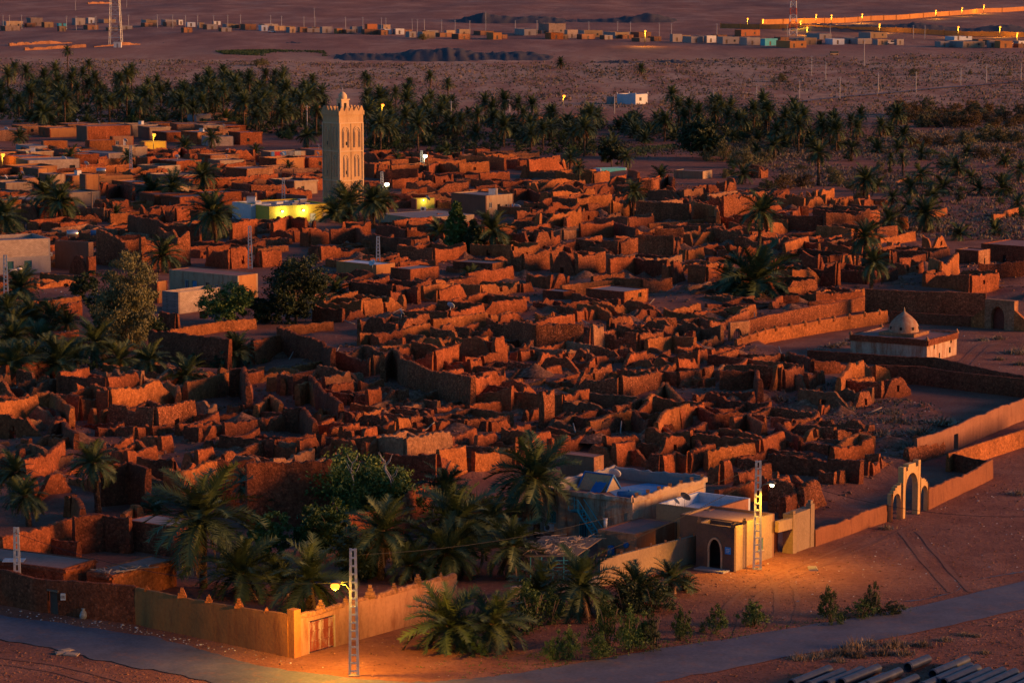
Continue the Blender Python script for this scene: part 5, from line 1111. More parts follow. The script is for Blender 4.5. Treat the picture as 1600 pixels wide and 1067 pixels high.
# a tuple of five numbers is a roofless room: front corner x, top y, widths of both faces, height; a list is the top line of a broken wall followed by its height; k stone, d dark for shaded walls, o ochre for sunlit ones (light painted in), p pale
RUINS = {
'R4': ["k", (870, 735, 315, 270, 220), "c", (1425, 820, 165, 120, 130), (1085, 575, 60, 75, 100), "o", [680, 605, 800, 600, 100], "d", [800, 612, 1000, 650, 1240, 662, 150], "o", [795, 600, 1005, 585, 40],
       [600, 275, 830, 258, 55], [470, 325, 810, 300, 70], "c", (920, 260, 80, 130, 90), [1060, 235, 1120, 200, 1175, 215, 80], (1350, 290, 60, 150, 90), [1350, 390, 1581, 370, 65], "p", [1380, 460, 1581, 480, 55],
       [430, 560, 650, 570, 85], "c", (900, 545, 30, 120, 100), (1030, 560, 40, 130, 100), [1425, 660, 1581, 640, 120], "d", (540, 870, 120, 40, 120), (240, 560, 120, 50, 110), "c", (620, 420, 20, 60, 80), "d", [665, 430, 740, 415, 825, 440, 90], "c", (640, 540, 60, 70, 60),
       "c", (1180, 240, 60, 90, 80), (1000, 340, 70, 110, 80), (1420, 215, 80, 140, 80), (70, 480, 90, 120, 90), (690, 520, 80, 90, 80)],
'R5': ["c", (540, 652, 10, 155, 110), [850, 650, 1080, 620, 90], (1095, 600, 20, 60, 90), (335, 705, 60, 130, 110), "d", [460, 700, 620, 690, 760, 740, 970, 770, 120], [750, 665, 930, 700, 100], "c", (935, 690, 90, 50, 100), (30, 830, 40, 110, 110), (400, 812, 45, 110, 110),
       [100, 655, 200, 622, 310, 632, 110], (740, 300, 70, 65, 90), "d", [800, 330, 1000, 332, 75], "c", [840, 395, 1000, 385, 60], [900, 447, 1050, 440, 60], "c", [1060, 312, 1200, 272, 1280, 252, 60], [1260, 242, 1540, 265, 80], [1380, 356, 1560, 345, 80], (1360, 207, 70, 80, 55),
       "p", [0, 310, 230, 300, 55], [230, 330, 390, 325, 60], "c", (240, 375, 40, 60, 90), [0, 372, 130, 360, 60], "d", (1100, 365, 70, 110, 80), "d", (345, 640, 130, 20, 100), "c", [520, 840, 600, 830, 60], (870, 850, 60, 70, 60), [1300, 980, 1420, 950, 1581, 930, 90], "d", (1150, 720, 110, 10, 100)],
'R6': ["c", (97, 272, 40, 236, 120), "o", (245, 472, 85, 268, 110), (165, 402, 60, 290, 80), "d", [20, 462, 100, 456, 245, 482, 90], "o", [395, 502, 615, 487, 120], (615, 517, 20, 115, 150), "k", [765, 532, 930, 535, 1100, 547, 130], "o", [1100, 492, 1130, 532, 1260, 547, 1275, 600, 130],
       "k", [790, 402, 870, 402, 960, 362, 1000, 390, 120], (1210, 432, 80, 70, 80), (1320, 402, 50, 70, 80), (1300, 492, 70, 280, 170), "o", [840, 672, 1180, 642, 55], "k", [880, 692, 1060, 692, 100], "o", (180, 602, 30, 240, 150), "k", (120, 722, 130, 130, 150), (65, 842, 65, 330, 150), (395, 842, 150, 180, 170),
       [780, 737, 1000, 742, 160], "c", [598, 882, 750, 862, 140], "d", [750, 872, 960, 892, 130], "c", (985, 902, 50, 90, 150), [420, 667, 620, 652, 110], "d", [630, 652, 770, 702, 100], "o", (1080, 832, 40, 110, 80), (1120, 722, 50, 170, 100), "c", (1400, 802, 60, 80, 110), (1200, 922, 100, 110, 140),
       (245, 982, 150, 100, 110), (60, 1032, 60, 70, 90), "d", (520, 440, 10, 140, 90), "k", (1530, 320, 90, 50, 70), "c", [720, 335, 780, 350, 60], [330, 640, 420, 560, 110], (400, 590, 20, 130, 90), "o", (300, 250, 140, 30, 110)],
'R7': ["o", (50, 472, 40, 60, 90), (155, 482, 30, 62, 85), (300, 452, 60, 120, 115), (420, 497, 30, 80, 95), (580, 492, 60, 50, 105), "k", [350, 602, 480, 590, 620, 572, 135], "d", [0, 612, 340, 622, 110], "c", [0, 742, 300, 715, 50], "o", [105, 792, 240, 742, 95], [685, 752, 900, 716, 60], (1010, 742, 50, 110, 100), (770, 782, 30, 50, 70),
       "c", (860, 912, 60, 110, 90), "o", [995, 872, 1060, 902, 1170, 842, 150], (970, 962, 10, 165, 100), "d", (310, 842, 90, 50, 190), (420, 882, 90, 20, 180), "o", (470, 862, 10, 60, 140), (540, 862, 10, 32, 140), "d", [1300, 902, 1581, 902, 120], "o", (815, 617, 20, 50, 100), [985, 590, 1095, 568, 50], [1385, 615, 1540, 570, 40], "k", (760, 830, 60, 30, 100), "d", [800, 880, 960, 850, 100], "c", (600, 600, 40, 60, 110), [140, 600, 190, 560, 250, 560, 90]],
'Q1': ["d", [935, 322, 1100, 345, 1250, 372, 1420, 394, 195], "o", [1040, 334, 1180, 312, 1350, 285, 1581, 267, 65], [1420, 396, 1470, 385, 150], [1520, 440, 1581, 400, 110], "o", [-20, 140, 90, 150, 180, 165, 300, 140, 500, 122, 85], "c", [285, 195, 400, 180, 500, 160, 90], [180, 215, 260, 205, 60], "c", [160, 400, 330, 360, 480, 335, 40], [-20, 225, 120, 228, 350, 245, 30], "d", (1090, 235, 110, 0, 100), "o", [-30, 784, 100, 752, 230, 722, 235], [230, 722, 320, 717, 450, 807, 200], "d", [240, 802, 330, 822, 400, 902, 470, 980, 150], "c", (610, 692, 160, 60, 130), "o", [480, 637, 700, 600, 65], "c", [700, 602, 778, 622, 55], "o", (680, 692, 80, 360, 230), [1040, 642, 1100, 672, 1105, 720, 150], "c", (740, 832, 120, 100, 120), "o", [1150, 664, 1420, 594, 140],
       "d", [1420, 552, 1500, 547, 1540, 690, 200], "c", (930, 922, 60, 130, 110), (1240, 932, 100, 150, 140), [1090, 912, 1340, 842, 120], "d", [1380, 907, 1581, 882, 150], "c", (200, 1002, 60, 190, 110), (985, 987, 110, 60, 150), (840, 932, 160, 40, 110), "c", (270, 652, 170, 110, 70), "o", (600, 820, 60, 90, 130), "c", (1130, 800, 40, 60, 90), "d", [600, 930, 760, 900, 110], "c", (420, 1000, 120, 60, 120), (1490, 800, 80, 90, 90), (660, 1010, 80, 130, 110), (1310, 1020, 60, 120, 110)],
'Q2': ["d", [145, 312, 420, 392, 490, 452, 200], "o", [150, 312, 475, 287, 60], "c", [-24, 402, 140, 367, 150], "o", [630, 347, 850, 322, 1070, 294, 110], [1085, 272, 1425, 230, 100], [1440, 237, 1570, 217, 80], [690, 252, 900, 222, 1100, 192, 40], [225, 562, 450, 522, 620, 492, 830, 442, 70], "c", [330, 510, 560, 475, 800, 432, 30], "o", [1040, 402, 1220, 382, 90],
       "k", [790, 470, 850, 432, 950, 522, 1100, 562, 1340, 642, 210], "o", (1125, 77, 100, 180, 130), "d", [820, 82, 920, 50, 1010, 62, 150], [355, 177, 540, 192, 110], "c", (1470, 382, 250, 80, 200), (1320, 522, 180, 60, 120), "o", [165, 632, 230, 602, 130], "d", [230, 602, 330, 602, 420, 692, 520, 780, 180], "o", [255, 672, 330, 650, 400, 692, 150], [0, 792, 90, 732, 170, 792, 130],
       "d", [170, 802, 290, 812, 370, 912, 170], "c", [390, 857, 545, 832, 100], (630, 932, 110, 100, 180), "o", (870, 882, 60, 95, 150), "c", [1190, 1012, 1355, 937, 120], "o", [890, 772, 1005, 757, 60], "c", (1040, 732, 10, 40, 80), [1110, 822, 1280, 792, 80], [1310, 802, 1540, 762, 90], [640, 642, 780, 622, 120], [690, 702, 770, 690, 150], "d", [820, 792, 950, 812, 1090, 832, 90],
       "c", (500, 620, 60, 60, 110), (1440, 900, 60, 140, 110), (1100, 900, 120, 90, 120), (60, 880, 60, 90, 120), (430, 950, 40, 110, 110), "d", [240, 1000, 400, 960, 500, 1000, 130], [1040, 640, 1200, 700, 90], "c", (1160, 600, 60, 40, 60), (700, 900, 60, 40, 80), "o", (1580, 640, 40, 60, 60)],
'Q3': ["o", [145, 222, 245, 224, 110], [305, 62, 630, 27, 90], "k", [0, 262, 140, 302, 440, 297, 180], "p", (490, 297, 50, 70, 210), "k", (610, 252, 20, 170, 160), [870, 267, 1010, 257, 100], [1060, 272, 1160, 257, 1220, 282, 1460, 207, 110], "o", [830, 397, 990, 362, 1130, 382, 110], "d", (360, 377, 80, 10, 110), "o", [500, 602, 560, 587, 645, 582, 130], "d", [650, 577, 760, 582, 110],
       "k", (760, 542, 10, 75, 170), "c", (880, 562, 20, 90, 140), "o", [0, 682, 190, 637, 70], "k", (180, 707, 10, 72, 250), "o", [190, 712, 330, 690, 460, 717, 60], [600, 762, 740, 742, 820, 772, 90], [820, 772, 945, 662, 1060, 772, 120], "d", (1390, 732, 250, 110, 130), "o", [460, 892, 610, 842, 755, 832, 130], "d", [755, 832, 850, 882, 140], "o", [885, 902, 960, 812, 1095, 782, 160],
       "d", [1095, 787, 1240, 842, 1400, 832, 120], "c", [1355, 872, 1450, 842, 1550, 922, 120], (105, 832, 40, 70, 90), [0, 932, 150, 932, 60], "d", [1010, 962, 1120, 962, 1170, 1060, 120], [1130, 952, 1390, 972, 110], "c", [840, 912, 900, 902, 1000, 982, 100], [1110, 952, 1190, 902, 80], (1340, 492, 10, 50, 60), "d", [1280, 572, 1500, 572, 1530, 642, 180], "c", (1090, 470, 40, 110, 90), (230, 490, 60, 60, 100), (210, 570, 60, 90, 80),
       (40, 470, 60, 120, 90), (300, 660, 90, 200, 60), (340, 870, 100, 90, 80), (500, 960, 100, 100, 110), (640, 1030, 60, 160, 90), (1160, 640, 120, 90, 90), "o", (810, 250, 10, 35, 80), "c", [390, 212, 450, 195, 100], (470, 210, 40, 60, 90)],
'Q4': ["o", (15, 522, 15, 110, 230), "p", (240, 602, 100, 50, 130), "c", (290, 592, 10, 60, 110), "o", [430, 642, 500, 532, 580, 512, 160], [580, 522, 660, 552, 120], (705, 652, 210, 205, 130), "c", [20, 167, 80, 122, 190, 122, 85], [290, 112, 580, 97, 80], [250, 162, 480, 152, 50], "o", (200, 952, 10, 150, 130), [390, 1062, 560, 962, 640, 992, 110], "d", [490, 942, 570, 952, 90], "c", (90, 480, 60, 40, 90), "d", [130, 470, 280, 520, 90],
       "c", (335, 800, 30, 40, 90), (260, 740, 20, 40, 60), "d", [60, 900, 200, 1000, 120], "c", (940, 990, 40, 30, 90)],
'P1': ["c", [100, 97, 200, 62, 275, 12, 130], "d", [430, 122, 560, 112, 645, 142, 190], "c", [645, 142, 668, 290, 40], "o", [720, 132, 780, 142, 945, 92, 160], "d", [595, 92, 750, 102, 130], "c", [0, 437, 200, 387, 320, 347, 130], [285, 262, 320, 250, 360, 312, 90], "d", [320, 347, 450, 332, 570, 342, 165], "o", [535, 332, 575, 287, 610, 302, 75], "d", [210, 437, 340, 452, 75], "c", (160, 180, 60, 120, 110), "d", (60, 60, 70, 30, 120), "c", (540, 60, 80, 110, 110), (840, 60, 60, 90, 110), "d", [940, 95, 1103, 90, 220]],
'P2': ["d", [-40, 112, 120, 102, 330, 97, 290], [560, 67, 780, 77, 140], "o", [780, 62, 900, 42, 130], [935, 62, 1040, 42, 110], "c", [380, 342, 560, 322, 700, 222, 745, 192, 150], "c", [900, 242, 1050, 282, 100], "c", (460, 20, 130, 60, 130), (330, 30, 60, 110, 110), (180, 20, 100, 100, 120)],
'P3': ["c", (440, 32, 120, 90, 110), (640, 80, 60, 100, 90), (760, 60, 40, 120, 100), "o", [835, 60, 1040, 30, 100], "c", (900, 110, 60, 60, 100), [880, 235, 960, 210, 1040, 190, 90], "d", [960, 160, 1103, 120, 120]],
'P4': ["d", [0, 72, 200, 82, 400, 112, 120], "k", (140, 200, 120, 110, 140), "c", (20, 150, 60, 30, 130), "c", [275, 40, 360, 22, 445, 5, 110], "k", [420, 75, 480, 80, 90], "c", (440, 110, 40, 40, 80), "d", [60, 260, 190, 200, 100], "k", (290, 150, 60, 60, 90), [600, 60, 750, 10, 70]]}
MK = {'k': 'stone', 'c': 'clay', 'd': 'clay_dark_shade', 'o': 'clay_ochre_sun', 'p': 'clay_pale'}
WORD = {'stone': 'stony', 'clay': 'red clay', 'clay_dark_shade': 'dark-shaded clay', 'clay_ochre_sun': 'ochre-lit clay', 'clay_pale': 'pale clay', 'clay_brown': 'brown clay'}
def hword(h): return 'knee-high' if h < 1.2 else 'low' if h < 2.3 else 'high' if h < 4.2 else 'towering'
def ds_for(p): return max(0.22, min(0.7, 2.6 / S(p)))
FAR_MB = MB(); FAR_IDX = []; FAR_MATS = ['clay_brown', 'clay', 'stone', 'clay_dark_shade', 'clay_ochre_sun', 'clay_pale']
def ruin_room(A, B, C, h, mat, jag=0.55, name='ruined_house', rr=rnd, z=0.0, far=False):
    D = A + C - B; L1, L2 = (B - A).length, (C - B).length
    t = None if far else auto_thing(name, f'{hword(h)} roofless {WORD[mat]} ruin', 'ruin', (B.x, B.y, 0), 0, 'roofless ruins of the old town')
    def W(p, q, h0, h1, hl=(), th=0.68):
        mb = FAR_MB if far else MB(); o_ = Vector((0, 0, 0)) if far else B
        rough_wall(mb, [(p.x - o_.x, p.y - o_.y), (q.x - o_.x, q.y - o_.y)], [h0, h1], th, jag, (p.x * 0.77 + q.y * 0.31) % 97, ds_for(B), hl); 
        mt_ = mat if rr.random() < 0.8 else rr.choice(['clay', 'stone', 'clay_dark_shade'])
        if far: FAR_IDX.extend([FAR_MATS.index(mt_)] * (len(mb.f) - len(FAR_IDX)))
        else: mb.build('wall', M[mt_], t)
    hl = [(L1 * 0.4, L1 * 0.4 + 0.9, -1, 1.7)] if rr.random() < 0.25 and L1 > 4 else ()
    W(A, B, h * rr.uniform(0.85, 1.05), h, hl)
    hl = [(L2 * 0.45, L2 * 0.45 + 0.8, 1.0, 1.8)] if rr.random() < 0.3 and L2 > 4 else ()
    W(B, C, h, h * rr.uniform(0.85, 1.05), hl)
    if L1 > 2 and L2 > 2:
        W(C, D, h * rr.uniform(0.7, 1.1), h * rr.uniform(0.6, 1.1)); W(D, A, h * rr.uniform(0.7, 1.1), h * rr.uniform(0.7, 1.1))
        if L2 > 7: f = rr.uniform(0.35, 0.65); W(B.lerp(C, f), A.lerp(D, f), h * 0.7, h * rr.uniform(0.5, 0.95), (), 0.4)
        if L1 > 7: f = rr.uniform(0.35, 0.65); W(B.lerp(A, f), C.lerp(D, f), h * 0.75, h * rr.uniform(0.5, 0.95), (), 0.4)
    BUILT.append((A, B, C)); BUILT.append((A, D, C)); return t
nruin = 0
for key, items in RUINS.items():
    ox, oy, k_ = RG[key]; mat = 'clay'
    for it in items:
        if isinstance(it, str): mat = MK[it]; continue
        nruin += 1
        if isinstance(it, tuple):
            bx, by, wl, wr, hz = it
            A, B, C, h = corner(ox + bx / k_, oy + by / k_, max(wl, 12) / k_, max(wr, 12) / k_, hz / k_, A_DEF + 5 * pn(bx, by) * 2 - (12 if key in ('R4', 'R5') else 4 if key in ('R6',) else 0))
            ruin_room(A, B, C, min(h, 7), mat, 0.36 if hz > 60 else 0.3)
        else:
            hz = it[-1]; pts = [at(ox + it[i] / k_, oy + (it[i + 1] + hz) / k_) for i in range(0, len(it) - 1, 2)]
            c_ = pts[len(pts) // 2]; hm = hz / k_ / S(c_)
            t = auto_thing('ruined_wall', f'{hword(hm)} broken {WORD[mat]} wall', 'ruined wall', (c_.x, c_.y, 0), 0, 'broken walls of the old town')
            mb = MB(); rough_wall(mb, [(p.x - c_.x, p.y - c_.y) for p in pts], hm, 0.65, 0.26, (c_.x * 0.53 + c_.y) % 89, ds_for(c_)); mb.build('wall', M[mat], t)
            if len(pts) == 2 and hz > 80:          # a return wall at the far end
                u, v = frame(A_DEF); d_ = (pts[1] - pts[0]).normalized(); b_ = Vector((-d_.y, d_.x, 0))
                L_ = rnd.uniform(3, 7); e = pts[1] + b_ * L_
                mb = MB(); rough_wall(mb, [(pts[1].x - c_.x, pts[1].y - c_.y), (e.x - c_.x, e.y - c_.y)], [hm, hm * rnd.uniform(0.35, 0.8)], 0.5, 0.5, c_.x % 37, ds_for(c_)); mb.build('return_wall', M[mat], t)
            for a_, b_ in zip(pts, pts[1:]): BUILT.append((a_, a_.lerp(b_, 0.5), b_))
# ---- the rooms between, on the old town's grid
def seg_d(p, a, b):
    ab = b - a; l2 = ab.x * ab.x + ab.y * ab.y
    t = 0 if l2 < 1e-9 else max(0, min(1, ((p.x - a.x) * ab.x + (p.y - a.y) * ab.y) / l2)); dx, dy = p.x - a.x - ab.x * t, p.y - a.y - ab.y * t
    return math.hypot(dx, dy)
def free(p, r):
    for A, B, C in BUILT:
        if abs(B.x - p.x) > 45 or abs(B.y - p.y) > 45: continue
        if seg_d(p, A, B) < r or seg_d(p, B, C) < r: return False
    return True
def filler(zone, cell, r, kind, limit, a0, seed, hr=(1.4, 3.2), far=False):
    rr = random.Random(seed); n = 0; u, v = frame(a0); cand = []
    P = [at(*q) for q in zone]; cx, cy = sum(p.x for p in P) / len(P), sum(p.y for p in P) / len(P)
    R_ = max((Vector((p.x - cx, p.y - cy))).length for p in P); k = int(R_ / cell) + 1
    for i in range(-k, k + 1):
        for j in range(-k, k + 1):
            p = Vector((cx, cy, 0)) + u * (i * cell + rr.uniform(-.25, .25) * cell) + v * (j * cell + rr.uniform(-.25, .25) * cell)
            if inside([(q.x, q.y) for q in P], p.x, p.y): cand.append(p)
    cand.sort(key=lambda p: p.y)
    for p in cand:
        if n >= limit: break
        if not free(p, r): continue
        a = a0 + rr.uniform(-9, 9); uu, vv = frame(a); wa, wb = cell * (rr.uniform(0.8, 1.08) if kind == 'ruin' else rr.uniform(0.5, 0.8)), cell * (rr.uniform(0.8, 1.08) if kind == 'ruin' else rr.uniform(0.5, 0.8))
        B = p - uu * wa / 2 - vv * wb / 2; A = B + vv * wb; C = B + uu * wa; h = rr.uniform(*hr)
        if kind == 'ruin': ruin_room(A, B, C, h, rr.choice(RUINMATS), rr.uniform(0.28, 0.6), rr=rr, far=far)
        else:
            t = auto_thing('mud_house', rr.choice(['plain flat-roofed clay house', 'flat-roofed house with clay parapet']), 'house', (0, 0, 0), 0, 'flat-roofed houses of the town'); AUTO[-1] = (t, AUTO[-1][1], B.copy())
            mL, mR = rr.choice([('clay_dark_shade', 'clay'), ('brown', 'clay_ochre_sun'), ('brown', 'pink'), ('clay', 'clay_pale'), ('grey', 'block'), ('brown', 'cream'), ('pink', 'cream'), ('clay', 'orange')])
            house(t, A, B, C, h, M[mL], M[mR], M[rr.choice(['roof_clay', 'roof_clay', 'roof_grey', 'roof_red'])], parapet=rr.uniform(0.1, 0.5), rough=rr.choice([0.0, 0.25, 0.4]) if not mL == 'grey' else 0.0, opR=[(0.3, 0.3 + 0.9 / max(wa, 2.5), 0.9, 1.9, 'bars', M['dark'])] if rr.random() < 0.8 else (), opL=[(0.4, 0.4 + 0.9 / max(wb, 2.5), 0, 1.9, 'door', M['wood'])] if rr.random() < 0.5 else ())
            cc = (A + C) / 2; q_ = rr.random()
            if q_ < 0.25: dish('satellite_dish', None, (cc.x, cc.y, h - 0.2), 0.6, rr.uniform(180, 260))
            elif q_ < 0.4:
                tk = auto_thing('water_box', 'small roof water box', 'water tank', (cc.x, cc.y, h - 0.3), rr.uniform(0, 3), 'roof water boxes'); mb = MB(); mb.box((-0.6, -0.6, 0), (0.6, 0.6, 1.1)); mb.build('tank', M['white'], tk); mb = MB(); mb.box((-0.65, -0.65, 1.1), (0.65, 0.65, 1.2)); mb.build('lid', M['grey'], tk)
            BUILT.append((A, B, C))
        n += 1
    return n
n1 = filler([(0, 765), (0, 600), (450, 585), (620, 520), (1130, 540), (1210, 600), (1320, 640), (1330, 700), (1240, 760), (1130, 735), (900, 700), (700, 735), (330, 775)], 7.2, 2.5, 'ruin', 160, 55, 3, (1.5, 3.7))
n1b = filler([(0, 765), (0, 600), (450, 585), (620, 520), (1130, 540), (1210, 600), (1320, 640), (1330, 700), (1240, 760), (1130, 735), (900, 700), (700, 735), (330, 775)], 6.0, 2.4, 'ruin', 60, 55, 4, (1.0, 2.6), True)
n2 = filler([(520, 500), (480, 430), (600, 350), (800, 350), (850, 280), (1340, 320), (1370, 400), (1600, 410), (1600, 460), (1350, 455), (1150, 525), (700, 520)], 9.5, 4.2, 'ruin', 110, 52, 5, (1.4, 3.4), True)
n3 = filler([(-20, 470), (-20, 350), (230, 330), (490, 350), (480, 400), (240, 400), (150, 440)], 10, 4, 'ruin', 60, 45, 11, (1.0, 2.4), True)
n4 = filler([(-20, 345), (-20, 215), (200, 205), (400, 225), (500, 250), (500, 300), (340, 330), (200, 345)], 13.0, 6.5, 'house', 34, 36, 13, (2.6, 3.8))
n4b = filler([(-20, 345), (-20, 215), (200, 205), (400, 225), (500, 250), (500, 300), (340, 330), (200, 345)], 10.0, 3.5, 'ruin', 60, 36, 19, (1.2, 3.0), True)
n4c = filler([(-20, 214), (-20, 192), (130, 192), (330, 203), (420, 220), (420, 236), (200, 214)], 13.0, 6.0, 'house', 18, 30, 23, (2.6, 3.8))
n5 = filler([(575, 330), (575, 250), (700, 240), (880, 250), (900, 280), (820, 300), (800, 340)], 11.0, 4.5, 'ruin', 70, 42, 17, (1.0, 2.8), True)
o_ = FAR_MB.build('crumbled_rooms', [M[k] for k in FAR_MATS]); o_.data.polygons.foreach_set('material_index', FAR_IDX); tag(o_, 'mass of smaller crumbled rooms filling the far half of old town', 'ruins', kind='stuff')
rr = random.Random(61); mb = MB(); P = [(at(*q).x, at(*q).y) for q in RUIN_ZONE]; n_ = 0
while n_ < 420:                       # collapsed heaps at the foot of the walls
    x, y_ = rr.uniform(-75, 75), rr.uniform(270, 640)
    if not inside(P, x, y_): continue
    n_ += 1; r_ = rr.uniform(0.9, 2.6); h_ = r_ * rr.uniform(0.35, 0.6); sd = rr.random() * 50; z = tz(x, y_)
    rows = [[(x + math.cos(a) * r_ * f * (1 + .3 * pn(math.cos(a) + sd, math.sin(a))), y_ + math.sin(a) * r_ * f * (1 + .3 * pn(math.cos(a) + sd, math.sin(a))), z - 0.15 + h_ * (1 - f) * (1 + .45 * pn(x + math.cos(a) * f * 2, y_ + math.sin(a) * f * 2))) for a in [k * math.pi / 6 for k in range(13)]] for f in (1, .78, .55, .3, .02)]
    mb.grid(rows)
tag(mb.build('collapsed_heaps', M['rubble']), 'heaps of collapsed mud and rubble at foot of ruined walls', 'rubble', kind='stuff')
for k in range(46):
    while True:
        x, y_ = rr.uniform(-70, 70), rr.uniform(275, 460)
        if inside(P, x, y_): break
    t = auto_thing('fallen_beam', 'pale fallen roof beam', 'beam', (x, y_, tz(x, y_)), rr.uniform(0, 3.1), 'fallen beams in the ruins'); L_ = rr.uniform(1.5, 3.2); mb = MB(); mb.tube([(0, 0, 0.1), (L_ * 0.5, 0.05, 0.35), (L_, 0, rr.uniform(0.4, 1.2))], [0.09, 0.08, 0.07], 6); mb.build('beam', M['wood_pale'], t)
print('ruins', nruin, n1, n2, n3, n4, n5)
# ------------------------------------------------------------------ date palms
def frond_geo(mb, L, e, droop, n, ll, lw, seed, root=(0, 0, 0), az=0.0, dry=False, roll=0.0):
    """one feather leaf: arching rib with two rows of leaflets"""
    rr = random.Random(seed); P = []; x = z = 0.0; seg = 9; yb = rr.uniform(-0.12, 0.12)
    for i in range(seg + 1):
        s = i / seg; P.append(Vector((x, yb * L * s * s, z))); a = e - droop * s ** 1.3; x += math.cos(a) * L / seg; z += math.sin(a) * L / seg
    Rz = Matrix.Translation(root) @ Matrix.Rotation(az, 4, 'Z')
    def at_(s):
        f = min(s * seg, seg - 1e-4); i = int(f); return P[i].lerp(P[i + 1], f - i), (P[i + 1] - P[i]).normalized()
    for i in range(seg):
        w0, w1 = 0.045 * (1 - i / seg) + 0.012, 0.045 * (1 - (i + 1) / seg) + 0.012
        a, b = P[i], P[i + 1]; s_ = Vector((0, 1, 0)); mb.quad(Rz @ (a + s_ * w0), Rz @ (a - s_ * w0), Rz @ (b - s_ * w1), Rz @ (b + s_ * w1))
    for k in range(n):
        s = 0.12 + 0.87 * (k + 0.5) / n; p, d = at_(s); side = Vector((0, 1, 0)); up = side.cross(d) * -1
        l = ll * (math.sin(math.pi * min(1, 0.12 + s * 0.88)) ** 0.6 * 0.8 + 0.22)
        for sg in (1, -1):
            if dry and rr.random() < 0.25: continue
            dirn = (d * rr.uniform(0.55, 0.95) + side * sg * rr.uniform(0.7, 1.0) + up * (rr.uniform(0.15, 0.5) if not dry else rr.uniform(-0.5, 0.1)) + Vector((0, 0, rr.uniform(-0.35, 0.05)))).normalized()
            tip = p + dirn * l * rr.uniform(0.8, 1.1); n_ = len(mb.v)
            mb.v += [tuple(Rz @ (p - d * lw)), tuple(Rz @ (p + d * lw)), tuple(Rz @ tip)]; mb.f.append((n_, n_ + 1, n_ + 2)); mb.sm.append(False)
ELEV = [85, 72, 58, 44, 30, 16, 2, -14, -30]
FR = {}
for i, e in enumerate(ELEV):
    for v in range(2):
        mb = MB(); frond_geo(mb, 1.0, R(e), R(38 + (90 - e) * 0.42), 34, 0.26, 0.0165, i * 10 + v); FR[(i, v)] = mb.mesh('frond', M['frond'])
FRD = []
for i, e in enumerate((-35, -55, -72)):
    for v in range(2):
        mb = MB(); frond_geo(mb, 1.0, R(e), R(35), 14, 0.16, 0.02, 300 + i * 10 + v, dry=True); FRD.append(mb.mesh('dry_frond', M['frond_dry']))
def trunk_mesh(h, r, lean, seed):
    mb = MB(); pts = []; rs = []; n = max(4, int(h / 0.7))
    for i in range(n + 1):
        f = i / n; pts.append((lean * f * f, 0.25 * lean * math.sin(f * 3), -0.4 + (h + 0.4) * f)); rs.append(r * (1.25 - 0.35 * f) * (1 + 0.12 * (i % 2)) * (1.25 if f > 0.86 else 1))
    mb.tube(pts, rs, 9); return mb, Vector(pts[-1])
def palm(x, yb, yc, sp, skirt=0.25, name='date_palm', n=None, phrase=None, pos_=None, h=None, L=None):
    b = Vector(pos_) if pos_ is not None else at(x, yb); s = S(b)
    h = h if h is not None else max(0.25, (yb - yc) / s); L = L or sp / 2 / s * (1.3 if sp > 60 else 1.45); rr = random.Random(int(x * 31 + yb))
    bush = h < 1.6
    t = auto_thing('palm_shrub' if bush else name, phrase or ('bushy young palm' if bush else 'tall date palm' if h > 6 else 'date palm with skirt of dry fronds' if skirt > 0.4 else 'short date palm'), 'palm', (b.x, b.y, tz(b.x, b.y)), rr.uniform(0, 6.3), 'palm shrubs' if bush else 'date palms')
    t.rotation_euler = (rr.uniform(-.07, .07), rr.uniform(-.07, .07), t.rotation_euler.z)
    mb, top = trunk_mesh(h, 0.2 + 0.012 * h + (0.1 if bush else 0), rr.uniform(-0.06, 0.06) * h, 1); mb.build('trunk', M['trunk'], t)
    n = n or (50 if not bush else 40); hue = rr.random()
    for k in range(n):
        f = (k + rr.random() * 0.6) / n; lo = 0.0; i = min(8, int((f ** 0.8) * (9 if not bush else 7)))
        o = bpy.data.objects.new('frond', FR[(i, rr.randrange(2))]); q = L * rr.uniform(0.85, 1.1) * (0.8 if i == 0 else 1)
        o.scale = (q, q, q); o.location = top + Vector((0, 0, -0.25 * f)); o.rotation_euler = (rr.uniform(-.5, .5), rr.uniform(-.14, .14), k * 2.39996 + rr.uniform(-0.45, 0.45)); link(o, t)
    for k in range(int(n * skirt)):
        o = bpy.data.objects.new('dry_frond', rr.choice(FRD)); q = L * rr.uniform(0.6, 0.9); o.scale = (q, q, q); o.location = top + Vector((0, 0, -0.35)); o.rotation_euler = (0, 0, k * 2.39996 + rr.uniform(-0.4, 0.4)); link(o, t)
    return t
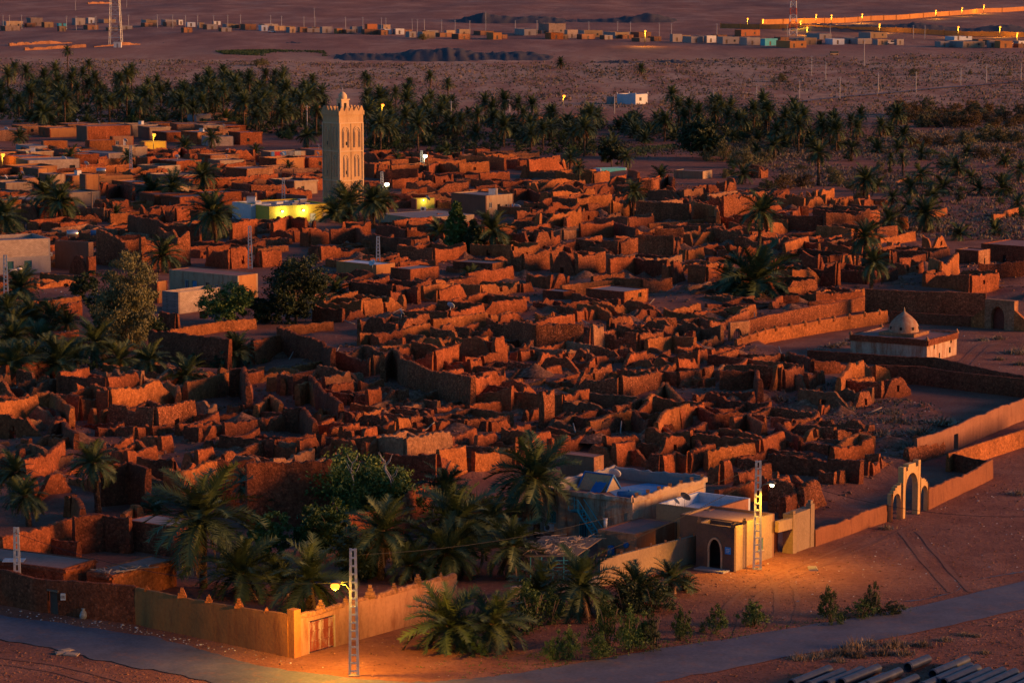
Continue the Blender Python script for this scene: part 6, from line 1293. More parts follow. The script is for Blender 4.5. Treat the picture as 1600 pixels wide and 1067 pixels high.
NEAR = [(838, 838, 742, 125, .3), (318, 918, 806, 160, .15), (378, 932, 893, 115, .1), (482, 950, 903, 115, .1), (595, 905, 826, 100, .6), (716, 890, 812, 125, .2), (695, 830, 762, 75, .3), (795, 905, 850, 95, .9), (768, 850, 812, 85, .2), (700, 905, 862, 105, .15),
        (905, 964, 914, 112, .25), (700, 1012, 975, 125, .15), (772, 1012, 972, 105, .4), (1000, 950, 922, 84, .05), (1050, 930, 904, 58, .05), (1072, 922, 914, 36, .05), (153, 800, 720, 70, .3), (45, 822, 772, 64, .2), (20, 792, 735, 54, .2), (390, 802, 754, 50, .3), (245, 812, 797, 46, .1), (402, 822, 792, 55, .1), (845, 950, 920, 95, .1), (560, 900, 862, 80, .2), (640, 905, 880, 90, .2), (440, 930, 902, 80, .1),
        (150, 588, 533, 70, .6), (18, 562, 525, 55, .2), (18, 606, 567, 78, .1), (48, 592, 560, 62, .1), (92, 602, 575, 84, .05), (190, 592, 560, 54, .1), (235, 604, 568, 54, .2), (290, 612, 588, 60, .1), (368, 574, 548, 62, .1), (60, 545, 530, 50, .05), (25, 520, 505, 50, .05), (338, 388, 332, 72, .3), (320, 312, 273, 44, .4), (240, 318, 297, 48, .1), (268, 320, 293, 46, .1), (75, 345, 302, 54, .2), (97, 350, 314, 60, .4), (10, 368, 338, 66, .3), (255, 425, 398, 54, .1), (32, 468, 449, 58, .2),
        (545, 348, 322, 58, .2), (584, 362, 320, 50, .7), (522, 350, 336, 48, .1), (1184, 405, 334, 54, .3), (988, 346, 300, 34, .4), (1349, 416, 370, 48, .2), (1361, 456, 410, 48, .2), (1182, 468, 444, 115, .05), (1145, 462, 446, 70, .05), (1349, 312, 280, 40, .4), (1279, 290, 238, 34, .3), (1444, 362, 333, 48, .2), (1390, 366, 346, 44, .1), (770, 402, 362, 56, .2), (687, 385, 370, 40, .1), (738, 442, 432, 34, .1), (600, 340, 318, 40, .2), (66, 205, 178, 40, .3), (100, 195, 165, 36, .3), (15, 500, 488, 60, .05), (50, 508, 496, 60, .05), (85, 512, 500, 56, .05), (105, 515, 505, 40, .05), (10, 560, 545, 60, .1), (5, 590, 572, 60, .1), (75, 560, 548, 50, .05), (120, 575, 560, 50, .05), (330, 560, 548, 40, .05), (40, 440, 432, 30, .05), (525, 470, 455, 40, .05)]
for q in NEAR: palm(*q)
MID = [(1330, 252, 232, 24), (1425, 305, 292, 40), (1438, 288, 272, 36), (1475, 305, 292, 40), (1497, 275, 263, 40), (1530, 305, 296, 34), (1565, 306, 294, 38), (1592, 285, 264, 30), (1517, 290, 276, 22), (1411, 275, 248, 20), (1390, 268, 248, 20), (1403, 240, 232, 30), (1310, 235, 224, 26), (1393, 325, 308, 30), (1370, 300, 290, 30), (1240, 232, 206, 26), (1555, 368, 360, 36), (1500, 375, 366, 36), (1160, 288, 272, 34), (1180, 250, 236, 30), (1210, 250, 228, 30), (905, 290, 262, 22), (890, 268, 248, 26), (980, 268, 245, 26), (1033, 290, 280, 30), (1100, 250, 225, 28), (1480, 270, 262, 28), (1510, 248, 238, 26), (1590, 330, 318, 30), (1420, 335, 322, 34), (1570, 262, 254, 26), (1455, 318, 306, 34), (1440, 250, 240, 28)]
MID += [(30, 232, 214, 26), (110, 262, 244, 30), (150, 300, 288, 26), (200, 262, 246, 26), (290, 246, 228, 28), (330, 232, 214, 28), (400, 250, 236, 24), (450, 275, 262, 24), (480, 232, 212, 30), (620, 262, 248, 24), (700, 252, 236, 26), (180, 345, 334, 30), (420, 330, 322, 24), (30, 300, 286, 28)]
for q in MID: palm(*q, 0.2, n=32)
# ---- the grove: palms too small to tell their leaves apart
CROWN = []
for v in range(5):
    g_ = MB(); d_ = MB(); rr = random.Random(900 + v)
    for k in range(44):
        f = (k + rr.random()) / 44; e = 86 - f ** 0.85 * 112; frond_geo(g_, rr.uniform(0.85, 1.1), R(e), R(38 + (90 - e) * 0.42), 9, 0.26, 0.05, v * 100 + k, az=k * 2.4 + rr.uniform(-.3, .3))
    for k in range(10): frond_geo(d_, rr.uniform(0.6, 0.8), R(rr.uniform(-75, -40)), R(30), 7, 0.17, 0.05, v * 100 + 50 + k, az=k * 2.4, dry=True)
    CROWN.append((g_.mesh('crown', M['frond']), d_.mesh('dry_skirt', M['frond_dry'])))
TRK = []
for k in range(3):
    mb, top = trunk_mesh(1.0, 0.03, 0.03 * (k - 1), k); TRK.append((mb.mesh('trunk', M['trunk']), top))
def grove_palm(p, h, L, phrase, rr):
    t = auto_thing('date_palm' if h > 1.2 else 'palm_shrub', phrase, 'palm', (p.x, p.y, tz(p.x, p.y)), rr.uniform(0, 6.3), 'palms of the grove' if h > 1.2 else 'palm shrubs')
    c = rr.choice(CROWN); z = h
    if h > 1.2:
        o = bpy.data.objects.new('trunk', TRK[rr.randrange(3)][0]); o.scale = (8 if h < 6 else 9, 8, h); link(o, t)
        o = bpy.data.objects.new('dry_skirt', c[1]); o.scale = (L, L, L); o.location = (0, 0, z); link(o, t)
    o = bpy.data.objects.new('crown', c[0]); o.scale = (L, L, L); o.location = (0, 0, z); link(o, t)
landmark('the palm grove lamp', at(377, 192)); landmark('the white desert building', at(993, 164)); landmark('the lone lamp beyond the grove', at(880, 182))
landmark('the garden plots', at(1120, 235)); landmark('the upper right thicket', at(1500, 205))
GROVES = [([(-20, 190), (-20, 130), (60, 132), (200, 140), (330, 138), (440, 140), (505, 150), (505, 215), (420, 222), (330, 195), (300, 212), (200, 196), (120, 200)], 185, (4, 9.5)),
          ([(572, 165), (660, 172), (760, 185), (860, 190), (940, 195), (1000, 200), (960, 235), (900, 250), (760, 238), (640, 240), (575, 240)], 95, (3, 8)),
          ([(960, 190), (1070, 190), (1180, 196), (1250, 210), (1290, 235), (1210, 225), (1090, 222), (1000, 225)], 48, (4, 9)), ([(1120, 205), (1230, 200), (1400, 205), (1420, 235), (1300, 245), (1240, 240)], 26, (3, 8))]
for zone, cnt, hr in GROVES:
    rr = random.Random(cnt); n = 0; tries = 0; pts = []
    while n < cnt and tries < 9000:
        tries += 1; x, y_ = rr.uniform(min(q[0] for q in zone), max(q[0] for q in zone)), rr.uniform(min(q[1] for q in zone), max(q[1] for q in zone))
        if not inside(zone, x, y_): continue
        p = at(x, y_)
        if any((p.x - q.x) ** 2 + (p.y - q.y) ** 2 < 12 for q in pts): continue
        pts.append(p); n += 1; big = rr.random()
        if 935 < x < 1035 or 865 < x < 895: big = 0.9
        h = rr.uniform(*hr) if big < 0.72 else rr.uniform(0.2, 1.1)
        grove_palm(p, h, rr.uniform(3.3, 4.7) if h > 1.2 else rr.uniform(3.4, 4.8), 'tall grove palm' if h > 7 else 'grove palm' if h > 1.2 else 'low palm shrub', rr)
for (x, y_, h) in ((700, 152, 5), (570, 136, 4), (876, 108, 3), (640, 165, 8), (672, 148, 7), (106, 113, 9), (139, 128, 7), (1002, 118, 3), (575, 150, 6)): grove_palm(at(x, y_), h, 3.3, 'lone palm standing out on the plain', random.Random(x))
# ------------------------------------------------------------------ broadleaf trees and shrubs
def leaf_cloud(mb, c, rx, rz, nclump, nleaf, size, rr, hollow=0.5, droop=0.0, squash=0.45):
    c = Vector(c)
    for i in range(nclump):
        while True:
            q = Vector((rr.uniform(-1, 1), rr.uniform(-1, 1), rr.uniform(-1, 1)))
            if hollow < q.length < 1: break
        q = Vector((q.x * rx, q.y * rx, q.z * rz)) + c; cr = rx * rr.uniform(0.16, 0.34)
        for k in range(nleaf):
            d = Vector((rr.gauss(0, 1), rr.gauss(0, 1), rr.gauss(0, 0.7))) * cr * 0.55; p = q + d
            a = Vector((rr.uniform(-1, 1), rr.uniform(-1, 1), rr.uniform(-1, 0.6) - droop)).normalized(); b = a.cross(Vector((rr.uniform(-1, 1), rr.uniform(-1, 1), rr.uniform(-1, 1)))).normalized()
            s = size * rr.uniform(0.6, 1.3); n = len(mb.v)
            mb.v += [tuple(p - b * s * squash * 0.5), tuple(p + a * s * 0.5), tuple(p + b * s * squash * 0.5), tuple(p - a * s * 0.5)]; mb.f.append((n, n + 1, n + 2, n + 3)); mb.sm.append(False)
def limbs(mb, base, top, n, rx, r, rr, crook=0.15):
    base, top = Vector(base), Vector(top)
    for k in range(n):
        a = rr.uniform(0, 6.3); e = top + Vector((math.cos(a) * rx * rr.uniform(.3, .9), math.sin(a) * rx * rr.uniform(.3, .9), rr.uniform(-.3, .5) * rx)); s = base.lerp(top, rr.uniform(0.25, 0.7)); P = [s.lerp(e, j / 4) + Vector((rr.uniform(-1, 1), rr.uniform(-1, 1), rr.uniform(-.5, 1))) * crook * rx * (0 < j < 4) for j in range(5)]
        mb.tube(P, [r * 0.55, r * .42, r * .3, r * .2, r * .08], 6)
def tree(name, label, x, yb, ytop, wpx, mat, nclump=70, nleaf=75, size=0.42, droop=0.0, conic=False, dead=0, zr=(0.3, 0.68)):
    b = at(x, yb); s = S(b); h = (yb - ytop) / s; rx = wpx / 2 / s; rr = random.Random(int(x * 7 + yb))
    t = thing(name, label, 'tree', (b.x, b.y, 0))
    mb = MB(); th = h * (0.3 if not conic else 0.8); mb.tube([(0, 0, -0.4), (0.1, 0.05, th * 0.5), (0.05, -0.1, th)], [0.04 * h * 0.8, 0.03 * h * 0.8, 0.02 * h * 0.8], 9); mb.build('trunk', M['bark'], t)
    mb = MB(); limbs(mb, (0, 0, th * 0.4), (0, 0, h * 0.6), 9, rx * 0.8, 0.03 * h, rr); mb.build('limbs', M['bark'], t)
    mb = MB()
    if conic:
        for k in range(9):
            f = (k + 0.5) / 9; leaf_cloud(mb, (0.15 * rx * pn(k, x), 0, h * (0.08 + 0.88 * f)), rx * (1.0 - 0.75 * f ** 1.4), h * 0.09, nclump // 9 + 1, nleaf, size, rr, 0.35)
    else:
        for k in range(7):
            a = k * 0.9 + x; leaf_cloud(mb, (math.cos(a) * rx * 0.45, math.sin(a) * rx * 0.45, h * (zr[0] + (zr[1] - zr[0]) * ((k * 3) % 7) / 6)), rx * rr.uniform(0.5, 0.68), h * rr.uniform(0.26, 0.34), nclump // 4 + 1, nleaf, size, rr, 0.45, droop)
    mb.build('crown', M[mat], t)
    for k in range(dead):
        mb = MB(); a = rr.uniform(-2.6, -0.6); q = Vector((math.cos(a) * rx * 0.8, math.sin(a) * rx * 0.7, h * 0.55)); w_ = rr.uniform(-.45, .45); P = [q, q + Vector((w_ + .1, -0.2, 1.0)), q + Vector((2 * w_ - .1, -0.3, 2.0)), q + Vector((3 * w_ + .15, -0.4, 2.9))]; mb.tube(P, [0.09, 0.07, 0.05, 0.02], 6)
        for j in range(5):
            s_ = P[1].lerp(P[3], rr.random()); mb.tube([s_, s_ + Vector((.35 * (1 if j % 2 else -1), 0, 0.4)), s_ + Vector((.6 * (1 if j % 2 else -1) + rr.uniform(-.1, .1), -.1, 1.0))], [0.045, 0.03, 0.012], 5)
        mb.build('dead_branch', M['deadwood'], t)
    landmark('the ' + {'eucalyptus': 'big eucalyptus', 'dead_topped_tree': 'dark tree with bleached branches'}.get(name, 'x'), b) if name in ('eucalyptus', 'dead_topped_tree') else None
    return t
tree('eucalyptus', 'big loose-crowned eucalyptus left of the cream house', 198, 545, 394, 104, 'leaf_olive', 200, 100, 0.34, 1.2, zr=(0.16, 0.74))
tree('dark_tree', 'broad dark tree right of the cream house', 462, 505, 386, 100, 'leaf_dark', 110, 80, 0.45, zr=(0.2, 0.7))
tree('green_tree', 'rounded green tree in front of the cream house', 356, 508, 440, 92, 'leaf_green', 80, 70, 0.42)
tree('dark_shrub_tree', 'low dark tree between green tree and broad dark tree', 410, 505, 455, 60, 'leaf_dark', 50, 60, 0.42)
tree('shade_tree', 'very dark tree shading yard below the eucalyptus', 165, 520, 440, 60, 'leaf_dark', 50, 60, 0.45)
tree('cypress', 'tall conical dark tree right of the long grey roof', 714, 402, 314, 50, 'leaf_green', 160, 70, 0.55, 0, True)
tree('cypress', 'shorter conical dark tree beside taller one', 741, 404, 342, 38, 'leaf_dark', 120, 65, 0.55, 0, True)
tree('dead_topped_tree', 'broad dark tree with bleached dead branches before ruins', 572, 815, 708, 165, 'leaf_green', 190, 90, 0.36, 0.2, False, 3)
tree('green_tree', 'dense green tree in garden behind the street lamp', 508, 872, 780, 100, 'leaf_green', 90, 80, 0.34)
tree('dark_tree', 'dark tree filling garden gap right of dense green tree', 560, 905, 835, 80, 'leaf_dark', 70, 70, 0.34)
tree('dark_tree', 'dark garden tree behind the big front palm', 420, 870, 795, 70, 'leaf_green', 60, 60, 0.34)
tree('carob_tree', 'huge round dark tree beside the garden plots', 1100, 248, 184, 76, 'leaf_dark', 90, 70, 0.9)
tree('orchard_tree', 'dark round tree at end of grove near blue parapets', 955, 262, 215, 40, 'leaf_dark', 40, 50, 0.8)
tree('shade_tree', 'dark low tree left of the eucalyptus trunk', 130, 470, 420, 50, 'leaf_dark', 40, 60, 0.4)
tree('shade_tree', 'dark shrub tree right of eucalyptus foot', 235, 530, 490, 50, 'leaf_dark', 40, 60, 0.4)
# shrubs, copies of a few meshes
SHR = {}
for mt_ in ('leaf_dark', 'leaf_green', 'leaf_olive', 'leaf_autumn', 'straw', 'sage'):
    SHR[mt_] = []
    for v in range(2):
        rr = random.Random(v * 5 + len(mt_)); mb = MB(); st_ = MB()
        if mt_ in ('straw', 'sage'):
            for k in range(260):
                a, el = rr.uniform(0, 6.3), rr.uniform(0.15, 1.5); r_ = rr.uniform(0.4, 1.0); p = Vector((rr.gauss(0, .35), rr.gauss(0, .35), 0)); q = p + Vector((math.cos(a) * math.cos(el), math.sin(a) * math.cos(el), math.sin(el) * 0.9)) * r_ * 0.75
                w = Vector((-math.sin(a), math.cos(a), 0)) * 0.045; n = len(mb.v); mb.v += [tuple(p - w), tuple(p + w), tuple(q)]; mb.f.append((n, n + 1, n + 2)); mb.sm.append(False)
        else:
            for k in range(4): leaf_cloud(mb, (rr.uniform(-.35, .35), rr.uniform(-.35, .35), 0.25 + 0.2 * k), 0.8 - 0.1 * k, 0.38, 14, 60, 0.11, rr, 0.3, -0.4, 0.34)
        for k in range(9):
            a = rr.uniform(0, 6.3); st_.tube([(0, 0, -0.1), (math.cos(a) * 0.25, math.sin(a) * 0.25, 0.5), (math.cos(a) * 0.5, math.sin(a) * 0.5, 0.95)], [0.03, 0.02, 0.008], 5)
        SHR[mt_].append((mb.mesh('leaves', M[mt_]), st_.mesh('stems', M['bark'])))
def shrub(x, yb, w, hp, mt_, phrase, group, rr=rnd, p=None):
    b = p or at(x, yb); s = S(b); t = auto_thing('shrub', phrase, 'shrub', (b.x, b.y, tz(b.x, b.y)), rr.uniform(0, 6.3), group); a, c = rr.choice(SHR[mt_])
    o = bpy.data.objects.new('leaves', a); o.scale = (w / s / 1.9, w / s / 1.9, hp / s / 1.15); link(o, t); o = bpy.data.objects.new('stems', c); o.scale = (w / s / 1.9, w / s / 1.9, hp / s / 1.15); link(o, t)
for q in ((1297, 972, 42, 52), (1365, 962, 34, 50), (1345, 965, 60, 26), (1395, 960, 46, 22), (1178, 978, 56, 40), (1118, 990, 44, 42), (1064, 1000, 40, 52), (1020, 1015, 50, 60), (985, 1018, 60, 70), (950, 1010, 60, 75), (1020, 955, 90, 50), (975, 960, 80, 60), (890, 1028, 50, 50), (860, 1030, 40, 34), (935, 1030, 46, 40), (830, 985, 70, 70), (860, 975, 60, 50), (740, 1020, 50, 30), (795, 1000, 60, 40)):
    shrub(*q, 'leaf_green' if q[0] % 3 else 'leaf_dark', 'dark green leafy roadside shrub', 'shrubs along the road')
for q in ((1250, 1029, 40, 16), (1275, 1027, 36, 16), (1296, 1024, 40, 18), (1318, 1022, 44, 22), (1340, 1025, 40, 20), (1336, 1013, 50, 26), (1358, 1006, 34, 18), (1378, 1022, 44, 22), (1400, 1010, 50, 24), (1412, 1022, 40, 18), (1440, 1008, 40, 16), (1310, 1033, 30, 12), (1506, 992, 24, 10), (1524, 994, 24, 10), (1540, 1020, 24, 10), (1477, 1000, 30, 10), (1384, 826, 30, 12), (1590, 772, 40, 12)): shrub(*q, 'straw', 'dry straw-coloured shrub', 'dry shrubs on the verge')
for q in ((1320, 650, 40, 16), (1218, 632, 40, 16), (1400, 668, 60, 20), (1380, 690, 50, 18), (1440, 690, 70, 24), (1470, 665, 60, 18), (1390, 655, 50, 16), (1420, 705, 50, 16), (1300, 690, 30, 14), (1220, 690, 50, 14), (1535, 532, 26, 10), (1560, 530, 26, 12), (1590, 552, 50, 18), (1562, 562, 22, 10), (1595, 570, 30, 12), (1300, 542, 40, 8), (1320, 538, 40, 8), (1340, 532, 40, 10), (1280, 548, 40, 7), (1385, 505, 20, 8), (560, 492, 30, 14), (1540, 700, 40, 14)): shrub(*q, 'sage' if q[0] % 2 else 'straw', 'grey-green scrub bush', 'scrub in the ruined yards')
rr = random.Random(21)
for k in range(46):
    x = rr.uniform(1390, 1640); y_ = rr.uniform(176, 200) + max(0, (x - 1500) * 0.06); shrub(x, y_, rr.uniform(26, 44), rr.uniform(14, 24), rr.choice(['leaf_autumn', 'leaf_autumn', 'leaf_olive']), 'rusty olive thicket bush', 'thicket at upper right', rr)
for q in ((1425, 232, 34, 18), (1445, 230, 34, 18), (1475, 228, 40, 16), (1508, 226, 50, 22), (1540, 222, 60, 26), (1560, 222, 44, 24), (1590, 224, 40, 20), (1535, 248, 34, 18), (1575, 244, 20, 14), (1472, 250, 14, 12), (965, 246, 46, 20), (1130, 252, 50, 30), (1160, 262, 60, 30), (1190, 255, 40, 20), (1222, 128, 30, 12), (1430, 118, 22, 10), (400, 104, 18, 10), (410, 103, 20, 12), (1310, 290, 34, 22), (1225, 295, 50, 24), (1255, 292, 40, 20), (1200, 300, 40, 20), (660, 62, 20, 10), (1170, 240, 36, 24), (1516, 118, 10, 7), (1578, 120, 10, 7)): shrub(*q, 'leaf_autumn' if q[0] % 2 else 'leaf_olive', 'rounded olive bush', 'bushes of the gardens and plain')
rr = random.Random(88)
for k in range(70):
    x, y_ = rr.uniform(1130, 1640), rr.uniform(205, 345)
    if inside(RUIN_ZONE, x, y_) or (x < 1300 and y_ > 280): continue
    shrub(x, y_, rr.uniform(14, 34), rr.uniform(8, 18), rr.choice(['leaf_dark', 'leaf_green', 'leaf_olive', 'sage']), 'scattered garden bush', 'bushes in the fields right of town', rr)
for k in range(34):
    x, y_ = rr.uniform(-10, 420), rr.uniform(480, 600)
    if inside(RUIN_ZONE, x, y_) or x > 240 and y_ < 560: continue
    shrub(x, y_, rr.uniform(24, 46), rr.uniform(14, 30), rr.choice(['leaf_dark', 'leaf_green']), 'dark bush of the left garden', 'bushes of the left garden', rr)
# dark understorey under the grove
for zone, cnt in ((GROVES[0][0], 95), (GROVES[1][0], 60), (GROVES[2][0], 22)):
    for k in range(cnt):
        for _ in range(40):
            x, y_ = rr.uniform(zone[0][0], max(q[0] for q in zone)), rr.uniform(min(q[1] for q in zone), max(q[1] for q in zone))
            if inside(zone, x, y_): break
        else: continue
        shrub(x, y_, rr.uniform(20, 34), rr.uniform(10, 18), 'leaf_dark' if rr.random() < .7 else 'leaf_green', 'dark undergrowth bush', 'undergrowth of the palm grove', rr)
for zone, cnt, sd in ((GROVES[0][0], 420, 1), (GROVES[1][0], 260, 2), (GROVES[2][0], 60, 3)):
    rr = random.Random(sd); mb = MB()
    for k in range(cnt):
        for _ in range(40):
            x, y_ = rr.uniform(min(q[0] for q in zone), max(q[0] for q in zone)), rr.uniform(min(q[1] for q in zone), max(q[1] for q in zone))
            if inside(zone, x, y_): break
        p = at(x, y_); leaf_cloud(mb, (p.x, p.y, 0.9), rr.uniform(1.6, 3.0), rr.uniform(0.9, 1.9), 5, 16, 1.1, rr, 0.2, -0.6, 0.25)
    tag(mb.build('undergrowth', M['leaf_dark']), ['', 'dense dark undergrowth filling the left palm grove', 'dense dark undergrowth filling the grove right of minaret', 'dark undergrowth around the garden plots'][sd], 'undergrowth', kind='stuff')
# ---- countless small stuff: scrub on the plain, stones among the ruins
def stuff_tufts(name, n, zone, mt_, smin, smax, label, cat, seed, blades=5, keep=None):
    rr = random.Random(seed); mb = MB(); P = [at(*q) for q in zone]; poly = [(p.x, p.y) for p in P]; xs = [p[0] for p in poly]; ys_ = [p[1] for p in poly]; c = 0
    while c < n:
        x, y_ = rr.uniform(min(xs), max(xs)), rr.uniform(min(ys_), max(ys_))
        if not inside(poly, x, y_): continue
        c += 1
        if pn(x / 30, y_ / 60, seed) + 0.35 < rr.random() * 0.6: continue
        z = tz(x, y_); s = rr.uniform(smin, smax)
        for k in range(blades):
            a = rr.uniform(0, 6.3); el = rr.uniform(0.2, 1.3); d = Vector((math.cos(a) * math.cos(el), math.sin(a) * math.cos(el), math.sin(el))) * s; w = Vector((-math.sin(a), math.cos(a), 0)) * s * 0.28; b = Vector((x + rr.gauss(0, s * .3), y_ + rr.gauss(0, s * .3), z - 0.05)); m_ = len(mb.v)
            mb.v += [tuple(b - w), tuple(b + w), tuple(b + d)]; mb.f.append((m_, m_ + 1, m_ + 2)); mb.sm.append(False)
    return tag(mb.build(name, M[mt_]), label, cat, kind='stuff')
stuff_tufts('desert_scrub', 15000, [(-40, 160), (-40, 92), (700, 100), (1640, 80), (1640, 175), (1100, 185), (560, 140)], 'straw', 0.5, 1.2, 'dry tufts of scrub across the desert plain', 'scrub', 31)
stuff_tufts('desert_scrub', 6000, [(-40, 155), (-40, 92), (700, 100), (1640, 80), (1640, 175), (1100, 180), (560, 140)], 'sage', 0.5, 1.3, 'greyish low scrub across the desert plain', 'scrub', 32)
stuff_tufts('field_scrub', 12000, [(1290, 320), (1180, 250), (1260, 220), (1420, 205), (1640, 190), (1640, 380), (1400, 370)], 'straw', 0.4, 1.0, 'pale dry grass in the fields right of town', 'dry grass', 33)
stuff_tufts('garden_grass', 5000, [(950, 222), (1080, 210), (1200, 200), (1330, 212), (1270, 246), (1120, 252), (990, 248)], 'grassland', 0.3, 0.9, 'dry greenish grass of the garden plots', 'grass', 36)
stuff_tufts('thicket_grass', 4000, [(1300, 235), (1400, 200), (1640, 190), (1640, 260), (1400, 262)], 'sage', 0.4, 1.1, 'greyish scrub below the upper right thicket', 'scrub', 37)
stuff_tufts('crop_field', 5000, [(335, 82), (420, 79), (505, 80), (515, 88), (430, 89), (350, 87)], 'field', 0.5, 1.0, 'green crop growing in strip on the far plain', 'crop', 38)
stuff_tufts('crop_field', 2500, [(985, 232), (1050, 226), (1085, 240), (1000, 246)], 'field', 0.3, 0.7, 'green crop in the garden plots', 'crop', 39)
stuff_tufts('yard_grass', 1500, [(1200, 640), (1300, 600), (1470, 640), (1470, 690), (1380, 710)], 'sage', 0.15, 0.45, 'dry grass in the ruined yard below shrine', 'dry grass', 34)
stuff_tufts('verge_grass', 1600, [(560, 1060), (700, 1020), (900, 1020), (1290, 965), (1420, 945), (1440, 955), (1200, 992), (800, 1054), (640, 1067)], 'leaf_green', 0.08, 0.25, 'low green weeds along the road verge', 'weeds', 35)
def stones(name, n, zone, smin, smax, label, seed, mat='rubble'):
    rr = random.Random(seed); mb = MB(); P = [at(*q) for q in zone]; poly = [(p.x, p.y) for p in P]; xs = [p[0] for p in poly]; ys_ = [p[1] for p in poly]; c = 0
    while c < n:
        x, y_ = rr.uniform(min(xs), max(xs)), rr.uniform(min(ys_), max(ys_))
        if not inside(poly, x, y_): continue
        c += 1
        if inside(ROAD, x, y_): continue
        s = rr.uniform(smin, smax) * (1 if rr.random() < .9 else 1.8); z = tz(x, y_); a = rr.uniform(0, 6.3); ca, sa = math.cos(a), math.sin(a); n_ = len(mb.v)
        for (dx, dy, dz) in ((-1, -.7, -.3), (1, -.6, -.3), (.8, .8, -.3), (-.9, .7, -.3), (-.6, -.4, .6), (.7, -.3, .7), (.4, .5, .8), (-.5, .4, .5)):
            q = Vector((dx, dy, dz)) * s * rr.uniform(.7, 1.2); mb.v.append((x + q.x * ca - q.y * sa, y_ + q.x * sa + q.y * ca, z + q.z * 0.7))
        for f in ((4, 5, 6, 7), (0, 1, 5, 4), (1, 2, 6, 5), (2, 3, 7, 6), (3, 0, 4, 7)): mb.f.append(tuple(n_ + i for i in f)); mb.sm.append(False)
    return tag(mb.build(name, M[mat]), label, 'stones', kind='stuff')
stones('rubble', 9000, [(0, 765), (0, 600), (450, 585), (620, 500), (1130, 520), (1250, 600), (1450, 640), (1450, 700), (1290, 800), (1130, 735), (900, 700), (700, 735), (330, 775)], 0.08, 0.3, 'fallen rubble strewn among the ruined walls', 41)
stones('rubble', 6000, [(520, 500), (480, 400), (600, 345), (800, 350), (850, 270), (1340, 310), (1370, 400), (1600, 410), (1600, 460), (1350, 455), (1150, 525), (700, 520)], 0.12, 0.4, 'rubble strewn among the upper ruins', 42)
stones('verge_stones', 2600, [(-20, 985), (-20, 945), (214, 976), (461, 1030), (720, 960), (1270, 860), (1600, 740), (1640, 900), (1200, 985), (800, 1050), (560, 1062), (350, 1025)], 0.03, 0.1, 'small stones scattered over the dirt verge and yard', 43)
stones('verge_stones', 2200, [(1000, 1090), (1200, 1036), (1640, 948), (1640, 1090)], 0.03, 0.11, 'small stones on near side of the road', 44)
stones('verge_stones', 900, [(-20, 1090), (-20, 1003), (150, 1033), (350, 1072)], 0.03, 0.09, 'small stones on near verge at lower left', 45)
for i_, (zone, n_) in enumerate((([(0, 985), (0, 950), (214, 978), (461, 1035), (560, 1050), (400, 1030), (200, 985)], 160), ([(1180, 620), (1300, 600), (1470, 640), (1470, 700), (1300, 760)], 260), ([(40, 470), (60, 425), (110, 430), (130, 470), (100, 560), (60, 560)], 220), ([(1270, 860), (1600, 740), (1640, 900), (1200, 985), (1100, 900)], 120), ([(1300, 560), (1400, 520), (1640, 500), (1640, 620), (1400, 590)], 160))):
    stones('litter', n_, zone, 0.03, 0.11, ['pale litter along foot of the garden wall', 'pale litter in the ruined yard below shrine', 'pale rubbish strewn near the left garden', 'pale litter scattered over the sandy yard', 'pale litter around the domed shrine'][i_], 70 + i_, 'litter')
# ------------------------------------------------------------------ far plain: village, walls, masts, poles
VIL = [(0, 34, 32, 42, 'cream'), (36, 66, 27, 40, 'block_grey'), (86, 104, 36, 41, 'cyan'), (110, 132, 28, 39, 'grey'), (132, 148, 28, 37, 'white'), (150, 180, 31, 37, 'tan'), (215, 245, 33, 43, 'tan'), (248, 275, 33, 42, 'grey'), (274, 286, 33, 41, 'white'), (288, 305, 37, 44, 'bluewhite'), (306, 319, 37, 45, 'tan'), (320, 331, 40, 46, 'redpl'), (331, 345, 35, 41, 'white'), (345, 372, 40, 47, 'tan'), (373, 400, 41, 50, 'brown'), (402, 418, 42, 51, 'bluewhite'), (419, 444, 43, 50, 'cream'), (446, 462, 44, 53, 'cream'), (464, 479, 44, 52, 'pink'), (481, 497, 44, 51, 'tan'), (499, 519, 43, 53, 'grey'), (521, 535, 46, 54, 'orange'),
       (546, 566, 43, 53, 'grey'), (570, 589, 39, 53, 'redpl'), (590, 610, 40, 50, 'cream'), (592, 612, 46, 54, 'white'), (613, 632, 45, 54, 'white'), (633, 650, 49, 58, 'grey'), (652, 680, 49, 60, 'tan'), (694, 711, 47, 57, 'cream'), (713, 735, 45, 55, 'cream'), (760, 784, 49, 60, 'orange'), (804, 838, 45, 55, 'grey'), (842, 884, 37, 53, 'block_grey'), (852, 880, 50, 60, 'clay_ochre_sun'), (882, 903, 45, 58, 'block'), (904, 942, 46, 57, 'tan'), (944, 984, 49, 59, 'tan'), (986, 1018, 49, 58, 'brown'), (1047, 1066, 51, 63, 'grey'),
       (1068, 1099, 55, 65, 'grey'), (1100, 1120, 54, 65, 'white'), (1122, 1155, 56, 67, 'grey'), (1149, 1189, 46, 56, 'redpl'), (1157, 1188, 57, 69, 'grey'), (1189, 1216, 59, 70, 'cyan'), (1217, 1261, 63, 74, 'orange'), (1250, 1277, 58, 69, 'tan'), (1265, 1300, 51, 60, 'grey'), (1292, 1320, 60, 69, 'bluewhite'), (1322, 1363, 59, 68, 'grey'), (1345, 1388, 50, 59, 'tan'), (1365, 1388, 60, 69, 'cream'), (1398, 1413, 60, 69, 'grey'), (1480, 1521, 56, 62, 'bluewhite'), (1463, 1484, 63, 72, 'grey'), (1485, 1541, 63, 73, 'cream'), (1543, 1556, 62, 73, 'grey'), (1557, 1583, 63, 74, 'orange'), (1585, 1604, 63, 72, 'white')]
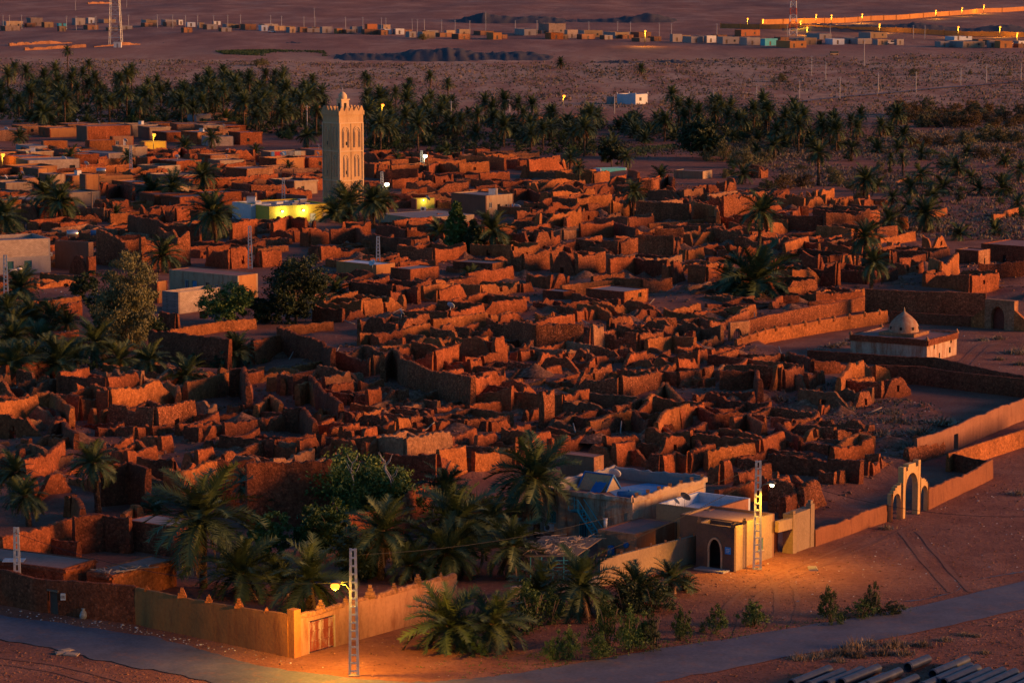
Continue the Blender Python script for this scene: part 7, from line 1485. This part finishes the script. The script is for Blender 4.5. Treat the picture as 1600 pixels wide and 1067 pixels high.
VW = {'cream': 'cream', 'block_grey': 'grey block', 'cyan': 'turquoise', 'grey': 'grey', 'white': 'white', 'tan': 'tan', 'bluewhite': 'bluish white', 'redpl': 'red', 'brown': 'brown', 'pink': 'pink', 'orange': 'orange', 'clay_ochre_sun': 'ochre', 'block': 'pale block'}
landmark('the left desert mast', at(181, 74)); landmark('the red and white mast', at(1239, 58)); landmark('the far village lamp', at(1010, 72)); landmark('the black spoil heap', at(690, 96))
rr = random.Random(77)
for (x0, x1, yt, yb, mt_) in VIL:
    w = x1 - x0; a = rr.uniform(16, 32); bx = x0 + w * rr.uniform(0.2, 0.45); A, B, C, h = corner(bx, yt + 0.4, bx - x0, x1 - bx, yb - yt, a); z = tz(B.x, B.y)
    t = auto_thing('village_house', f'{VW[mt_]} house of the far village', 'house', (0, 0, 0), 0, 'houses of the far village'); AUTO[-1] = (t, AUTO[-1][1], Vector((B.x, B.y, z)))
    L2 = (C - B).length; n = max(1, int(L2 / 4.5)); op = [((k + 0.35) / n, (k + 0.35) / n + 1.1 / L2, 0.2 if k == 0 else 1.2, 2.3, 'door' if k == 0 else 'window', M['wood'] if k == 0 else M['dark']) for k in range(n)] if L2 > 3 else ()
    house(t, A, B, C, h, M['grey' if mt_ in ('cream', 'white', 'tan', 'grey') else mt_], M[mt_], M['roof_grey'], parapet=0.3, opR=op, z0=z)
rr = random.Random(5)
for k in range(52):
    x = 6 + k * 31 + rr.uniform(-9, 9)
    if 1400 < x < 1460: continue
    y_ = 42 + (x / 1600) * 28 + rr.uniform(-3, 5); A, B, C, h = corner(x, y_ - 6, rr.uniform(5, 12), rr.uniform(10, 22), rr.uniform(5, 8.5), rr.uniform(15, 32)); z = tz(B.x, B.y)
    t = auto_thing('village_yard', 'walled yard of the far village', 'yard', (0, 0, 0), 0, 'yards of the far village'); AUTO[-1] = (t, AUTO[-1][1], Vector((B.x, B.y, z)))
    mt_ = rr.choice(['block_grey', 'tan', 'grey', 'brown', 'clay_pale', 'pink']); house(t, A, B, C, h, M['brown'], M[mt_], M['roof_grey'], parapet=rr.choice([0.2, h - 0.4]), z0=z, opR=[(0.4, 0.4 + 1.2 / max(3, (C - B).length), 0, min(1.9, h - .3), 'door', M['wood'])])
# white building out on the plain
t, A, B, C, h = H('desert_building', 'white cube building with corner horns alone on desert plain', 993, 148, 28, 20, 16, 'bluewhite', 'white', 'roof_grey', a=50, parapet=0.5, opR=[(0.3, 0.5, 1.4, 2.6, 'window', M['dark'])])
for q in (A, B, C, A + C - B):
    mb = MB(); mb.lathe([(0.25, 0), (0.2, 0.3), (0.02, 0.7)], 6, (q.x, q.y, h)); mb.build('corner_horn', M['white'], t)
H('desert_shed', 'little grey shed left of white desert building', 956, 152, 8, 6, 11, 'grey', 'grey', 'roof_grey', a=50, parapet=0.1)
# far walls
def far_wall(label, pts, hm, mat, th=0.5):
    t = thing('perimeter_wall', label, 'wall'); P = [at(*p) for p in pts]; Q = []
    for a, b in zip(P, P[1:]): Q += [a.lerp(b, k / 12) for k in range(12)]
    Q.append(P[-1]); mb = MB()
    for a, b in zip(Q, Q[1:]):
        za, zb = tz(a.x, a.y), tz(b.x, b.y); d = (b - a).normalized(); n = Vector((-d.y, d.x, 0)) * th
        mb.quad((a.x, a.y, za - 3), (b.x, b.y, zb - 3), (b.x, b.y, zb + hm), (a.x, a.y, za + hm)); mb.quad((a.x, a.y, za + hm), (b.x, b.y, zb + hm), (b.x + n.x, b.y + n.y, zb + hm), (a.x + n.x, a.y + n.y, za + hm)); mb.quad((b.x + n.x, b.y + n.y, zb - 3), (a.x + n.x, a.y + n.y, za - 3), (a.x + n.x, a.y + n.y, za + hm), (b.x + n.x, b.y + n.y, zb + hm))
    mb.build('wall', M[mat], t)
    for k in range(0, len(Q), 3):
        mb = MB(); q = Q[k]; z = tz(q.x, q.y); mb.box((q.x - 0.35, q.y - 0.2, z - 2), (q.x + 0.35, q.y + 0.7, z + hm + 0.35)); mb.build('pillar', M[mat], t)
far_wall('long rust-red perimeter wall below the far lamps', [(1126, 44), (1250, 46), (1400, 50), (1500, 54), (1640, 58)], 2.8, 'orange')
far_wall('lamp-lit ochre perimeter wall climbing at upper right', [(1190, 40), (1320, 35), (1400, 31), (1483, 26), (1640, 14)], 3.2, 'orange')
for (label, pts, hm) in (('eroded ochre mud wall left of left desert mast', [(14, 73), (60, 70), (112, 68)], 2.0), ('eroded ochre mud wall in front near left mast', [(38, 80), (90, 77), (134, 75)], 2.0), ('eroded ochre mud wall right of left desert mast', [(146, 75), (180, 73), (219, 71)], 2.0), ('lit mud wall high on far slope', [(137, 7), (175, 5)], 2.0), ('reddish mud wall behind palms left of grove lamp', [(210, 188), (300, 184), (430, 182)], 1.8), ('ochre reed wall in palms right of minaret', [(575, 202), (680, 198), (760, 196), (800, 192), (850, 186), (905, 184)], 2.0), ('reddish mud wall behind left grove', [(340, 178), (420, 176), (500, 172)], 2.0), ('ruined mud wall in fields at right', [(1340, 292), (1400, 286), (1440, 278)], 1.2)):
    t = thing('mud_wall', label, 'wall'); P = [at(*p) for p in pts]; mb = MB(); rough_wall(mb, [(p.x, p.y, tz(p.x, p.y)) for p in P], hm * 0.85, 0.8, 0.6, P[0].x % 50, 0.9); mb.build('wall', M['clay_pale'], t)
# lattice masts
def mast(label, x, yb, hm, w, stripes, k_=0.8):
    b = at(x, yb); z = tz(b.x, b.y); t = thing('radio_mast', label, 'mast', (b.x, b.y, z)); n = int(hm / 4)
    def cw(f): return w * (1 - 0.6 * f) / 2
    for k in range(n):
        f0, f1 = k / n, (k + 1) / n; mb = MB(); a, c = cw(f0), cw(f1); z0, z1 = hm * f0, hm * f1
        for sx, sy in ((-1, -1), (1, -1), (1, 1), (-1, 1)): mb.bar((sx * a, sy * a, z0), (sx * c, sy * c, z1), 0.28 * k_)
        for (p, q) in (((-1, -1), (1, -1)), ((1, -1), (1, 1)), ((1, 1), (-1, 1)), ((-1, 1), (-1, -1))):
            mb.bar((p[0] * a, p[1] * a, z0), (q[0] * c, q[1] * c, z1), 0.16 * k_); mb.bar((q[0] * a, q[1] * a, z0), (p[0] * c, p[1] * c, z1), 0.16 * k_); mb.bar((p[0] * c, p[1] * c, z1), (q[0] * c, q[1] * c, z1), 0.14)
        mb.build('lattice_section', (M['redpaint'] if k % 2 else M['white']) if stripes else M['galv'], t)
    return t
M['redpaint'] = plain('red_mast_paint', (0.5, 0.06, 0.04), 0.5)
mast('red and white lattice radio mast above turquoise house', 1239, 55, 40, 4.4, True)
mast('tall grey lattice mast beside white cabin at left', 181, 72, 48, 6.5, False, 0.45)
b = at(184, 76); z = tz(b.x, b.y); t = thing('cabin', 'small white equipment cabin at foot of left mast', 'cabin', (b.x, b.y, z)); mb = MB(); mb.box((-1.9, -1.5, -0.5), (1.9, 1.5, 2.8)); mb.build('walls', M['white'], t); mb = MB(); mb.box((-2.05, -1.65, 2.8), (2.05, 1.65, 3.0)); mb.build('roof', M['grey'], t); mb = MB(); mb.box((-0.4, -1.53, 0), (0.5, -1.501, 2.0)); mb.build('door', M['grey'], t)
# concrete poles
PO = MB(); PO.tube([(0, 0, -0.5), (0, 0, 1.0)], [0.024, 0.015], 6); PM = PO.mesh('shaft', M['concrete_pole']); PX = MB(); PX.box((-0.07, -0.01, 0.94), (0.07, 0.01, 0.96)); PXM = PX.mesh('crossarm', M['concrete_pole'])
for (x, yt, yb) in [(1115, 140, 168), (1182, 133, 163), (1249, 125, 157), (1312, 121, 155), (1372, 114, 146), (1431, 113, 145), (1501, 107, 134), (1541, 102, 131), (1595, 100, 127)] + [(x, 22 + x * 0.012, 44 + x * 0.012) for x in (5, 15, 34, 104, 119, 150, 201, 246, 270, 290, 309, 334, 356, 376, 423, 440, 475, 492, 540, 567, 596, 603, 644, 652, 663, 690, 711, 734, 759, 805, 839, 920, 965, 985, 1030, 1049, 1120, 1230, 1297, 1427, 1445)] + [(480, 165, 200), (705, 158, 200), (796, 155, 184), (1040, 146, 166), (1350, 62, 104), (1268, 88, 120), (960, 148, 178), (118, 2, 18), (198, 0, 12), (491, 14, 30), (759, 18, 36), (1290, 98, 128)]:
    p = at(x, yb); hm = (yb - yt) / S(p); t = auto_thing('concrete_pole', 'pale concrete pole', 'pole', (p.x, p.y, tz(p.x, p.y)), 0, 'poles of the plain')
    o = bpy.data.objects.new('shaft', PM); o.scale = (8, 8, hm); link(o, t); o = bpy.data.objects.new('crossarm', PXM); o.scale = (10, 10, hm); link(o, t)
# far lamps
for (x, y_, dy) in ((1168, 30, 12), (1192, 32, 10), (1251, 33, 14), (1261, 42, 12), (1275, 24, 14), (1299, 24, 14), (1347, 22, 14), (1374, 37, 14), (1462, 17, 13), (1503, 14, 13), (1537, 10, 13), (1497, 40, 16), (1562, 41, 16), (1589, 51, 16), (1008, 48, 24)):
    p = at(x, y_ + dy); hm = dy / S(p); t = auto_thing('street_lamp', 'far street lamp glowing orange', 'street lamp', (p.x, p.y, tz(p.x, p.y)), 0, 'far street lamps')
    mb = MB(); mb.tube([(0, 0, -1), (0, 0, hm)], [0.2, 0.14], 6); mb.build('mast', M['darkmetal'], t); mb = MB(); mb.lathe([(0.02, -0.55), (0.4, -0.4), (0.6, 0), (0.4, 0.3), (0.02, 0.45)], 10, (0, -0.8, hm)); mb.build('bulb', M['bulb'], t); mb = MB(); mb.bar((0, 0, hm - 0.2), (0, -0.8, hm + 0.5), 0.15); mb.build('arm', M['galv'], t)
    lamp_light(t, (0, -0.9, hm - 1.2), 4500, SODIUM, 0.4)
# a white car and a lorry by the village
def car(label, x, y_, L=4.2, hgt=1.5, col='white', cabin=(0.25, 0.8)):
    p = at(x, y_); t = thing('parked_car', label, 'car', (p.x, p.y, tz(p.x, p.y)), 0.3); mb = MB(); mb.box((-L / 2, -0.85, 0.35), (L / 2, 0.85, 0.95)); mb.build('body', M[col], t); mb = MB(); a, b = -L / 2 + L * cabin[0], -L / 2 + L * cabin[1]
    mb.box((a, -0.75, 0.951), (b, 0.75, hgt)); cb = mb.build('cabin', M['glass'], t); mb = MB(); mb.box((a + .1, -0.78, hgt), (b - .1, 0.78, hgt + 0.06)); mb.build('roof', M[col], cb)
    for sx in (-0.32, 0.32):
        for sy in (-0.86, 0.86):
            mb = MB(); mb.tube([(sx * L, sy - 0.1, 0.34), (sx * L, sy + 0.1, 0.34)], 0.34, 12); mb.build('wheel', M['dark'], t)
car('white car parked in front of bluish white village house', 425, 53); car('white pickup parked by grey house of far village', 1392, 68, 5.2, 1.9, 'white', (0.55, 0.85)); car('pale van parked alone below the far village', 1303, 86, 4.6, 2.1, 'cream', (0.1, 0.95))
# ------------------------------------------------------------------ every repeated thing is told apart by what stands near it
ORD = ['nearest', 'second nearest', 'third nearest', 'fourth nearest', 'fifth nearest', 'sixth nearest', 'seventh nearest', 'eighth nearest', 'ninth nearest', 'tenth nearest']
def ordn(i):
    if i < 10: return ORD[i]
    n = i + 1; return f"{n}{'th' if 10 <= n % 100 <= 20 else {1: 'st', 2: 'nd', 3: 'rd'}.get(n % 10, 'th')} nearest"
LMP = [(ph, to_px(p)) for ph, p in LANDMARKS]
buckets = {}
for o, ph, p in AUTO:
    x, y = to_px(p)
    best = min(LMP, key=lambda q: (q[1][0] - x) ** 2 + (2.0 * (q[1][1] - y)) ** 2)
    dx, dy = x - best[1][0], y - best[1][1]
    side = ('left of' if dx < 0 else 'right of') if abs(dx) > 2.2 * abs(dy) else ('behind' if dy < 0 else 'in front of')
    buckets.setdefault((ph, side, best[0]), []).append((math.hypot(dx, 2 * dy), o))
for (ph, side, lm), L in buckets.items():
    L.sort(key=lambda q: q[0])
    for i, (_, o) in enumerate(L):
        o['label'] = f'{ph} {side} {lm}' + (f', {ordn(i)}' if len(L) > 1 else '')
